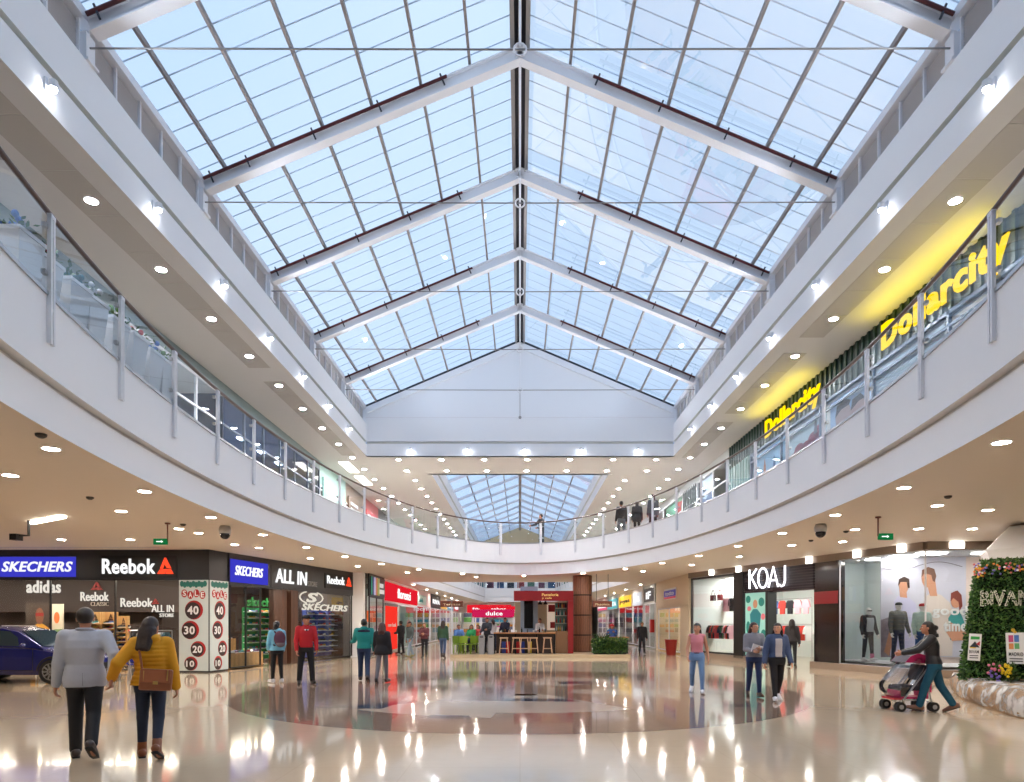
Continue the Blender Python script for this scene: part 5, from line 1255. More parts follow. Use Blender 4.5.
    # --- shoes
    for i in (0,1):
        hip, kn, an, heel, toe, fd, up = J[i]; f = Fld(np.minimum(heel, toe)-.08*s, np.maximum(np.maximum(heel, toe), an)+.07*s, min(vx*.6, .010))
        boots = isinstance(shoes, tuple) and len(shoes) == 2 and shoes[0] == 'boot'; sc = shoes[1] if boots else shoes
        f.cap(heel+up*.012*s, toe+up*.004*s, .026*s, .022*s, .01); f.cap(an-up*.01*s, heel+up*.02*s, .027*s, .025*s, .015); f.cap(an, toe-fd*.04*s+up*.01*s, .026*s, .022*s, .02)
        if boots: f.cap(an, an+(kn-an)*.25, .030*s, .031*s, .015)
        hz = heel-up*.014*s; f.cut(lambda X, Y, Z: -((X-hz[0])*up[0]+(Y-hz[1])*up[1]+(Z-hz[2])*up[2])-.004*s)
        V, Q = f.mesh(); sp = put(V, Q, 'boot' if boots else 'shoe', pmat('leather', sc), P, Mw)
        if isinstance(sc, tuple):
            b = MB(); side = np.cross(fd, up); a0 = heel-fd*.02*s-up*.017*s; pts = []
            for tt, w in ((0,.020),(.35,.024),(.75,.027),(1.0,.018)):
                c = a0+(toe+fd*.02*s-up*.012*s-a0)*tt; pts.append((c-side*w*s, c+side*w*s))
            vs = []
            for l, r_ in pts: vs += [tuple(l), tuple(r_), tuple(r_+up*.010*s), tuple(l+up*.010*s)]
            fs = [(0,1,2,3), (12,15,14,13)]
            for k in range(3):
                for e in range(4): fs.append((4*k+e, 4*k+4+e, 4*k+4+(e+1)%4, 4*k+(e+1)%4))
            b.add(vs, fs); put(np.array(b.v), b.f, 'sole', mat('shoe_sole_dark' if sum(sc) < 500 else 'shoe_sole_white', (30,28,28) if sum(sc) < 500 else (220,220,220), .6), sp, Mw)
    # --- top
    kind, tc_ = top[:2]
    off = {'tee': .008, 'sweater': .016, 'hoodie': .022, 'blazer': .020, 'puffer': .030, 'jacket': .022, 'coat': .028, 'vest': .010}[kind]
    hz = hem if hem is not None else {'tee': .56, 'sweater': .53, 'hoodie': .52, 'blazer': .475, 'puffer': .515, 'jacket': .53, 'coat': .42, 'vest': .57}[kind]
    f = Fld(lo-.02, hi+.02, vx); amp = .010 if kind == 'puffer' else 0
    pr2 = [(z, a+(.012*s if kind in ('blazer','coat') and z < .58*s+o else 0), b_, x, y) for z, a, b_, x, y in prof]
    f.torso(pr2, off+.006, hz*s+o, .838*s+o, .03, amp, .048)
    for i in (0,1):
        sh, el, wr = A[i]; f.cap(sh, el, .033*s*bw+off*.8, .026*s+off*.8, .04)
        if kind == 'vest': continue
        if kind == 'tee':
            continue
        end = wr-(wr-el)*.06; f.cap(el, end, .026*s+off*.8, .019*s+off*.8, .015)
        if amp:
            pass
    if kind in ('tee','vest'):
        f = Fld(lo-.02, hi+.02, vx); f.torso(prof, off, hz*s+o, .825*s+o, .03)
        for i in (0,1):
            sh, el, wr = A[i]
            if kind == 'tee': f.cap(sh, sh+(el-sh)*.6, .034*s+off, .032*s+off, .03)
    for i, sd in ((0,-1),(1,1)): f.cap(up_((0,0,.826*s+o)), up_((sd*sw*.92,0,zs+.006*s)), .026*s+off*.5, .030*s+off*.4, .03)
    if kind in ('hoodie','puffer'): f.ell(up_((0,-.040*s,.845*s+o)), (.062*s,.042*s,.034*s), .02)
    if kind == 'puffer': f.torso([(.81*s+o,.062*s,.055*s,0,0),(.875*s+o,.056*s,.052*s,0,0)], .0, .81*s+o, .872*s+o, .012)
    if kind in ('blazer','jacket','coat','sweater'): f.torso([(.82*s+o,.044*s,.044*s,0,.0),(.865*s+o,.040*s,.040*s,0,.0)], .004, .82*s+o, .862*s+o, .012)
    V, Q = f.mesh(); nm = {'tee':'tee_shirt','vest':'vest_top'}.get(kind, kind if kind != 'puffer' else 'puffer_jacket'); T_ = put(V, Q, nm, pmat('leather' if top_extra == 'leather' else 'fabric', tc_), P, Mw)
    if len(top) > 2:                                               # an open jacket over the top: colour of the panel seen in front
        pc = top[2]; f = Fld(lo, hi, vx); f.torso(prof, off+.016, (hz+.005)*s+o, .80*s+o, .01); wq = top[3] if len(top) > 3 else .042; f.cut(lambda X, Y, Z: np.abs(X)-wq*s); f.cut(lambda X, Y, Z: -Y if wq < .06 else Z*0-1)
        put(*f.mesh(), 'inner_shirt', pmat('fabric', pc), P, Mw)
    # --- hair
    hk, hcol = hair
    if hk != 'none':
        fh = Fld((-.10*s,-.13*s,-.36*s), (.10*s,.10*s,.10*s), hh)
        fh.ell((0,-.010*s,.014*s), (.052*s,.062*s,.060*s), .01)
        if hk in ('short','cap'):
            fh.cut(lambda X, Y, Z: np.minimum(Y+.012*s, .028*s-Z) if True else 0); fh.cut(lambda X, Y, Z: (-.044*s-Z+np.maximum(Y+.03*s, 0)*.6)); fh.cut(lambda X, Y, Z: np.minimum(-Z-.004*s, np.abs(X)*0+Y+.018*s))
        else:
            fh.cap((0,-.034*s,0), (0,-.052*s,-.07*s), .045*s, .046*s, .02)
            if hk == 'long' and kind in ('puffer', 'hoodie'):
                for sd in (-1,0,1): fh.cap((sd*.026*s,-.046*s,-.03*s), (sd*.030*s,-.100*s,-.15*s), .036*s, .022*s, .02)
            elif hk == 'long':
                for sd in (-1,0,1): fh.cap((sd*.026*s,-.040*s,-.04*s), (sd*.034*s,-.064*s,-.17*s), .034*s, .024*s, .02)
                for sd in (-1,1): fh.cap((sd*.044*s,-.008*s,.01*s), (sd*.056*s,-.012*s,-.12*s), .016*s, .014*s, .012)
            if hk == 'side':                                    # loose hair brought over the left shoulder
                fh.cap((-.03*s,-.036*s,-.03*s), (-.066*s,.0,-.12*s), .032*s, .026*s, .02); fh.cap((-.066*s,.0,-.12*s), (-.06*s,.035*s,-.21*s), .024*s, .014*s, .02)
            if hk == 'bun': fh.ell((0,-.078*s,.0), (.030*s,.030*s,.030*s), .012); fh.cut(lambda X, Y, Z: (-.075*s-Z))
            if hk == 'pony': fh.cap((0,-.06*s,.01*s), (0,-.088*s,-.05*s), .02*s, .024*s, .015); fh.cap((0,-.088*s,-.05*s), (0,-.08*s,-.16*s), .023*s, .010*s, .012)
            fh.cut(lambda X, Y, Z: np.minimum(Y-.010*s, .034*s-Z)); fh.cut(lambda X, Y, Z: np.minimum(np.minimum(Y-.0*s, .05*s-np.abs(X)), -Z-.0*s) if hk not in ('side',) else np.minimum(np.minimum(Y-.012*s, .045*s-np.abs(X)), .03*s-Z))
        Vh, Qh = fh.mesh()
        if len(Vh): put(toh(Vh), Qh, 'hair', pmat('hair', hcol), P, Mw)
    if hk == 'cap':
        b = MB(); b.lathe((0,-.006*s,.026*s), [(.056*s,0),(.058*s,.02*s),(.048*s,.045*s),(.02*s,.054*s)], 14, sy=1.15); b.prism([(-.045*s,.045*s),(.045*s,.045*s),(.034*s,.085*s),(-.034*s,.085*s)], .024*s, .030*s, axis='Z')
        put(toh(np.array([tuple(v) for v in b.v])), b.f, 'cap', pmat('fabric', (24,26,40)), P, Mw)
    # --- face
    if face:
        for sd in (-1,1):
            b = MB(); b.ball((sd*.019*s,.0465*s,.004*s), (.0075*s,.006*s,.005*s), 8, 6); e = put(toh(np.array([tuple(v) for v in b.v])), b.f, 'eye', mat('eye_white', (228,222,216), .3), P, Mw)
            b = MB(); b.ball((sd*.019*s,.0515*s,.004*s), (.0038*s,.003*s,.0042*s), 8, 6); put(toh(np.array([tuple(v) for v in b.v])), b.f, 'iris', mat('eye_dark', (34,22,18), .2), e, Mw)
            b = MB(); b.tube([(sd*.010*s,.054*s,.017*s),(sd*.020*s,.053*s,.020*s),(sd*.029*s,.048*s,.016*s)], .0026*s, 5); put(toh(np.array([tuple(v) for v in b.v])), b.f, 'eyebrow', pmat('hair', hcol), P, Mw)
        b = MB(); b.ball((0,.0555*s,-.036*s), (.013*s,.004*s,.0042*s), 10, 6); put(toh(np.array([tuple(v) for v in b.v])), b.f, 'mouth', mat('lips', (150,76,72), .4), P, Mw)
    root['_dummy'] = 0; del root['_dummy']
    return root, dict(Mw=Mw, hands=hands, A=A, J=J, s=s, o=o, hc=hc, P=P, toh=toh, up_=up_, sw=sw)
def lp(I, p): return I['Mw'] @ Vector(p)
# ================================================================ the people in the hall
PZ_ = .15
def walk(a=22, kb=28, kf=6): return ((a, kf), (-a*.7, kb))      # left forward
def walk2(a=22, kb=28, kf=6): return ((-a*.7, kb), (a, kf))     # right forward
def at_px(x, ybot): p = gp(x, ybot); return (p.x, p.y, 0)
# 1 man in the pale grey blazer, hand in hand with 2
pm = at_px(85, 758)
HW = Vector((-4.60, 7.60, .89))
m, I = person(pm, 1.74, 27, 'man in a pale grey blazer walking away hand in hand with a woman', 'm', ((8, 2), (-18, 26)), (('fk', 2, 11, 12), ('ik', HW + Vector((-.03, 0, .04)), (.5, -.7, -.2), 1)), ('blazer', (178, 182, 194)), ('fabric', (26, 26, 32)), (70, 60, 58), ('short', (30, 22, 20)), vx=.010, build_=1.10)
s = 1.74
b = MB(); b.tube([(0, -.118*s, .485*s), (0, -.122*s, .57*s)], .004, 5); mpart(b, 'back_vent', mat('blazer_seam', (140, 144, 156), .8), m, I['Mw'])
b = MB(); b.torso = None; b.tube([(.05*s*math.cos(a), -.002+.05*s*math.sin(a), .852*s) for a in np.linspace(PI*1.08, PI*1.92, 9)], .011, 6); mpart(b, 'collar', pmat('fabric', (160, 164, 178)), m, I['Mw'])
# 2 woman in the yellow puffer jacket
pw = at_px(151, 757)
w, I2 = person(pw, 1.63, 22, 'woman in a yellow puffer jacket with a brown shoulder bag walking away', 'f', ((4, 4), (-14, 20)), (('ik', HW + Vector((-.045, .02, .03)), (-.3, -.9, -.2), 1), ('fk', 2, 12, 14)), ('puffer', (216, 152, 16)), ('denim', (34, 44, 66), 'slim'), ('boot', (128, 72, 40)), ('long', (40, 26, 24)), vx=.010, build_=1.06, look=-25)
s = 1.63; o_ = I2['o']
tan = pmat('leather', (150, 92, 62))
c = Vector((.075, -.20, .60*s + o_ - .07))
bag = empty('shoulder_bag', lp(I2, c - Vector((0, 0, .13))), 'tan leather shoulder bag with a flap hanging behind the woman in yellow', 'bag')
def bagp(b, nm, m, par=None, bev=0.0):
    b.v = [tuple(I2['Mw'] @ Vector(v)) for v in b.v]; return build(b, nm, m, par or bag, bevel=bev)
b = MB(); b.cbox(c, (.33, .10, .24), rz=.05, ry=.08); bagp(b, 'bag_body', tan, bev=.02)
b = MB(); b.cbox(c + Vector((0, -.056, .045)), (.30, .012, .15), rz=.05, ry=.08); fl_ = bagp(b, 'flap', pmat('leather', (166, 102, 70)), bev=.004)
b = MB(); b.cbox(c + Vector((.0, -.066, -.03)), (.05, .012, .035), ry=.08); bagp(b, 'clasp', mat('brass', (214, 180, 110), .3, .8), fl_)
for sx in (-.12, .12): b = MB(); b.cbox(c + Vector((sx, -.064, .05)), (.012, .008, .12), ry=.08); bagp(b, 'trim_strip', mat('brass', (214, 180, 110), .3, .8), fl_)
b = MB(); st = [(-.06, -.185, .60*s+o_), (-.085, -.15, .70*s+o_), (-.11, -.11, .79*s+o_), (-.10, -.01, .845*s+o_), (-.05, .09, .78*s+o_)]
b.tube([(-.08, -.2, c.z+.10)] + st, .013, 6); bagp(b, 'strap', tan)
# 3 girl with the backpack
p3 = at_px(277, 683)
g3, I3 = person(p3, 1.60, 40, 'woman in a light blue hoodie with a maroon backpack talking to the guard', 'f', ((6, 2), (-4, 4)), (('fk', 10, 10, 40, 20), ('fk', 5, 8, 30)), ('hoodie', (112, 182, 214)), ('fabric', (20, 20, 24), 'slim'), (214, 214, 220), ('bun', (26, 20, 20)), vx=.014, look=-30)
s = 1.60; o_ = I3['o']; bp_ = empty('backpack', lp(I3, (0, -.2, .58*s+o_)), 'maroon and grey backpack on the back of the woman in light blue', 'bag')
f_ = Fld((-.22,-.36,.5*s), (.22,.0,.86*s), .014); f_.ell((0,-.195,.71*s+o_), (.15,.085,.20), .02); f_.ell((0,-.25,.65*s+o_), (.11,.06,.11), .03); V, Q = f_.mesh(); put(V, Q, 'pack_body', pmat('fabric', (84, 46, 66)), bp_, I3['Mw'])
f_ = Fld((-.2,-.40,.5*s), (.2,.0,.8*s), .014); f_.ell((0,-.255,.625*s+o_), (.115,.06,.085), .02); V, Q = f_.mesh(); put(V, Q, 'front_pocket', pmat('fabric', (110, 104, 112)), bp_, I3['Mw'])
for sx in (-1, 1): b = MB(); b.tube([(sx*.08,-.13,.80*s+o_),(sx*.09,-.03,.845*s+o_),(sx*.09,.09,.80*s+o_),(sx*.10,.11,.70*s+o_),(sx*.12,.0,.62*s+o_),(sx*.1,-.12,.6*s+o_)], .02, 6); mpart(b, 'strap', pmat('fabric', (60, 34, 50)), bp_, I3['Mw'])
# 4 guard
p4 = at_px(306, 684)
g4, I4 = person(p4, 1.74, 205, 'guard in a red sweater and dark peaked cap standing with hands down', 'm', ((3, 0), (-3, 2)), (('fk', 6, 10, 16, 6), ('fk', 4, 10, 14, 6)), ('sweater', (176, 20, 34)), ('fabric', (24, 24, 28)), (24, 22, 22), ('cap', (26, 22, 22)), vx=.014, look=25, spread=14)
s = 1.74; o_ = I4['o']
b = MB(); b.torso = 0; b.prism([(-.055, .80*s), (.055, .80*s), (0, .735*s)], .098, .128); mpart(b, 'shirt_front', mat('shirt_pale', (214, 218, 228), .7), g4, I4['Mw'])
b = MB(); b.prism([(-.014, .80*s), (.014, .80*s), (.018, .745*s), (0, .735*s), (-.018, .745*s)], .126, .134); mpart(b, 'tie', mat('tie_black', (20, 20, 30), .6), g4, I4['Mw'])
for sx in (-1, 1): b = MB(); b.cbox((sx*.15, 0, .842*s), (.13, .09, .02), ry=sx*.35); mpart(b, 'epaulette', mat('navy_cloth', (26, 28, 52), .8), g4, I4['Mw'])
# 5 man in teal, 6 woman in black coat
g5, I5 = person(at_px(364, 681), 1.66, 12, 'man in a teal hoodie with a navy yoke walking away', 'm', walk(14, 16), (('fk', 20, 14, 60, -10), ('fk', -6, 10, 16)), ('hoodie', (24, 138, 134)), ('denim', (42, 60, 92)), (60, 50, 48), ('short', (24, 20, 20)), vx=.015, build_=1.1)
s = 1.66; b = MB(); b.ball((0, -.09, .80*s+I5['o']), (.17, .055, .045), 14, 6); mpart(b, 'yoke', pmat('fabric', (22, 30, 56)), g5, I5['Mw'])
b = MB(); b.ball((0, -.085, .85*s+I5['o']), (.09, .04, .03), 12, 6); mpart(b, 'hood_lining', mat('hood_white', (220, 220, 226), .8), g5, I5['Mw'])
person(at_px(382, 683), 1.56, -4, 'woman in a black coat with long reddish hair walking beside the man in teal', 'f', walk2(12, 14), (('fk', 8, 8, 24), ('fk', -2, 9, 16)), ('coat', (24, 22, 28)), ('denim', (104, 104, 112), 'slim'), (50, 42, 44), ('long', (70, 34, 30)), vx=.015, hem=.46)
# far group by the red panel
person(at_px(401, 654), 1.66, 60, 'man all in dark clothes standing before the pale poster', 'm', ((4, 0), (-4, 4)), (('fk', 14, 8, 70, 30), ('fk', 4, 8, 20)), ('jacket', (22, 22, 28)), ('fabric', (22, 22, 26)), (24, 22, 22), ('short', (22, 20, 20)), vx=.022)
person(at_px(410, 657.5), 1.62, 140, 'man in a dark grey jacket and pale jeans walking', 'm', walk(18, 16), (('fk', 10, 9, 24), ('fk', -10, 9, 18)), ('jacket', (74, 84, 86)), ('denim', (150, 168, 186)), (150, 140, 80), ('short', (36, 26, 22)), vx=.022)
person(at_px(424.5, 657.5), 1.56, 175, 'person in a dark red plaid jacket with folded arms', 'f', ((3, 0), (-3, 3)), (('fk', 20, 6, 85, 45), ('fk', 16, 6, 80, 45)), ('jacket', (104, 50, 58)), ('fabric', (26, 26, 34), 'slim'), (40, 34, 34), ('bun', (90, 56, 38)), vx=.022)
person(at_px(443, 658), 1.66, -5, 'woman in a dark green jacket with long hair walking to the cafe', 'f', walk(14, 14), (('fk', 6, 8, 20), ('fk', -4, 8, 12)), ('jacket', (40, 74, 52)), ('denim', (60, 80, 116), 'slim'), ('boot', (50, 34, 34)), ('long', (44, 28, 26)), vx=.020)
# right side
g, I = person(at_px(697, 693), 1.57, 162, 'woman in a pink vest top and light blue jeans walking towards us', 'f', walk(15, 26), (('fk', -16, 12, 20), ('fk', 12, 10, 30, 10)), ('vest', (220, 140, 152)), ('denim', (112, 146, 190), 'slim'), (226, 226, 230), ('pony', (36, 24, 22)), SKIN_L, .012, look=-20, spread=10)
s = 1.57; b = MB(); o_ = I['o']; b.tube([(.125*math.cos(a), .088*math.sin(a), .575*s+o_) for a in np.linspace(0, 2*PI, 21)[:-1]], .02, 6, closed=True); mpart(b, 'belt', pmat('leather', (96, 34, 34)), g, I['Mw'])
g, I = person(at_px(754, 697), 1.56, 172, 'woman in a grey sweater and torn jeans holding a white folder', 'f', walk(10, 14), (('fk', 14, 8, 80, 40), ('fk', 12, 6, 70, 40)), ('sweater', (142, 142, 152)), ('denim', (44, 62, 104), 'slim'), (70, 52, 40), ('side', (54, 34, 28)), SKIN_L, .012, look=38)
c = lp(I, (-.02, .22, .64*1.56+I['o'])); b = MB(); b.cbox(c, (.24, .03, .17), rz=.2, ry=.3); e = build(b, 'folder', mat('folder_white', (226, 228, 232), .5), label='white folder in the hands of the woman in grey', cat='folder')
g, I = person(at_px(777, 701), 1.56, 176, 'woman in a denim jacket over a grey top with black trousers', 'f', walk2(16, 20), (('fk', 6, 12, 18), ('fk', -4, 14, 16)), ('jacket', (66, 84, 122), (196, 190, 194)), ('fabric', (28, 26, 30), 'slim'), (224, 222, 228), ('long', (28, 20, 22)), SKIN_L, .012, look=-30, hem=.56)
s = 1.56; o_ = I['o']; b = MB(); b.tube([(.118*math.cos(a), .084*math.sin(a), .565*s+o_) for a in np.linspace(0, 2*PI, 21)[:-1]], .016, 6, closed=True); mpart(b, 'belt', mat('mustard', (190, 150, 50), .5), g, I['Mw'])
person(at_px(792, 667), 1.68, -20, 'person in a dark grey coat entering the black fronted shop', 'f', walk(10, 12), (('fk', 6, 8, 24), ('fk', -4, 10, 20)), ('jacket', (58, 56, 60)), ('fabric', (28, 28, 32), 'slim'), (40, 34, 32), ('long', (26, 20, 20)), vx=.018)
person(at_px(642, 654), 1.6, 180, 'person in black walking in the right corridor', 'm', walk(14, 14), None, ('jacket', (36, 36, 42)), ('fabric', (40, 42, 50)), (30, 30, 32), ('short', (26, 22, 22)), vx=.024)
person((-1.35, 33.6, PZ_), 1.6, 30, 'person in a white top standing behind the litter bins', 'f', ((3, 0), (-3, 0)), (('fk', 40, 8, 60, 20), ('fk', 20, 8, 40)), ('sweater', (214, 214, 220)), ('denim', (50, 60, 90)), (60, 50, 50), ('pony', (40, 28, 24)), vx=.024)
person((-.75, 34.2, PZ_), 1.68, 160, 'person in a navy jacket standing left of the black screen', 'm', ((3, 0), (-3, 0)), (('fk', 20, 8, 60, 20), ('fk', 20, 8, 40)), ('jacket', (30, 36, 66)), ('fabric', (40, 40, 46)), (40, 36, 36), ('short', (30, 24, 22)), vx=.024)
# woman with the stroller
ps = at_px(934, 712)
g, I = person((ps[0], ps[1], 0), 1.60, 64, 'woman in a black leather jacket and teal jeans pushing a stroller', 'f', ((20, 5), (-15, 16)), (('ik', (-.10, .30, .645), (-.6, -.2, -.7)), ('ik', (.10, .30, .645), (.6, -.2, -.7))), ('jacket', (34, 32, 36)), ('denim', (14, 76, 100)), (120, 84, 70), ('bun', (22, 18, 20)), vx=.011, top_extra='leather', lean=7)
STR = (g, I)
# upstairs
for (x, yh, Y, hh, ang, lab, sx, tp, tr, hr) in ((621.5, 496.5, 30.2, 1.74, 20, 'man in a black jacket standing upstairs behind the railing', 'm', ('jacket', (24, 24, 28)), ('fabric', (96, 98, 104)), ('short', (26, 20, 20))),
        (637, 503.5, 29.3, 1.58, -10, 'woman in a dark coat walking upstairs next to the man in black', 'f', ('coat', (30, 32, 38)), ('fabric', (22, 22, 26), 'slim'), ('bun', (30, 24, 24))),
        (653, 498, 28.0, 1.62, 10, 'person in a grey jacket walking upstairs, nearest the poster', 'f', ('coat', (70, 72, 82)), ('fabric', (40, 38, 40), 'slim'), ('pony', (80, 34, 34)))):
    X = (x-VX)*Y/F; ex = EA*math.sqrt(max(0, 1-((Y-EY0)/EB)**2)) if abs(Y-EY0) < EB else 0
    person((X, Y, ZF2), hh, ang, lab, sx, walk(12, 12), None, tp, tr, (30, 28, 28), hr, vx=.022, cat='person')
person(((541.5-VX)*33.2/F, 33.2, ZF2), 1.66, 60, 'man in black standing upstairs at the middle of the railing', 'm', ((3, 0), (-3, 0)), (('fk', 40, 10, 40), ('fk', 20, 10, 60)), ('jacket', (24, 26, 32)), ('fabric', (26, 26, 32)), (26, 24, 24), ('short', (24, 20, 20)), vx=.022)
# mannequins in the large right window
man_w = (226, 224, 222)
def manq(px, py, h, deg, label, top_, tr_, sh_, hat=None, d=1.1, sex='m'):
    u, z = Rr.at(px, py, d); p = Rr.w(u, d, .33)
    r, I = person((p.x, p.y, .33), h, deg, label, sex, ((5, 0), (-5, 2)), (('fk', 4, 10, 16), ('fk', 2, 10, 18)), top_, tr_, sh_, ('none', (20,20,20)), man_w, .016, cat='mannequin', name='mannequin', face=False, group='mannequins in the large right window')
    b = MB(); b.lathe((p.x, p.y, .302), [(.2, 0), (.2, .02), (.18, .028)], 18); build(b, 'stand', chrome, r)
    if hat:
        c = I['Mw'] @ Vector(tuple(I['hc'])); b = MB(); b.lathe((c.x, c.y, c.z+.035), [(.098, 0), (.1, .03), (.08, .075), (.03, .09)], 14); b.lathe((c.x-.0, c.y-.05, c.z+.035), [(.09, 0), (.09, .012)], 14); build(b, 'hat', mat('hat_%d_%d_%d' % hat, hat, .8), r)
    return r, I
r, I = manq(868, 664, 1.72, 190, 'mannequin in a pale padded vest over black sleeves, leftmost in the large window', ('jacket', (36, 36, 42), (190, 196, 200), .075), ('fabric', (34, 32, 38), 'slim'), (222, 222, 226), None, .55)
c = I['Mw'] @ Vector(tuple(I['hc'])); b = MB(); b.cbox((c.x-.01, c.y-.095, c.z+.01), (.13, .03, .035)); build(b, 'sunglasses', black, r)
b = MB(); J_ = I['J'][0]; q0 = I['Mw'] @ Vector(tuple(J_[1]*.35+J_[2]*.65)); q1 = I['Mw'] @ Vector(tuple(J_[2])); b.tube([q1, q0], .062, 10); build(b, 'pink_legging_cuff', mat('pink_cloth', (226, 120, 160), .7), r)
manq(898, 662, 1.86, 185, 'mannequin in an olive camouflage jacket and dark jeans under a cap', ('jacket', (84, 84, 80)), ('denim', (40, 44, 62), 'slim'), (60, 56, 56), (50, 52, 52), .6)
manq(922, 664, 1.80, 180, 'mannequin in a pale mint jacket behind the woman with the stroller', ('jacket', (166, 190, 186)), ('denim', (50, 80, 130)), (80, 76, 74), (160, 40, 50), .6)
# ================================================================ upper gallery: walls, shops, planters
UL = Frame((-9.3, 2.0), (-9.3, 74.0)); UR = Frame((9.0, 74.0), (9.0, 2.0))
glass_up = glass('upper_shop_glass', (0.84, 0.91, 0.97), 0.6)
def ubox(fr, u0, u1, d0, d1, z0, z1, name, m, **k):
    b = fr.mb(); b.box((u0, d0, z0), (u1, d1, z1)); return build(b, name, m, **k)
def upane(fr, u0, u1, z0, z1, nm, lab, n, frame):
    root = empty(nm, fr.w((u0+u1)/2, 0, z0), kind='structure', label=lab)
    b = fr.mb(); b.add([(u0,0,z0),(u1,0,z0),(u1,0,z1),(u0,0,z1)], [(0,1,2,3)]); build(b, 'glass', glass_up, root, kind='structure', recalc=False)
    b = fr.mb()
    for k in range(n+1): u = u0+(u1-u0)*k/n; b.box((u-.035, -.03, z0), (u+.035, .04, z1))
    b.box((u0, -.03, z0), (u1, .04, z0+.08)); b.box((u0, -.03, z1-.08), (u1, .04, z1)); b.box((u0, -.025, z0+2.4), (u1, .03, z0+2.46)); build(b, 'window_frame', frame, root, kind='structure')
def uroom(fr, u0, u1, m, what, depth=3.5, plev=14, n=2, zc=3.4):
    hw_ = .2 if plev < 10 else .5
    ubox(fr, u0, u1, depth, depth+.1, ZF2, ZS, 'wall_upper_shop', m, kind='structure')
    for u in (u0, u1): ubox(fr, u-.04, u+.04, .06, depth, ZF2, ZS, 'wall_upper_shop', m, kind='structure')
    ubox(fr, u0, u1, .06, depth, ZF2+zc, ZF2+zc+.05, 'ceiling_upper_shop', m if plev < 10 else white, kind='structure')
    for k in range(n):
        u = u0+(u1-u0)*(k+.5)/n; ubox(fr, u-hw_, u+hw_, depth*.4, depth*.4+hw_, ZF2+zc-.03, ZF2+zc-.005, 'ceiling_light', lamp('upper_panel_%d' % plev, (250, 250, 255), plev*2.4), label='%s light panel in the upper shop %s' % (ordw(k), what), cat='light', group='light panels in the shops')
yU = lambda y: y - 2.0                                # left frame: distance from its near end
blue_in = mat('blue_interior', (74, 112, 172), .5); pale_in = mat('pale_blue_interior', (198, 216, 224), .5)
uroom(UL, 0, yU(14.2), mat('sky_blue_interior', (170, 192, 226), .5), 'at the near left', n=4, plev=8)
upane(UL, 0, yU(14.2), ZF2+.05, ZF2+3.4, 'window_22', 'blue-tinted upper shop front at the near left', 6, steel_white)
ubox(UL, 0, yU(31), -.03, .06, ZF2+3.4, ZS, 'wall_upper_band_left', mat('teal_band', (122, 140, 142), .4), kind='structure')
uroom(UL, yU(14.2), yU(20.9), pale_in, 'behind pale glass', n=2, plev=16)
upane(UL, yU(14.2), yU(20.9), ZF2+.05, ZF2+3.4, 'window_23', 'pale glass upper shop front at the left', 4, steel_white)
uroom(UL, yU(20.9), yU(31), blue_in, 'behind dark blue glass', n=5, plev=9.5)
upane(UL, yU(20.9), yU(31), ZF2+.05, ZF2+3.4, 'window_24', 'dark blue glass upper shop front at the left', 6, mat('blue_frame', (72, 92, 116), .4))
for k in range(5):
    u = yU(22 + 1.9*k); e = empty('display_counter', UL.w(u, 1.6, ZF2), 'pale counter behind the dark blue upper glass, %s from the near end' % ordw(k), 'counter', 'counters behind the dark blue upper glass')
    ubox(UL, u-.6, u+.6, 1.4, 1.9, ZF2, ZF2+.95, 'counter_body', pale_in, parent=e); ubox(UL, u-.65, u+.65, 1.35, 1.95, ZF2+.95, ZF2+1.0, 'counter_top', white, parent=e)
slot_l = lamp('soffit_slot', (255, 250, 240), 9)
for k, y in enumerate((31.2, 34.2)): b = MB(); b.box((-8.45, y, ZS-.02), (-8.0, y+2.1, ZS-.004)); build(b, 'ceiling_light', slot_l, label='long bright light panel in the left upper ceiling, %s one' % ORD[k], cat='light', group='long light panels in the left upper ceiling')
cols = [((150,196,190),'pale aqua'), ((110,84,62),'brown'), ((190,44,54),'red'), ((40,40,44),'black'), ((230,230,234),'white'), ((120,150,60),'olive'), ((214,220,226),'pale grey'), ((200,210,214),'light grey')]
y = 31.0
for k, L in enumerate((4.6, 4.2, 4.0, 3.6, 5.0, 6.0, 8.0, 7.0)):
    c, w_ = cols[k]; u0, u1 = yU(y), yU(y+L); m = mat('upper_left_%d' % k, tuple(int(.5*v+110) for v in c), .5)
    uroom(UL, u0, u1, m, 'in the far left upper row, %s along' % ordw(k), n=1, plev=14)
    upane(UL, u0+.1, u1-.1, ZF2+.05, ZF2+2.7, 'window_25', 'upper shop front of the far left row', 2, steel_white)
    ubox(UL, u0, u1, -.03, .06, ZF2+2.7, ZS, 'wall_upper_fascia', mat('upper_fascia_%d' % k, tuple(int(.75*v+50) for v in c), .5), kind='structure')
    e = empty('shop_sign', UL.w((u0+u1)/2, -.08, ZF2+1.2), '%s sign panel of the far left upper row' % w_, 'sign')
    ubox(UL, u0+.4, u1-.4, -.1, -.04, ZF2+1.9, ZF2+3.1, 'sign_board', mat('upper_sign_%d' % k, c, .5, emit=.2), parent=e)
    for q in range(3): ubox(UL, u0+.8, u1-1.0-.4*q, -.115, -.1, ZF2+2.1+.3*q, ZF2+2.25+.3*q, 'stripe', wht if k not in (4, 6) else black, parent=e)
    y += L
ubox(UL, yU(y), UL.L, 0, .1, ZF2, ZS, 'wall_upper_left', white_wall, kind='structure')
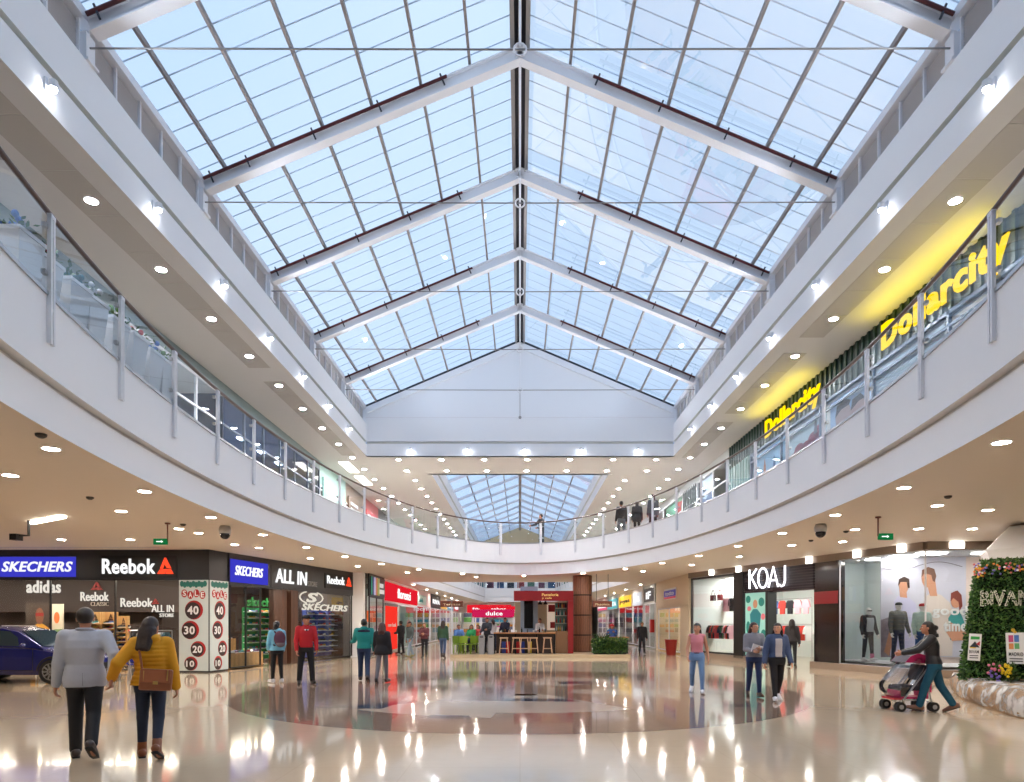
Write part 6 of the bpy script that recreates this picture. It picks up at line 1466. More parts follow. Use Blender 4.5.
# planters in a row behind the railing
pl_m = mat('planter_white', (236, 238, 242), .35); soil = mat('soil', (52, 38, 30), .9)
fl_cols = [((190,40,50),'red'), ((96,140,40),'lime green'), ((110,70,150),'violet'), ((60,110,190),'blue'), ((40,110,120),'teal'), ((214,214,220),'white'), ((170,60,110),'magenta'), ((80,130,60),'green')]
rp = random.Random(3)
for k, (px, py) in enumerate(((15,235),(36,259),(66,284),(85,300),(108,321),(128,336),(145,352),(158,362))):
    Y = 4.8*F/(VY-py); X = (px-VX)*Y/F; c, nm = fl_cols[[3,0,4,5,1,0,3,7][k]]
    e = empty('planter', (X, Y, ZF2), 'tapered white planter with %s plants behind the left railing, %s from near end' % (nm, ordw(k)), 'planter', 'tapered white planters behind the left railing')
    b = MB(); v = []
    for z, h in ((0, .13), (1.0, .22), (1.0, .235), (1.05, .235)): v += [(X-h, Y-h, ZF2+z), (X+h, Y-h, ZF2+z), (X+h, Y+h, ZF2+z), (X-h, Y+h, ZF2+z)]
    fs = [(3,2,1,0)] + [(4*i+q, 4*i+(q+1)%4, 4*i+4+(q+1)%4, 4*i+4+q) for i in range(3) for q in range(4)]; b.add(v, fs); build(b, 'pot', pl_m, e)
    b = MB(); b.box((X-.21, Y-.21, ZF2+1.0), (X+.21, Y+.21, ZF2+1.04)); build(b, 'soil', soil, e)
    b = MB()
    for q in range(60):
        p = Vector((X+rp.uniform(-.2,.2), Y+rp.uniform(-.2,.2), ZF2+1.04+abs(rp.gauss(0,.09)))); d = Vector((rp.uniform(-1,1), rp.uniform(-1,1), rp.uniform(.1,1))).normalized()*.09; sd = Vector((-d.y, d.x, 0)).normalized()*.025
        b.add([p, p+d*.5+sd, p+d, p+d*.5-sd], [(0,1,2,3)])
    build(b, 'leaves', mat('leaf_green', (58, 104, 48), .6), e, recalc=False)
    b = MB()
    for q in range(9): b.ball((X+rp.uniform(-.18,.18), Y+rp.uniform(-.18,.18), ZF2+1.1+rp.uniform(0,.14)), .045, 7, 5)
    build(b, 'blossoms', mat('bloom_%d_%d_%d' % c, c, .6), e)
# ---- right side: the long discount shop
yR = lambda y: 74.0 - y
sl_d = mat('dark_green_slat', (22, 40, 36), .4); sl_l = mat('grey_green_slat', (110, 140, 136), .4)
ua, ub = yR(28.7), yR(2.0); zf = H+6.55
e_w = empty('wall_slatted_fascia', UR.w(ua, 0, zf), kind='structure', label='dark green slatted fascia over the upper right shop')
ubox(UR, ua, ub, 0, .1, zf, ZS, 'panel', sl_d, parent=e_w, kind='structure')
b = UR.mb()
for k in range(int((ub-ua)/.3)): u = ua + .3*k; b.box((u, -.05, zf), (u+.09, 0, ZS))
build(b, 'slat', mat('slat_green', (34, 58, 50), .4), e_w, kind='structure')
ubox(UR, ua, yR(26.1), .0, .1, ZF2, zf, 'wall_slatted', sl_d, kind='structure')
b = UR.mb()
for k in range(8): u = ua + .33*k; b.box((u, -.06, ZF2), (u+.14, 0, zf))
build(b, 'trim_12', sl_l, kind='structure', label='grey green upright slats at the far end of the upper right shop')
yel = lamp('yellow_sign_light', (255, 206, 8), 1.1)
for y0, y1, lab in ((16.5, 12.2, 'big yellow Dollarcity sign nearest to us on the upper right shop'), (24.35, 19.9, 'yellow Dollarcity sign at the far end of the upper right shop')):
    u0, u1 = yR(y0), yR(y1); e = empty('shop_sign', UR.w((u0+u1)/2, -.2, H+6.6), lab, 'sign', 'yellow signs on the upper right shop')
    b = UR.mb(); add_text(b, 'Dollarcity', u0, H+6.52, u1-u0, .80, -.11, -.07, .032); build(b, 'lettering', yel, e)
    L = bpy.data.lights.new('sign_spill_fill', 'AREA'); L.shape = 'RECTANGLE'; L.size = u1-u0; L.size_y = .12; L.energy = 15; L.color = (1, .80, .02); lo = bpy.data.objects.new('sign_spill_fill', L); COL.objects.link(lo); lo.parent = e  # unseen lamp added before the letters to spill yellow onto the ceiling
    lo.location = UR.w((u0+u1)/2, -.5, H+7.0) - wloc(e); lo.rotation_euler = (PI, 0, PI/2)
uroom(UR, yR(26.1), ub, mat('discount_interior', (150, 170, 190), .5), 'of the yellow signs', depth=4, n=9, plev=14, zc=2.65)
upane(UR, yR(26.1), ub, ZF2+.05, zf, 'window_26', 'long glass front under the yellow signs', 8, mat('blue_frame', (72, 92, 116), .4))
def uposter(y0, y1, z0, z1, base, label, shapes):
    u0, u1 = yR(y0), yR(y1); e = empty('window_poster', UR.w((u0+u1)/2, .1, z0), label, 'poster'); ubox(UR, u0, u1, .08, .12, z0, z1, 'board', base, parent=e)
    for i, (nm, m, polys) in enumerate(shapes):
        b = UR.mb()
        for P in polys: b.prism([(u0+(u1-u0)*a, z0+(z1-z0)*c) for a, c in P], .07-.004*i, .08)
        build(b, nm, m, e)
pz = ZF2+1.45
uposter(25.9, 22.9, pz, zf-.1, mat('poster_sky_blue', (150, 190, 216), .5, emit=.15), 'pale blue window poster of a city skyline under the far yellow sign', [('printed_tower', mat('print_tower', (190, 110, 70), .5), [[(.3,.0),(.4,0),(.38,.5),(.35,.7),(.32,.5)]]), ('printed_hill', mat('print_green', (70, 140, 110), .5), [[(0,0),(.25,.2),(.5,.12),(.8,.25),(1,.1),(1,0)]]), ('printed_spire', mat('print_blue', (70, 110, 170), .5), [[(.6,.1),(.72,.1),(.66,.65)], [(.8,.1),(.9,.1),(.85,.45)]])])  # faint glow added to unlit window vinyl, here and on the next two
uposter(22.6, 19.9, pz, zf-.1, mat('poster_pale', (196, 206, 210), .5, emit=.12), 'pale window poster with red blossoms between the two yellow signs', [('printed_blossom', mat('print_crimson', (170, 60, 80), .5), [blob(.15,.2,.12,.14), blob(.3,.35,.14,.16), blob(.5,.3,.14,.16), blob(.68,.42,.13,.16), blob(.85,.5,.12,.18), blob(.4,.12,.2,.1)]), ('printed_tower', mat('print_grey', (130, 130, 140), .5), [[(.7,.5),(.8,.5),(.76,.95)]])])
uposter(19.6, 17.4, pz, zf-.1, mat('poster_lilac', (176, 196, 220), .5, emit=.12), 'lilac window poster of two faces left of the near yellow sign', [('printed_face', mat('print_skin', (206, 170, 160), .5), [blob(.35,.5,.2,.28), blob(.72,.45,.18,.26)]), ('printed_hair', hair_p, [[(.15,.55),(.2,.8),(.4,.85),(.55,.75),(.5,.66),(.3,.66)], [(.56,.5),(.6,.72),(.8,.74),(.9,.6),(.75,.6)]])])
e = empty('roller_shutter', UR.w(yR(15.7), .1, ZF2), 'half lowered roller shutter of pale slats under the near yellow sign', 'shutter')
for k in range(20): ubox(UR, yR(17.2), yR(14.3), .06, .09, ZF2+.95+.09*k, ZF2+1.025+.09*k, 'slat', mat('shutter_slat', (196, 206, 212), .4), parent=e)
# shops beyond on the right
segs = [(31.2, 28.7, (226,230,236), 7, 'white lit'), (34.0, 31.2, (200,214,226), 9, 'pale blue'), (37.0, 34.0, (60,72,76), 6, 'dark'), (42.0, 37.0, (150,206,170), 14, 'green'), (48.0, 42.0, (220,220,220), 14, 'pale'), (58.0, 48.0, (206,210,214), 14, 'light grey'), (74.0, 58.0, (214,206,200), 14, 'cream')]
for k, (y0, y1, c, pl, w_) in enumerate(segs):
    u0, u1 = yR(y0), yR(y1); uroom(UR, u0, u1, mat('upper_right_%d' % k, c, .5), 'in the far right upper row, %s along' % ordw(k), n=1, plev=pl)
    upane(UR, u0+.05, u1-.05, ZF2+.05, ZF2+3.4, 'window_27', 'upper shop front of the far right row', 1 if k < 4 else 3, steel_white)
    ubox(UR, u0, u1, -.03, .06, ZF2+3.4, ZS, 'wall_upper_fascia', mat('upper_right_fascia', (206, 212, 216), .5), kind='structure')
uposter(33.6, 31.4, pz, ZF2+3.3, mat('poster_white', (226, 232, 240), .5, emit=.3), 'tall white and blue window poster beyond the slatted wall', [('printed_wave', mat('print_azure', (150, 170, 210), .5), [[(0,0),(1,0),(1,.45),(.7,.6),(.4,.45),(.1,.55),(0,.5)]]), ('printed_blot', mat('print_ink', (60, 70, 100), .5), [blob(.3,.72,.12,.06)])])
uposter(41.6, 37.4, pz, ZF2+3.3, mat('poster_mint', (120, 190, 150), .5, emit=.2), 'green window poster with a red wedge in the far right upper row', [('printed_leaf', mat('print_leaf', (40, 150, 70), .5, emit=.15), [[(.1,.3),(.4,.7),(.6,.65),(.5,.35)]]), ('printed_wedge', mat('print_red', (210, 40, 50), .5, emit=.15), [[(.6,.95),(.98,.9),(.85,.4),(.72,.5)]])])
for k in range(8): ubox(UR, yR(36.8)+.36*k, yR(36.8)+.36*k+.1, -.06, 0, ZF2+.1, ZF2+3.4, 'wall_slat', mat('slat_dark_grey', (70, 84, 88), .4), kind='structure')
b = MB(); c = UR.w(yR(47), -1.0, ZF2); b.box((c.x-.05, c.y-.5, ZF2), (c.x+.05, c.y+.5, ZF2+.06)); b.box((c.x-.03, c.y-.6, ZF2+.3), (c.x+.03, c.y+.6, ZF2+1.3)); b.box((c.x-.04, c.y-.05, ZF2+.06), (c.x+.04, c.y+.05, ZF2+.3)); e = build(b, 'display_board', black, label='black display board with two white discs standing upstairs', cat='display')
b = MB()
for q in (-.3, .25): b.add([(c.x-.032, c.y+q+.22*math.cos(a), ZF2+.8+.3*math.sin(a)) for a in np.linspace(0, 2*PI, 15)[:-1]], [tuple(range(14))])
build(b, 'disc', wht, e)
# far end upstairs
b = MB(); b.box((-22, 84.8, 0), (22, 85, 14)); build(b, 'wall_back', white_wall, kind='structure')
b = MB(); b.box((-22.2, -8.8, 0), (-22, 85, 14)); build(b, 'wall_left', white_wall, kind='structure')
b = MB(); b.box((22, -8.8, 0), (22.2, 85, 14)); build(b, 'wall_right', white_wall, kind='structure')
b = MB(); b.box((-22, -8.8, 0), (22, -8.6, 14)); build(b, 'wall_front', white_wall, kind='structure')
EU = Frame((-9.3, 78.0), (9.0, 78.0)); uroom(EU, .1, EU.L-.1, mat('far_upper', (216, 220, 226), .5), 'across the far end', n=4, plev=14)
upane(EU, .1, EU.L-.1, ZF2+.05, ZF2+2.8, 'window_28', 'upper glass front across the far end', 8, steel_white)
ubox(EU, .1, EU.L-.1, -.03, .06, ZF2+2.8, ZS, 'wall_upper_fascia', white_wall, kind='structure')
rr = random.Random(9)
for k in range(14):
    u = 1.0+1.2*k; c = [(30,90,150),(20,40,60),(200,60,60),(70,140,120),(120,60,90)][k % 5]; e = empty('display_stand', EU.w(u, 1.0, ZF2), '%s display stand upstairs at the far end, %s from the left' % (('blue','dark','red','green','plum')[k % 5], ordw(k)), 'stand', 'display stands at the far end upstairs')
    ubox(EU, u-.4, u+.4, .8, 1.2, ZF2, ZF2+1.0+.5*(k % 3), 'stand_body', mat('stand_%d' % (k % 5), c, .5), parent=e); ubox(EU, u-.45, u+.45, .75, 1.25, ZF2+1.0+.5*(k % 3), ZF2+1.04+.5*(k % 3), 'stand_top', white, parent=e)
# ================================================================ cafe island on its platform
PY = 29.7
b = MB(); b.box((-3.1, PY, 0), (4.9, 36.6, .15)); build(b, 'platform', mat('platform_tile', (206, 184, 150), .35, noise=.05), label='low beige platform under the cafe island', cat='platform')
PZ = .15
# round column clad in wood panels
cx, cy, cr_ = 3.04, 32.65, .47
cw = mat('walnut_panel', (138, 92, 70), .35, wave=('X', 3, .72, 6))
e = empty('wall_column', (cx, cy, 0), kind='structure', label='round column clad in walnut panels with black bands')
zz = [.15, .97, 1.93, 2.90, ZC]
for k in range(4):
    b = MB()
    for q in range(6):
        a0 = PI/3*q+.2+.012; a1 = PI/3*(q+1)+.2-.012; n = 6; v = []
        for i in range(n+1):
            a = a0+(a1-a0)*i/n; v += [(cx+cr_*math.cos(a), cy+cr_*math.sin(a), zz[k]+.03), (cx+cr_*math.cos(a), cy+cr_*math.sin(a), zz[k+1]-.03)]
        b.add(v, [(2*i, 2*i+2, 2*i+3, 2*i+1) for i in range(n)])
    build(b, 'panel', cw, e, kind='structure', recalc=False)
b = MB(); b.lathe((cx, cy, 0), [(cr_-.012, PZ), (cr_-.012, ZC)], 32); build(b, 'core', mat('column_core', (24, 20, 18), .5), e, kind='structure')
redk = mat('kiosk_red', (150, 28, 32), .4); walnut = mat('walnut_front', (150, 108, 74), .45, wave=('X', 8, .6, 3))
# bar counter
e = empty('bar_counter', (.3, 30.9, PZ), 'long wooden bar counter of the cafe with open foot space', 'counter')
b = MB(); b.box((-1.2, 30.5, 1.06), (1.62, 31.1, 1.12)); build(b, 'counter_top', mat('oak_top', (186, 130, 82), .4, wave=('X', 4, .8)), e)
b = MB(); b.box((-1.1, 30.95, PZ), (1.62, 31.05, 1.06)); build(b, 'back_panel', mat('bar_dark', (70, 54, 48), .5), e)
for x in (-1.15, -.2, .75, 1.57): b = MB(); b.box((x-.03, 30.55, PZ), (x+.03, 30.61, 1.06)); build(b, 'leg', black, e)
for k, (x, c) in enumerate(((-.75,(60,80,160)),(-.55,(190,40,44)),(-.1,(190,40,44)),(.12,(40,60,140)),(.45,(214,180,60)))):
    b = MB(); b.box((x-.09, 30.80, PZ+.02), (x+.09, 30.94, PZ+.5)); b.box((x-.095, 30.79, PZ+.5), (x+.095, 30.945, PZ+.54)); build(b, 'crate', mat('crate_%d' % k, c, .5), label='%s crate under the bar counter' % ('blue', 'scarlet left', 'scarlet right', 'navy', 'yellow')[k], cat='crate')
def stool(x, y, lab):
    e = empty('bar_stool', (x, y, PZ), lab, 'stool', 'pale wooden stools at the bar'); m = mat('pale_beech', (206, 164, 128), .45)
    b = MB(); b.box((x-.19, y-.16, PZ+.70), (x+.19, y+.16, PZ+.75)); build(b, 'seat', m, e, bevel=.015)
    for sx in (-1, 1):
        for sy in (-1, 1): b = MB(); b.bar((x+sx*.14, y+sy*.12, PZ+.70), (x+sx*.21, y+sy*.18, PZ), .04, .035); build(b, 'leg', m, e)
    b = MB(); b.bar((x-.18, y-.155, PZ+.25), (x+.18, y-.155, PZ+.25), .03); b.bar((x-.18, y+.155, PZ+.25), (x+.18, y+.155, PZ+.25), .03); b.bar((x-.18, y-.155, PZ+.25), (x-.18, y+.155, PZ+.25), .03); b.bar((x+.18, y-.155, PZ+.25), (x+.18, y+.155, PZ+.25), .03); build(b, 'footrest', m, e)
for k, px in enumerate((504, 516.5, 524.5, 533.5, 547.5)): stool((px-VX)*30.2/F, 30.22, 'pale wooden bar stool at the bar counter, %s from the left' % ordw(k))
# things on the bar
cup = mat('cup_white', (230, 226, 220), .3)
for k in range(9):
    x = -1.0+.27*k; h = (.1, .24, .16)[k % 3]; b = MB()
    if k % 3 == 1: b.lathe((x, 30.75, 1.12), [(.035, 0), (.035, .15), (.012, .19), (.012, .24)], 10)
    else: b.lathe((x, 30.75, 1.12), [(.03, 0), (.045, h*.6), (.045, h)], 10)
    build(b, ('cup', 'bottle', 'jar')[k % 3], (cup, mat('bottle_dark', (40, 44, 40), .15), mat('jar_steel', (90, 90, 96), .3))[k % 3], label='%s on the bar counter, %s item from the left' % (('white cup', 'dark bottle', 'grey jar')[k % 3], ordw(k)), cat=('cup', 'bottle', 'jar')[k % 3], smooth=True)
# kiosk body: back wall with shelves, red frame and canopy sign
e = empty('cafe_kiosk', (1.0, 32.0, PZ), 'red framed cafe kiosk with canopy, bottle shelves and slatted wood base', 'kiosk')
b = MB(); b.box((-.28, 30.55, 2.56), (2.42, 30.7, 2.98)); build(b, 'canopy_sign', redk, e)
b = MB(); add_text(b, 'Pasteleria', 1.0, 2.78, .75, .12, 30.53, 30.55, .01); add_text(b, 'y cafe', 1.0, 2.63, .45, .1, 30.53, 30.55, .01); build(b, 'lettering', mat('gold_letter', (226, 190, 110), .5, emit=.4), e)
b = MB(); b.box((2.2, 30.75, PZ), (2.45, 31.6, 2.98)); build(b, 'side_wall', redk, e)
b = MB(); b.box((1.64, 30.8, PZ), (2.2, 31.5, 1.18)); build(b, 'slatted_base', walnut, e)
b = MB(); b.box((1.64, 31.45, 1.18), (2.2, 31.5, 2.5)); build(b, 'shelf_back', mat('shelf_back_teal', (96, 120, 116), .5), e)
for z in (1.55, 1.9, 2.25): b = MB(); b.box((1.66, 31.1, z-.02), (2.2, 31.45, z)); build(b, 'shelf_board', mat('pale_shelf', (214, 206, 190), .5), e)
b = MB(); b.box((-.25, 33.4, PZ), (2.4, 33.5, 2.6)); build(b, 'back_wall', mat('kiosk_back', (196, 176, 150), .5), e)
b = MB(); b.box((1.35, 33.2, 1.2), (2.1, 33.38, 2.5)); build(b, 'menu_board', mat('menu_cream', (232, 214, 196), .5, emit=.3), e)
b = MB(); b.box((1.4, 33.17, 2.1), (2.0, 33.2, 2.45)); b.box((1.5, 33.17, 1.3), (1.9, 33.2, 1.6)); build(b, 'menu_red', redk, e)
b = MB(); b.box((-.28, 30.6, 2.98), (2.45, 33.5, 3.02)); build(b, 'roof_panel', redk, e)
rb = random.Random(5); bc = [(60,120,110),(150,60,50),(200,160,80),(60,60,80),(190,190,180)]
for r, z in enumerate((1.18, 1.55, 1.9, 2.25)):
    for k in range(6):
        x = 1.71+.085*k; c = rb.randrange(5); b = MB(); b.lathe((x, 31.25, z), [(.03, 0), (.03, .14), (.011, .19), (.011, .24)], 8); build(b, 'bottle', mat('bottle_%d' % c, bc[c], .2), label='bottle in the kiosk shelves, row %s up, %s from the left' % (ordw(r), ordw(k)), cat='bottle', group='bottles in the kiosk shelves', smooth=True)
# screen pillar
e = empty('screen_pillar', (.55, 32.2, PZ), 'grey pillar with a tall black screen behind the bar', 'screen'); 
b = MB(); b.box((.02, 32.15, PZ), (.85, 32.55, 3.3)); build(b, 'pillar_body', mat('blue_grey_steel', (150, 162, 180), .4), e)
b = MB(); b.box((.2, 32.1, 1.3), (.62, 32.15, 3.1)); build(b, 'screen', mat('screen_black', (12, 12, 16), .15), e)
for k, x in enumerate((.95, 1.2)):
    e = empty('pendant_lamp', (x, 31.6, 2.45), 'small dark pendant lamp under the kiosk canopy, %s one' % ('left', 'right')[k], 'lamp', 'pendant lamps under the kiosk canopy')
    b = MB(); b.tube([(x, 31.6, 2.58), (x, 31.6, 2.98)], .008, 5); build(b, 'cord', black, e); b = MB(); b.lathe((x, 31.6, 2.42), [(.11, 0), (.1, .05), (.03, .16)], 12); build(b, 'lamp_shade', black, e)
# bins
for k, px in enumerate((481.7, 491)):
    x = (px-VX)*30.1/F; e = empty('litter_bin', (x, 30.1, PZ), 'tall grey litter bin at the cafe edge, %s one' % ('left', 'right')[k], 'bin', 'grey litter bins'); g_ = mat('bin_grey', (150, 148, 150), .4)
    b = MB(); b.box((x-.13, 29.95, PZ), (x+.13, 30.25, PZ+.72)); build(b, 'bin_body', g_, e, bevel=.01); b = MB(); b.prism([(-.14+x, PZ+.72), (x+.14, PZ+.72), (x+.1, PZ+.86), (x-.1, PZ+.86)], 29.94, 30.26); build(b, 'bin_hood', g_, e)
    b = MB(); b.box((x-.07, 29.92, PZ+.75), (x+.07, 29.95, PZ+.8)); build(b, 'bin_slot', black, e)
# green chairs and tables
lime = mat('lime_plastic', (120, 150, 40), .4)
def chair(x, y, rz, label, group, m, arms=False, legm=None, z0=PZ):
    e = empty('chair', (x, y, z0), label, 'chair', group); R_ = Matrix.Translation((x, y, z0)) @ Matrix.Rotation(rz, 4, 'Z'); lm = legm or m
    b = MB(R_); b.box((-.21, -.2, .42), (.21, .2, .46)); build(b, 'seat', m, e, bevel=.015)
    v = []; n = 8; b = MB(R_)
    for i in range(n+1):
        a = -1.15+2.3*i/n; sx, sy = .235*math.sin(a), -.235*math.cos(a)
        for z, q in ((.50, 1), (.82, 1.08), (.82, 1.0), (.50, .92)): v.append((sx*q, sy*q+.02, z))
    b.add(v, [(4*i+q, 4*i+(q+1)%4, 4*i+4+(q+1)%4, 4*i+4+q) for i in range(n) for q in range(4)] + [(0,3,2,1), (4*n,4*n+1,4*n+2,4*n+3)]); build(b, 'backrest', m, e)
    for sx in (-1, 1):
        for sy in (-1, 1): b = MB(R_); b.bar((sx*.17, sy*.16, .43), (sx*.2, sy*.2, 0), .03); build(b, 'leg', lm, e)
    for sx in (-1, 1): b = MB(R_); b.bar((sx*.15, -.19, .44), (sx*.17, -.21, .55), .03); build(b, 'back_strut', lm, e)
    return e
def cafe_table(x, y, label, z0=PZ, top=mat('table_oak', (186, 140, 92), .4)):
    e = empty('cafe_table', (x, y, z0), label, 'table', 'cafe tables'); b = MB(); b.box((x-.35, y-.35, z0+.72), (x+.35, y+.35, z0+.75)); build(b, 'tabletop', top, e)
    b = MB(); b.tube([(x, y, z0+.02), (x, y, z0+.72)], .03, 8); build(b, 'pedestal', black, e); b = MB(); b.box((x-.22, y-.22, z0), (x+.22, y+.22, z0+.02)); build(b, 'foot', black, e)
for k, (x, y, a) in enumerate(((-2.85,30.3,.3), (-2.5,30.1,-.5), (-2.05,30.4,.2), (-2.9,31.7,2.8), (-2.3,31.8,3.3), (-2.75,33.6,.1), (-2.1,33.5,3.0))): chair(x, y, a, 'lime green plastic cafe chair, %s of the group by the left post' % ordw(k), 'lime green cafe chairs', lime)
cafe_table(-2.6, 31.0, 'small oak cafe table among the front lime chairs'); cafe_table(-2.0, 31.1, 'small oak cafe table next to the litter bins'); cafe_table(-2.45, 33.0, 'small oak cafe table behind the other lime chairs')
# sign posts
for x, lab, px0, px1, tx, py in ((-3.1, 'thin white post with a brown hanging sign left of the cafe', 440.5, 463, 'Terraza', 30.0), (4.0, 'brown hanging sign board right of the walnut column', 592.6, 612, 'Plazoleta', 31.5)):
    e = empty('hanging_sign', ((px0+px1-2*VX)/2*py/F, py, 2.2), lab, 'sign', 'brown hanging signs'); k_ = py/F
    b = MB(); b.box(((px0-VX)*k_, py-.03, H+16*k_), ((px1-VX)*k_, py+.03, H+22*k_)); build(b, 'sign_board', mat('rust_board', (112, 56, 40), .5), e)
    b = MB(); add_text(b, tx, (px0-VX)*k_+.12, H+17.6*k_, (px1-px0)*k_-.24, .1, py-.045, py-.03, .01); build(b, 'lettering', mat('cream_letter', (226, 206, 170), .5), e)
    if x < 0: b = MB(); b.box((-3.09, py-.03, PZ), (-3.03, py+.03, H+22*k_)); build(b, 'post', steel_white, e)
    else:
        for q in (.2, .8): xx = ((px0+(px1-px0)*q)-VX)*k_; b = MB(); b.tube([(xx, py, H+22*k_), (xx, py, ZC)], .012, 5); build(b, 'hanger', black, e)
# plant box right of the column
def leafy(b, lo, hi, n, L, rnd, up=.4):
    for q in range(n):
        p = Vector((rnd.uniform(lo[0], hi[0]), rnd.uniform(lo[1], hi[1]), rnd.uniform(lo[2], hi[2]))); d = Vector((rnd.uniform(-1,1), rnd.uniform(-1,1), rnd.uniform(-.4,1)+up)).normalized()*L*rnd.uniform(.6,1.2)
        s_ = d.cross(Vector((rnd.uniform(-1,1), rnd.uniform(-1,1), rnd.uniform(-1,1)))).normalized()*L*.22
        b.add([p, p+d*.5+s_, p+d, p+d*.5-s_], [(0,1,2,3)], rnd.randrange(3))
rl = random.Random(11); leafm = [mat('leaf_a', (60, 96, 36), .55), mat('leaf_b', (38, 70, 30), .55), mat('leaf_c', (92, 120, 48), .55)]
x0, x1 = (594-VX)*30.1/F, (626-VX)*30.1/F
e = empty('plant_trough', ((x0+x1)/2, 30.1, PZ), 'long trough of dense green plants on the platform edge right of the column', 'planter')
b = MB(); b.box((x0, 30.0, PZ), (x1, 30.35, PZ+.18)); build(b, 'trough', mat('trough_dark', (44, 40, 36), .6), e)
b = MB(); leafy(b, (x0-.05, 29.85, PZ+.02), (x1, 30.35, PZ+.68), 2400, .15, rl); build(b, 'foliage', leafm, e, recalc=False)
b = MB(); px = x0+.25; 
for q in range(9):
    a = -.9+.25*q; pts = [(px+.02*q, 30.1, PZ+.3), (px+.02*q+.25*math.sin(a), 30.1, PZ+.8), (px+.02*q+.5*math.sin(a), 30.05, PZ+.95)]; b.tube(pts, [.012, .03, .004], 5)
build(b, 'tall_leaf', leafm[1], e)
e = empty('counter_ledge', ((x0+x1)/2+.2, 30.6, PZ), 'narrow wooden ledge behind the plant trough on a black post', 'counter'); b = MB(); b.box((x0+.3, 30.45, .87), (x1+.2, 30.8, .92)); build(b, 'ledge_top', mat('oak_top', (186, 130, 82), .4), e)
for x in (x0+.35, x1+.1): b = MB(); b.box((x-.05, 30.5, PZ), (x+.05, 30.6, .87)); build(b, 'post', black, e)
# seated guests
def sit(x, y, deg, label, sex, tp, tr, hr, arms=None): return person((x, y, PZ), 1.64, deg, label, sex, ((84, 86), (80, 84)), arms or (('fk', 30, 8, 60, 20), ('fk', 28, 8, 60, 20)), tp, tr, (40, 36, 36), hr, vx=.024, seat=.47)
sit(-2.9, 31.65, 200, 'guest in a blue shirt seated at the front cafe table', 'm', ('sweater', (70, 110, 170)), ('denim', (50, 56, 80)), ('short', (30, 24, 22)))
sit(-2.3, 31.75, 170, 'guest in a green shirt seated beside the guest in blue', 'f', ('sweater', (30, 140, 80)), ('denim', (50, 56, 80)), ('long', (40, 28, 26)))
sit(-2.1, 33.45, 150, 'guest in a red top seated at the rear cafe table', 'f', ('sweater', (180, 60, 60)), ('denim', (40, 40, 60)), ('bun', (30, 24, 22)))
person((-1.55, 31.6, PZ), 1.66, 160, 'person in a dark jacket standing behind the litter bins', 'm', ((3, 0), (-3, 0)), (('fk', 30, 8, 60, 20), ('fk', 20, 8, 40)), ('jacket', (44, 46, 58)), ('fabric', (40, 40, 46)), (30, 30, 32), ('short', (26, 22, 22)), vx=.022)
person((.95, 32.0, PZ), 1.62, 180, 'barista in a white shirt behind the bar', 'f', ((3, 0), (-3, 0)), (('fk', 30, 8, 60, 20), ('fk', 28, 8, 60, 20)), ('sweater', (216, 210, 206)), ('fabric', (30, 30, 34)), (30, 30, 32), ('bun', (26, 22, 22)), vx=.022)
chair((606-VX)*32.4/F+.3, 32.4, 3.0, 'dark chair under the guest in blue behind the plant trough', None, mat('chair_dark', (50, 44, 42), .5))
g, I = sit((606-VX)*32.4/F+.3, 32.35, 165, 'guest in a blue shirt and red cap seated behind the plant trough', 'm', ('sweater', (62, 96, 170)), ('denim', (50, 56, 80)), ('short', (30, 24, 22)), (('fk', 60, 8, 50, 20), ('fk', 58, 8, 50, 20)))
c = I['Mw'] @ Vector(tuple(I['hc'])); b = MB(); b.lathe((c.x, c.y, c.z+.03), [(.098, 0), (.1, .03), (.08, .075), (.03, .09)], 12); build(b, 'cap', mat('cap_red', (190, 40, 60), .7), g)
# stalls behind
def stall(x0, x1, y, zs0, zs1, col, tx, label, seed):
    e = empty('market_stall', ((x0+x1)/2, y+1, 0), label, 'stall', 'stalls behind the cafe'); rs = random.Random(seed)
    b = MB(); b.box((x0, y, zs0), (x1, y+.1, zs1)); build(b, 'sign_board', col, e); b = MB(); add_text(b, tx, x0+(x1-x0)*.32, zs0+(zs1-zs0)*.25, (x1-x0)*.4, (zs1-zs0)*.5, y-.03, y, .02); build(b, 'lettering', WHT, e)
    for x in (x0+.06, x1-.06):
        for yy in (y+.05, y+2.2): b = MB(); b.box((x-.05, yy-.05, 0), (x+.05, yy+.05, zs0+.05)); build(b, 'post', steel_white, e)
    b = MB(); b.box((x0+.15, y+.2, 0), (x1-.15, y+.7, 1.0)); build(b, 'counter', mat('stall_counter', (222, 222, 226), .4), e)
    b = MB(); b.box((x0, y, zs1-.05), (x1, y+2.3, zs1)); build(b, 'roof', white, e)
    for k in range(7):
        w = (x1-x0-.4)/7; u = x0+.2+w*k; ci = rs.randrange(10); b = MB(); b.box((u+.03, y+.3, 1.0), (u+w-.03, y+.6, 1.12+rs.random()*.3)); b.box((u+.02, y+.29, 1.0), (u+w-.02, y+.61, 1.05)); build(b, 'stock_box', mat('stock_%d' % ci, PAL[ci], .6), label='box on the counter of the stall %s, %s from the left' % (('with the dulce sign', 'with the small red sign', 'with the flor sign')[seed], ordw(k)), cat='box', group='boxes on the stall counters')
stall(-3.0, -.35, 42.0, 1.9, 2.4, lamp('magenta_sign', (190, 30, 80), .8), 'dulce', 'market stall with a magenta sign behind the cafe', 0)
stall(-3.4, -.3, 56.0, 2.5, 2.95, redm, 'sabor', 'market stall with a red sign farther behind the cafe', 1)
stall(1.2, 3.4, 50.0, 2.2, 2.7, lamp('magenta_sign', (190, 30, 80), .8), 'flor', 'market stall with a magenta sign behind the walnut column', 2)
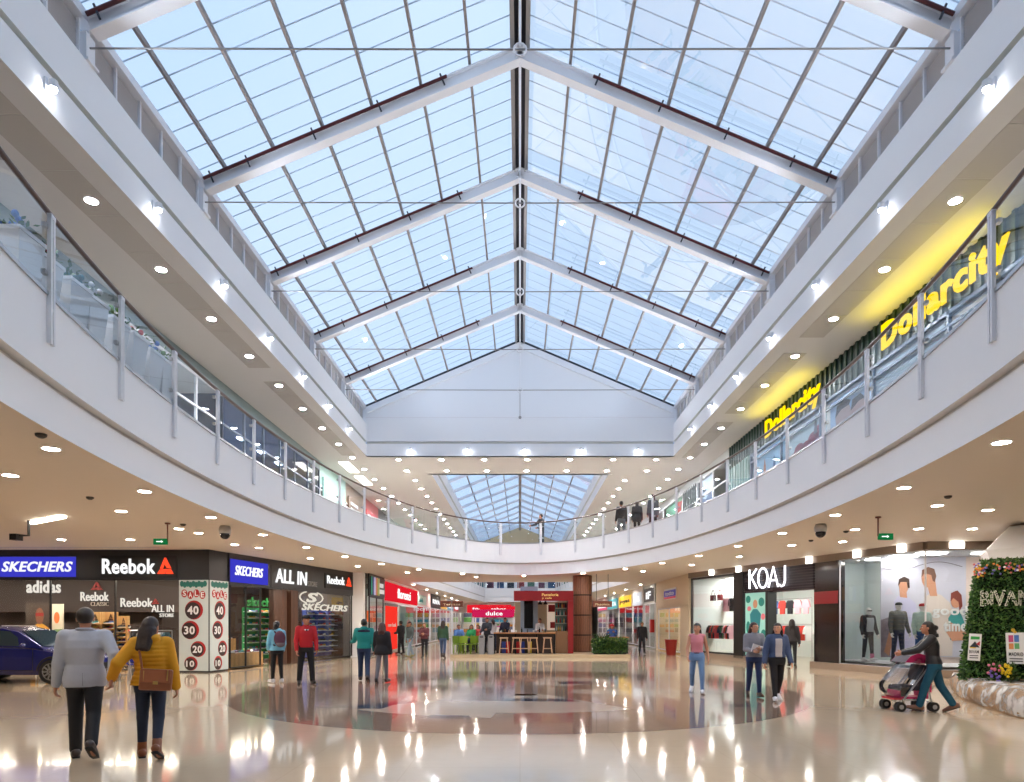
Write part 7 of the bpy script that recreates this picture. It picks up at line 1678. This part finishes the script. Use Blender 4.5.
# ================================================================ car at the left
car_m = mat('car_blue', (38, 44, 118), .22, metal=.25, coat=1.0); car_g = mat('car_glass', (50, 66, 78), .06, spec=.9); tyre = mat('tyre', (22, 22, 24), .7); rim = mat('alloy', (190, 192, 196), .25, .9)
car = empty('car', (-13.4, 17.9, 0), 'dark blue hatchback car parked at the left behind the man in grey', 'car')
CXf, CYn = -11.15, 17.05; WID = 1.68
st = [  # x back from the nose, half width factor, z low, z belt/hood, z roof (0 = none)
    (0.0, .72, .34, .52), (.12, .88, .24, .66), (.45, .97, .22, .78), (.95, 1.0, .22, .88), (1.25, 1.0, .22, .92), (2.0, 1.0, .22, .95), (2.9, 1.0, .22, .98), (3.6, .98, .24, 1.0), (4.0, .92, .28, .96), (4.15, .80, .40, .80)]
b = MB(); v = []; cyc = CYn+WID/2
for x, w, z0, z1 in st:
    hw = WID/2*w; X = CXf-x
    for a, z in ((-.90, z0), (-1, z0+.12), (-1.0, z0+(z1-z0)*.62), (-.96, z1-.05), (-.86, z1), (.86, z1), (.96, z1-.05), (1.0, z0+(z1-z0)*.62), (1, z0+.12), (.90, z0)): v.append((X, cyc+a*hw, z))
n = 10; b.add(v, [(i*n+k, i*n+(k+1) % n, (i+1)*n+(k+1) % n, (i+1)*n+k) for i in range(len(st)-1) for k in range(n)] + [tuple(range(n)), tuple((len(st)-1)*n+k for k in range(n-1, -1, -1))]); build(b, 'body', car_m, car, smooth=False, bevel=.02)
gh = [(1.05, .90, .90), (1.75, 1.36, .80), (2.2, 1.45, .78), (3.0, 1.46, .77), (3.55, 1.38, .76), (4.0, .98, .84)]
b = MB(); v = []
for x, z, w in gh:
    hw = WID/2*w; zb = .9+ (x-1.05)*.03
    for a, zz_ in ((-1.06, zb), (-1, z-.04), (-.85, z), (.85, z), (1, z-.04), (1.06, zb)): v.append((CXf-x, cyc+a*hw, max(zz_, zb)))
n = 6; b.add(v, [(i*n+k, i*n+(k+1) % n, (i+1)*n+(k+1) % n, (i+1)*n+k) for i in range(len(gh)-1) for k in range(n)] + [tuple(range(n)), tuple((len(gh)-1)*n+k for k in range(n-1,-1,-1))]); build(b, 'cabin', car_m, car, bevel=.02)
sidey = lambda z, s_: cyc + s_*(WID/2*.84*1.0)
for s_ in (-1, 1):
    y = lambda z: cyc + s_*(WID/2*(.83-.06*(z-.95)/.4)+.012)
    for P in ([(1.42,.95),(1.93,1.33),(2.45,1.38),(2.45,.97)], [(2.55,.97),(2.55,1.38),(3.25,1.37),(3.55,1.02)]):
        b = MB(); b.add([(CXf-x, y(z), z) for x, z in P], [(0,1,2,3)]); b.add([(CXf-x, y(z)+s_*.006, z) for x, z in P], [(0,1,2,3)]); build(b, 'side_window', car_g, car)
    b = MB(); b.ball((CXf-1.45, cyc+s_*(WID/2+.06), .98), (.07, .08, .06), 10, 6); build(b, 'mirror', car_m, car, smooth=True)
    b = MB()
    for x in (1.25, 2.5, 3.4): b.box((CXf-x-.006, cyc+s_*(WID/2+.002)-.004, .36), (CXf-x+.006, cyc+s_*(WID/2+.002)+.004, .9))
    b.box((CXf-3.4, cyc+s_*(WID/2+.002)-.004, .33), (CXf-1.25, cyc+s_*(WID/2+.002)+.004, .345)); build(b, 'door_seam', black, car)
    for x in (2.3, 3.2): b = MB(); b.box((CXf-x-.09, cyc+s_*(WID/2+.01)-.01, .80), (CXf-x+.09, cyc+s_*(WID/2+.01)+.012, .83)); build(b, 'door_handle', car_m, car, bevel=.005)
    b = MB(); b.ball((CXf-.2, cyc+s_*.6, .62), (.16, .18, .08), 10, 6); build(b, 'headlight', mat('headlamp', (210, 216, 222), .1), car, smooth=True)
    for x in (.78, 3.3):
        wy = cyc+s_*(WID/2-.08); X = CXf-x; wheel = None
        b = MB(); b.tube([(X, wy-.1, .31), (X, wy+.1, .31)], .31, 24); wh = build(b, 'wheel', tyre, car)
        b = MB(); yo = wy+s_*.102
        for q in range(10):
            a = 2*PI*q/10; b.bar((X+.04*math.cos(a), yo, .31+.04*math.sin(a)), (X+.2*math.cos(a), yo, .31+.2*math.sin(a)), .045, .02, up=(0,1,0))
        b.tube([(X+.205*math.cos(a), yo, .31+.205*math.sin(a)) for a in np.linspace(0, 2*PI, 25)[:-1]], .018, 6, closed=True); b.tube([(X, yo-.01, .31), (X, yo+.012, .31)], .05, 10); build(b, 'rim', rim, wh)
        b = MB(); b.tube([(X+.36*math.cos(a), cyc+s_*(WID/2-.01), .31+.36*math.sin(a)) for a in np.linspace(.05, PI-.05, 14)], .03, 6); build(b, 'wheel_arch', mat('arch_black', (24, 24, 28), .6), car)
b = MB(); b.add([(CXf-1.12, cyc-.66, .95), (CXf-1.12, cyc+.66, .95), (CXf-1.72, cyc+.58, 1.35), (CXf-1.72, cyc-.58, 1.35)], [(0,1,2,3)]); b.add([(CXf-1.10, cyc-.66, .955), (CXf-1.10, cyc+.66, .955), (CXf-1.70, cyc+.58, 1.36), (CXf-1.70, cyc-.58, 1.36)], [(0,1,2,3)]); build(b, 'windscreen', car_g, car)
b = MB(); b.box((CXf-.02, cyc-.5, .36), (CXf+.02, cyc+.5, .5)); build(b, 'grille', black, car)
# blue tub chairs
for k, (x, y, a) in enumerate(((-11.0, 18.4, 2.9), (-10.35, 18.1, -2.7))):
    chair(x, y, a+PI, 'royal blue tub chair on steel legs, %s of the pair behind the couple' % ('left', 'right')[k], 'blue tub chairs', mat('royal_blue', (40, 52, 160), .5), legm=chrome, z0=0)
# ================================================================ stroller
g, I = STR; base = Vector((6.90, 11.95, 0))
e = empty('stroller', base, 'black and magenta stroller under a clear rain cover', 'stroller')
Sx = lambda x, y, z: (base.x+x, base.y+y, z)
pinkm = mat('stroller_pink', (190, 24, 96), .5); drk = mat('stroller_dark', (52, 50, 60), .7); alu = mat('stroller_alu', (170, 170, 176), .3, .7)
for s_ in (-1, 1):
    y = s_*.24
    b = MB(); b.tube([Sx(.34, y*.8, 1.06), Sx(.26, y, .80), Sx(-.20, y, .20)], .014, 6); b.tube([Sx(.20, y, .62), Sx(.30, y, .16)], .014, 6); b.tube([Sx(-.20, y, .20), Sx(.30, y, .20)], .012, 6); build(b, 'frame', alu, e)
    b = MB(); b.tube([Sx(.34, y*.8, 1.06), Sx(.40, y*.8, 1.07)], .022, 8); build(b, 'handle_grip', black, e)
    for x in (-.26, .32):
        for q in (-.035, .035): b = MB(); b.tube([Sx(x, y+q-.018, .085), Sx(x, y+q+.018, .085)], .085, 16); w_ = build(b, 'wheel', tyre, e); b = MB(); b.tube([Sx(x, y+q-.022, .085), Sx(x, y+q+.022, .085)], .04, 10); build(b, 'hub', alu, w_)
        b = MB(); b.tube([Sx(x, y, .085), Sx(x*.9, y, .2)], .012, 6); build(b, 'wheel_fork', alu, e)
b = MB(); b.prism([(-.24, .36), (.16, .36), (.26, .80), (.18, .82), (.08, .46), (-.22, .44)], -.2, .2); b.v = [(base.x+v[0], base.y+v[1], v[2]) for v in b.v]; build(b, 'seat', drk, e, bevel=.02)
b = MB(); pts = [(-.16, .86), (-.06, .97), (.08, 1.02), (.22, .98), (.28, .84)]; v = []
for x, z in pts: v += [Sx(x, -.22, z), Sx(x, .22, z)]
b.add(v, [(2*i, 2*i+1, 2*i+3, 2*i+2) for i in range(4)]); o = build(b, 'canopy', mat('canopy_grey', (92, 90, 104), .6), e); sm = o.modifiers.new('solid', 'SOLIDIFY'); sm.thickness = .01
for s_ in (-1, 1): b = MB(); b.add([Sx(x, s_*.222, z) for x, z in pts], [tuple(range(5))]); o = build(b, 'canopy_side', pinkm, e); sm = o.modifiers.new('solid', 'SOLIDIFY'); sm.thickness = .01
b = MB(); b.box(Sx(-.24, -.2, .22), Sx(.26, .2, .25)); b.box(Sx(-.24, -.2, .25), Sx(-.22, .2, .36)); b.box(Sx(.24, -.2, .25), Sx(.26, .2, .36)); build(b, 'basket', pinkm, e)
b = MB(); b.box(Sx(-.34, -.2, .2), Sx(-.2, .2, .23)); build(b, 'footrest', mat('stroller_red', (196, 40, 60), .5), e)
b = MB(); b.tube([Sx(.27, -.23, .34), Sx(.27, -.23, .80)], .03, 6); build(b, 'side_strap', pinkm, e)
f_ = Fld((-.40,-.34,.15), (.36,.34,1.08), .03); f_.cap((-.22,-.1,.42), (.10,-.1,.84), .20, .17, .1); f_.cap((-.22,.1,.42), (.10,.1,.84), .20, .17, .1); V, Q = f_.mesh(); put(V, Q, 'rain_cover', glass('rain_cover_film', (.90, .90, .92), 2.2), e, Matrix.Translation(base))
b = MB(); b.ball(Sx(.36, -.1, .98), (.09, .06, .10), 10, 6); build(b, 'hanging_bag', pmat('fabric', (44, 40, 48)), label='small dark bag hung on the stroller handle', cat='bag', smooth=True)
# ================================================================ green wall on its wrapped stone base
HF = Frame((8.88, 13.45), (10.9, 11.9)); hz0, hz1 = .47, 2.80
e = empty('green_hedge', HF.w(1.2, .3, 0), 'tall clipped green leaf wall with white letters at the right edge', 'hedge')
rh = random.Random(21)
b = HF.mb(); b.prism([(.0, hz0), (HF.L, hz0), (HF.L, hz1-.12), (.38, hz1-.12), (.22, hz1-.3)], .12, .55); build(b, 'hedge_core', mat('hedge_core', (24, 38, 20), .9), e)
b = HF.mb()
n = 0
while n < 15000:
    z = rh.uniform(hz0-.05, hz1); u = rh.uniform(-.1, HF.L+.05); left = .0+.28*(z-hz0)/(hz1-hz0)+(.22*max(0, (z-hz1+.3)/.3)**2)
    face = rh.random()
    if u < left-.06: continue
    if face < .72: p = Vector((u, rh.uniform(-.02, .14), z))
    elif face < .86: p = Vector((left+rh.uniform(-.06, .06), rh.uniform(0, .6), z))
    else: p = Vector((rh.uniform(.3, HF.L), rh.uniform(0, .6), hz1-rh.uniform(.0, .16)))
    d = Vector((rh.uniform(-1,1), -rh.uniform(.1,1), rh.uniform(-.8,1))).normalized()*rh.uniform(.05,.09); s_ = d.cross(Vector((rh.uniform(-1,1), rh.uniform(-1,1), rh.uniform(-1,1)))).normalized()*.018
    b.add([p, p+d*.5+s_, p+d, p+d*.5-s_], [(0,1,2,3)], rh.randrange(3)); n += 1
build(b, 'leaves', [mat('box_leaf_a', (66, 110, 52), .5), mat('box_leaf_b', (40, 78, 38), .5), mat('box_leaf_c', (104, 144, 70), .5)], e, recalc=False)
b = HF.mb(); tx = MB(); a = HF.at(981, 606); c = HF.at(1031, 590)
V, Fs = text_geo('BIVAM', 0.0, 0, .02)
ed = [(V[f[i]], V[f[(i+1) % len(f)]]) for f in Fs if abs(V[list(f)][:,2]-.5).max() > .4 and np.ptp(V[list(f)][:,2]) > .5 for i in range(len(f)) if V[f[i]][2] < .1 and V[f[(i+1) % len(f)]][2] < .1]; wl = [np.linalg.norm(p[0]-p[1])+1e-6 for p in ed]
for q in range(560):
    e0, e1 = rh.choices(ed, wl)[0]; f = e0+(e1-e0)*rh.random(); u = a[0]+(c[0]-a[0])*(f[0]+rh.uniform(-.006,.006)); z = a[1]+(c[1]-a[1])*(f[1]+rh.uniform(-.02,.02)); b.ball((u, -.07+rh.uniform(-.02,.02), z), .011, 5, 4)
build(b, 'flower_lettering', mat('letter_blossom', (226, 226, 206), .6), e)
fcols = [((226,120,120),'pink'), ((236,190,60),'yellow'), ((120,110,190),'violet'), ((230,130,60),'orange'), ((226,226,230),'white')]
for i, (c, nm) in enumerate(fcols):
    b = HF.mb()
    for q in range(26 if i < 4 else 10):
        t = rh.random(); u = .25+1.35*t if rh.random() < .8 else .2+.1*rh.random(); z = hz1-.08-.28*rh.random()*(1-t*.7)
        b.ball((u, -.05-rh.uniform(0,.04), z), .022, 6, 4)
    build(b, 'blossoms', mat('hedge_bloom_%d' % i, c, .5), e)
def placard(x0, y0, x1, y1, label, tilt, pics, tx):
    a = HF.at(x0, y1, -.1); c = HF.at(x1, y0, -.1); e2 = empty('placard', HF.w((a[0]+c[0])/2, -.1, a[1]), label, 'placard', 'white placards on the green wall'); w, h = c[0]-a[0], c[1]-a[1]
    P = lambda q, r_: (a[0]+w*q+tilt*h*r_, a[1]+h*r_-tilt*w*q)
    b = HF.mb(); b.prism([P(0,0), P(1,0), P(1,1), P(0,1)], -.13, -.10); build(b, 'board', wht, e2)
    for i, (col, poly) in enumerate(pics): b = HF.mb(); b.prism([P(*q) for q in poly], -.134-.001*i, -.13); build(b, 'printed_shape', mat('placard_%d_%d_%d' % col, col, .5), e2)
    b = HF.mb(); z_ = P(.12, .26); add_text(b, tx, z_[0], z_[1], w*.76, h*.12, -.134, -.13, .02); b.box((P(.15,.16)[0], -.134, P(.15,.16)[1]), (P(.85,.16)[0], -.13, P(.15,.16)[1]+h*.03)); b.box((P(.15,.08)[0], -.134, P(.15,.08)[1]), (P(.85,.08)[0], -.13, P(.15,.08)[1]+h*.03)); build(b, 'lettering', mat('ink_grey', (70, 70, 74), .5), e2)
placard(967.5, 633.5, 980, 660, 'narrow white placard with a coloured hill picture on the left of the green wall', .06, [((60,170,80), [(.15,.78),(.85,.8),(.85,.9),(.15,.9)]), ((40,50,60), [(.1,.5),(.5,.72),(.9,.5)]), ((200,50,60), [(.6,.62),(.9,.74),(.9,.56)]), ((230,190,50), [(.12,.46),(.6,.46),(.6,.5),(.12,.5)])], 'BIVAM')
placard(1007, 633, 1026, 664, 'white placard with coloured squares at the right of the green wall', -.04, [((210,90,140), [(.15,.7),(.4,.7),(.4,.92),(.15,.92)]), ((90,130,200), [(.45,.7),(.7,.7),(.7,.92),(.45,.92)]), ((230,150,90), [(.15,.48),(.4,.48),(.4,.66),(.15,.66)]), ((110,180,120), [(.45,.48),(.7,.48),(.7,.66),(.45,.66)])], 'MADRID')
# bouquet at the foot
c = HF.at(1002, 673, -.2); e2 = empty('bouquet', HF.w(c[0], -.25, c[1]-.2), 'bunch of yellow and violet flowers at the foot of the green wall', 'flowers')
b = HF.mb(); leafy(b, (c[0]-.2, -.35, c[1]-.18), (c[0]+.2, -.1, c[1]+.16), 300, .11, rh); build(b, 'foliage', leafm, e2, recalc=False)
for i, (col, off, n) in enumerate((((240,210,40), (.05, .06), 22), ((130,110,200), (-.1, -.02), 12), ((220,120,150), (-.12, .06), 8))):
    b = HF.mb()
    for q in range(n): b.ball((c[0]+off[0]+rh.uniform(-.1,.1), -.38+rh.uniform(-.03,.05), c[1]+off[1]+rh.uniform(-.13,.12)), .026, 7, 5)
    build(b, 'blossoms', mat('bouquet_%d' % i, col, .5), e2)
b = HF.mb(); b.ball((HF.at(1013, 630, -.1)[0], -.1, HF.at(1013, 630, -.1)[1]), .035, 7, 5); b.ball((HF.at(1015, 632, -.1)[0], -.12, HF.at(1015, 632, -.1)[1]), .03, 7, 5); build(b, 'blossoms', mat('hedge_bloom_1', (236, 190, 60), .5), e)
# the stone base, wrapped in plastic film
base_pts = [(9.75, 15.1), (9.05, 13.7), (8.62, 12.5), (8.12, 10.9), (8.4, 9.6), (12.2, 9.4), (12.6, 14.6), (11.2, 15.3)]
e = empty('stone_base', (10.2, 12.4, 0), 'low rough stone base wrapped in clear plastic film under the green wall', 'base')
def lump(off, z0, z1, n=7, seed=4, amp=.05):
    rs = random.Random(seed); P = []; m = len(base_pts); c = Vector((10.2, 12.4))
    for i in range(m):
        a, d = Vector(base_pts[i]), Vector(base_pts[(i+1) % m])
        for k in range(n): p = a.lerp(d, k/n); r_ = (p-c).normalized(); P.append((p, r_))
    v = []; N = len(P); lev = [(z0, 0), (z0+(z1-z0)*.25, .05), (z0+(z1-z0)*.7, .03), (z1, -.08)]
    for z, o_ in lev:
        for p, r_ in P: q = p + r_*(off+o_+rs.uniform(-amp, amp)); v.append((q.x, q.y, z+(rs.uniform(-.02,.02) if z > z0 else 0)))
    fs = [(j*N+i, j*N+(i+1) % N, (j+1)*N+(i+1) % N, (j+1)*N+i) for j in range(3) for i in range(N)] + [tuple(3*N+i for i in range(N))]
    return v, fs
b = MB(); b.add(*lump(0, 0, .40)); build(b, 'stone', mat('rough_stone', (150, 118, 84), .8, noise=.35, nscale=5, bump=.8), e, smooth=True)
b = MB(); b.add(*lump(.035, .03, .44, 9, 8, .03))
film = bpy.data.materials.new('plastic_film'); film.use_nodes = True; nt = film.node_tree; nt.nodes.clear()
out = nt.nodes.new('ShaderNodeOutputMaterial'); tr = nt.nodes.new('ShaderNodeBsdfTransparent'); pr_ = nt.nodes.new('ShaderNodeBsdfPrincipled'); pr_.inputs['Base Color'].default_value = (.78, .78, .78, 1); pr_.inputs['Roughness'].default_value = .18
nz2 = nt.nodes.new('ShaderNodeTexNoise'); nz2.inputs['Scale'].default_value = 4; nz2.inputs['Detail'].default_value = 5; rmp = nt.nodes.new('ShaderNodeValToRGB'); rmp.color_ramp.elements[0].position = .42; rmp.color_ramp.elements[1].position = .62; rmp.color_ramp.elements[0].color = (.08,.08,.08,1); rmp.color_ramp.elements[1].color = (.85,.85,.85,1)
bp2 = nt.nodes.new('ShaderNodeBump'); bp2.inputs['Strength'].default_value = 1; nt.links.new(nz2.outputs['Fac'], bp2.inputs['Height']); nt.links.new(bp2.outputs[0], pr_.inputs['Normal'])
ms = nt.nodes.new('ShaderNodeMixShader'); tcf = nt.nodes.new('ShaderNodeTexCoord'); nt.links.new(tcf.outputs['Object'], nz2.inputs['Vector']); nt.links.new(nz2.outputs['Fac'], rmp.inputs[0]); nt.links.new(rmp.outputs[0], ms.inputs[0]); nt.links.new(tr.outputs[0], ms.inputs[1]); nt.links.new(pr_.outputs[0], ms.inputs[2]); nt.links.new(ms.outputs[0], out.inputs[0])
build(b, 'plastic_film', film, e, smooth=True)
# white faceted kiosk roof behind the green wall
e = empty('white_pavilion', (12.35, 15.6, 0), 'white faceted pavilion roof rising behind the green wall', 'pavilion')
b = MB(); v = []; n = 6
for z, r_ in ((2.9, 1.35), (3.25, 1.5), (3.8, .95)):
    for k in range(n): a = 2*PI*k/n+PI/6*0; v.append((12.35+r_*math.cos(a+PI), 15.6+r_*math.sin(a+PI), z))
b.add(v, [(i*n+k, i*n+(k+1) % n, (i+1)*n+(k+1) % n, (i+1)*n+k) for i in range(2) for k in range(n)] + [tuple(range(n-1,-1,-1)), tuple(2*n+k for k in range(n))]); build(b, 'roof', mat('pavilion_white', (240, 242, 246), .4), e)
for k in range(3): a = 2*PI*k/3; b = MB(); b.tube([(12.35+1.1*math.cos(a), 15.6+1.1*math.sin(a), 0), (12.35+1.1*math.cos(a), 15.6+1.1*math.sin(a), 2.95)], .06, 8); build(b, 'post', steel_white, e)
# light slots in the lower ceiling before the shops
for k, (x0, x1, y) in enumerate(((-17, -11, 20.3),)):
    b = MB(); b.box((x0, y, ZC-.012), (x1, y+.16, ZC+.02)); build(b, 'trim_13', slot, kind='structure', label='pale slot in the lower ceiling before the left shops')
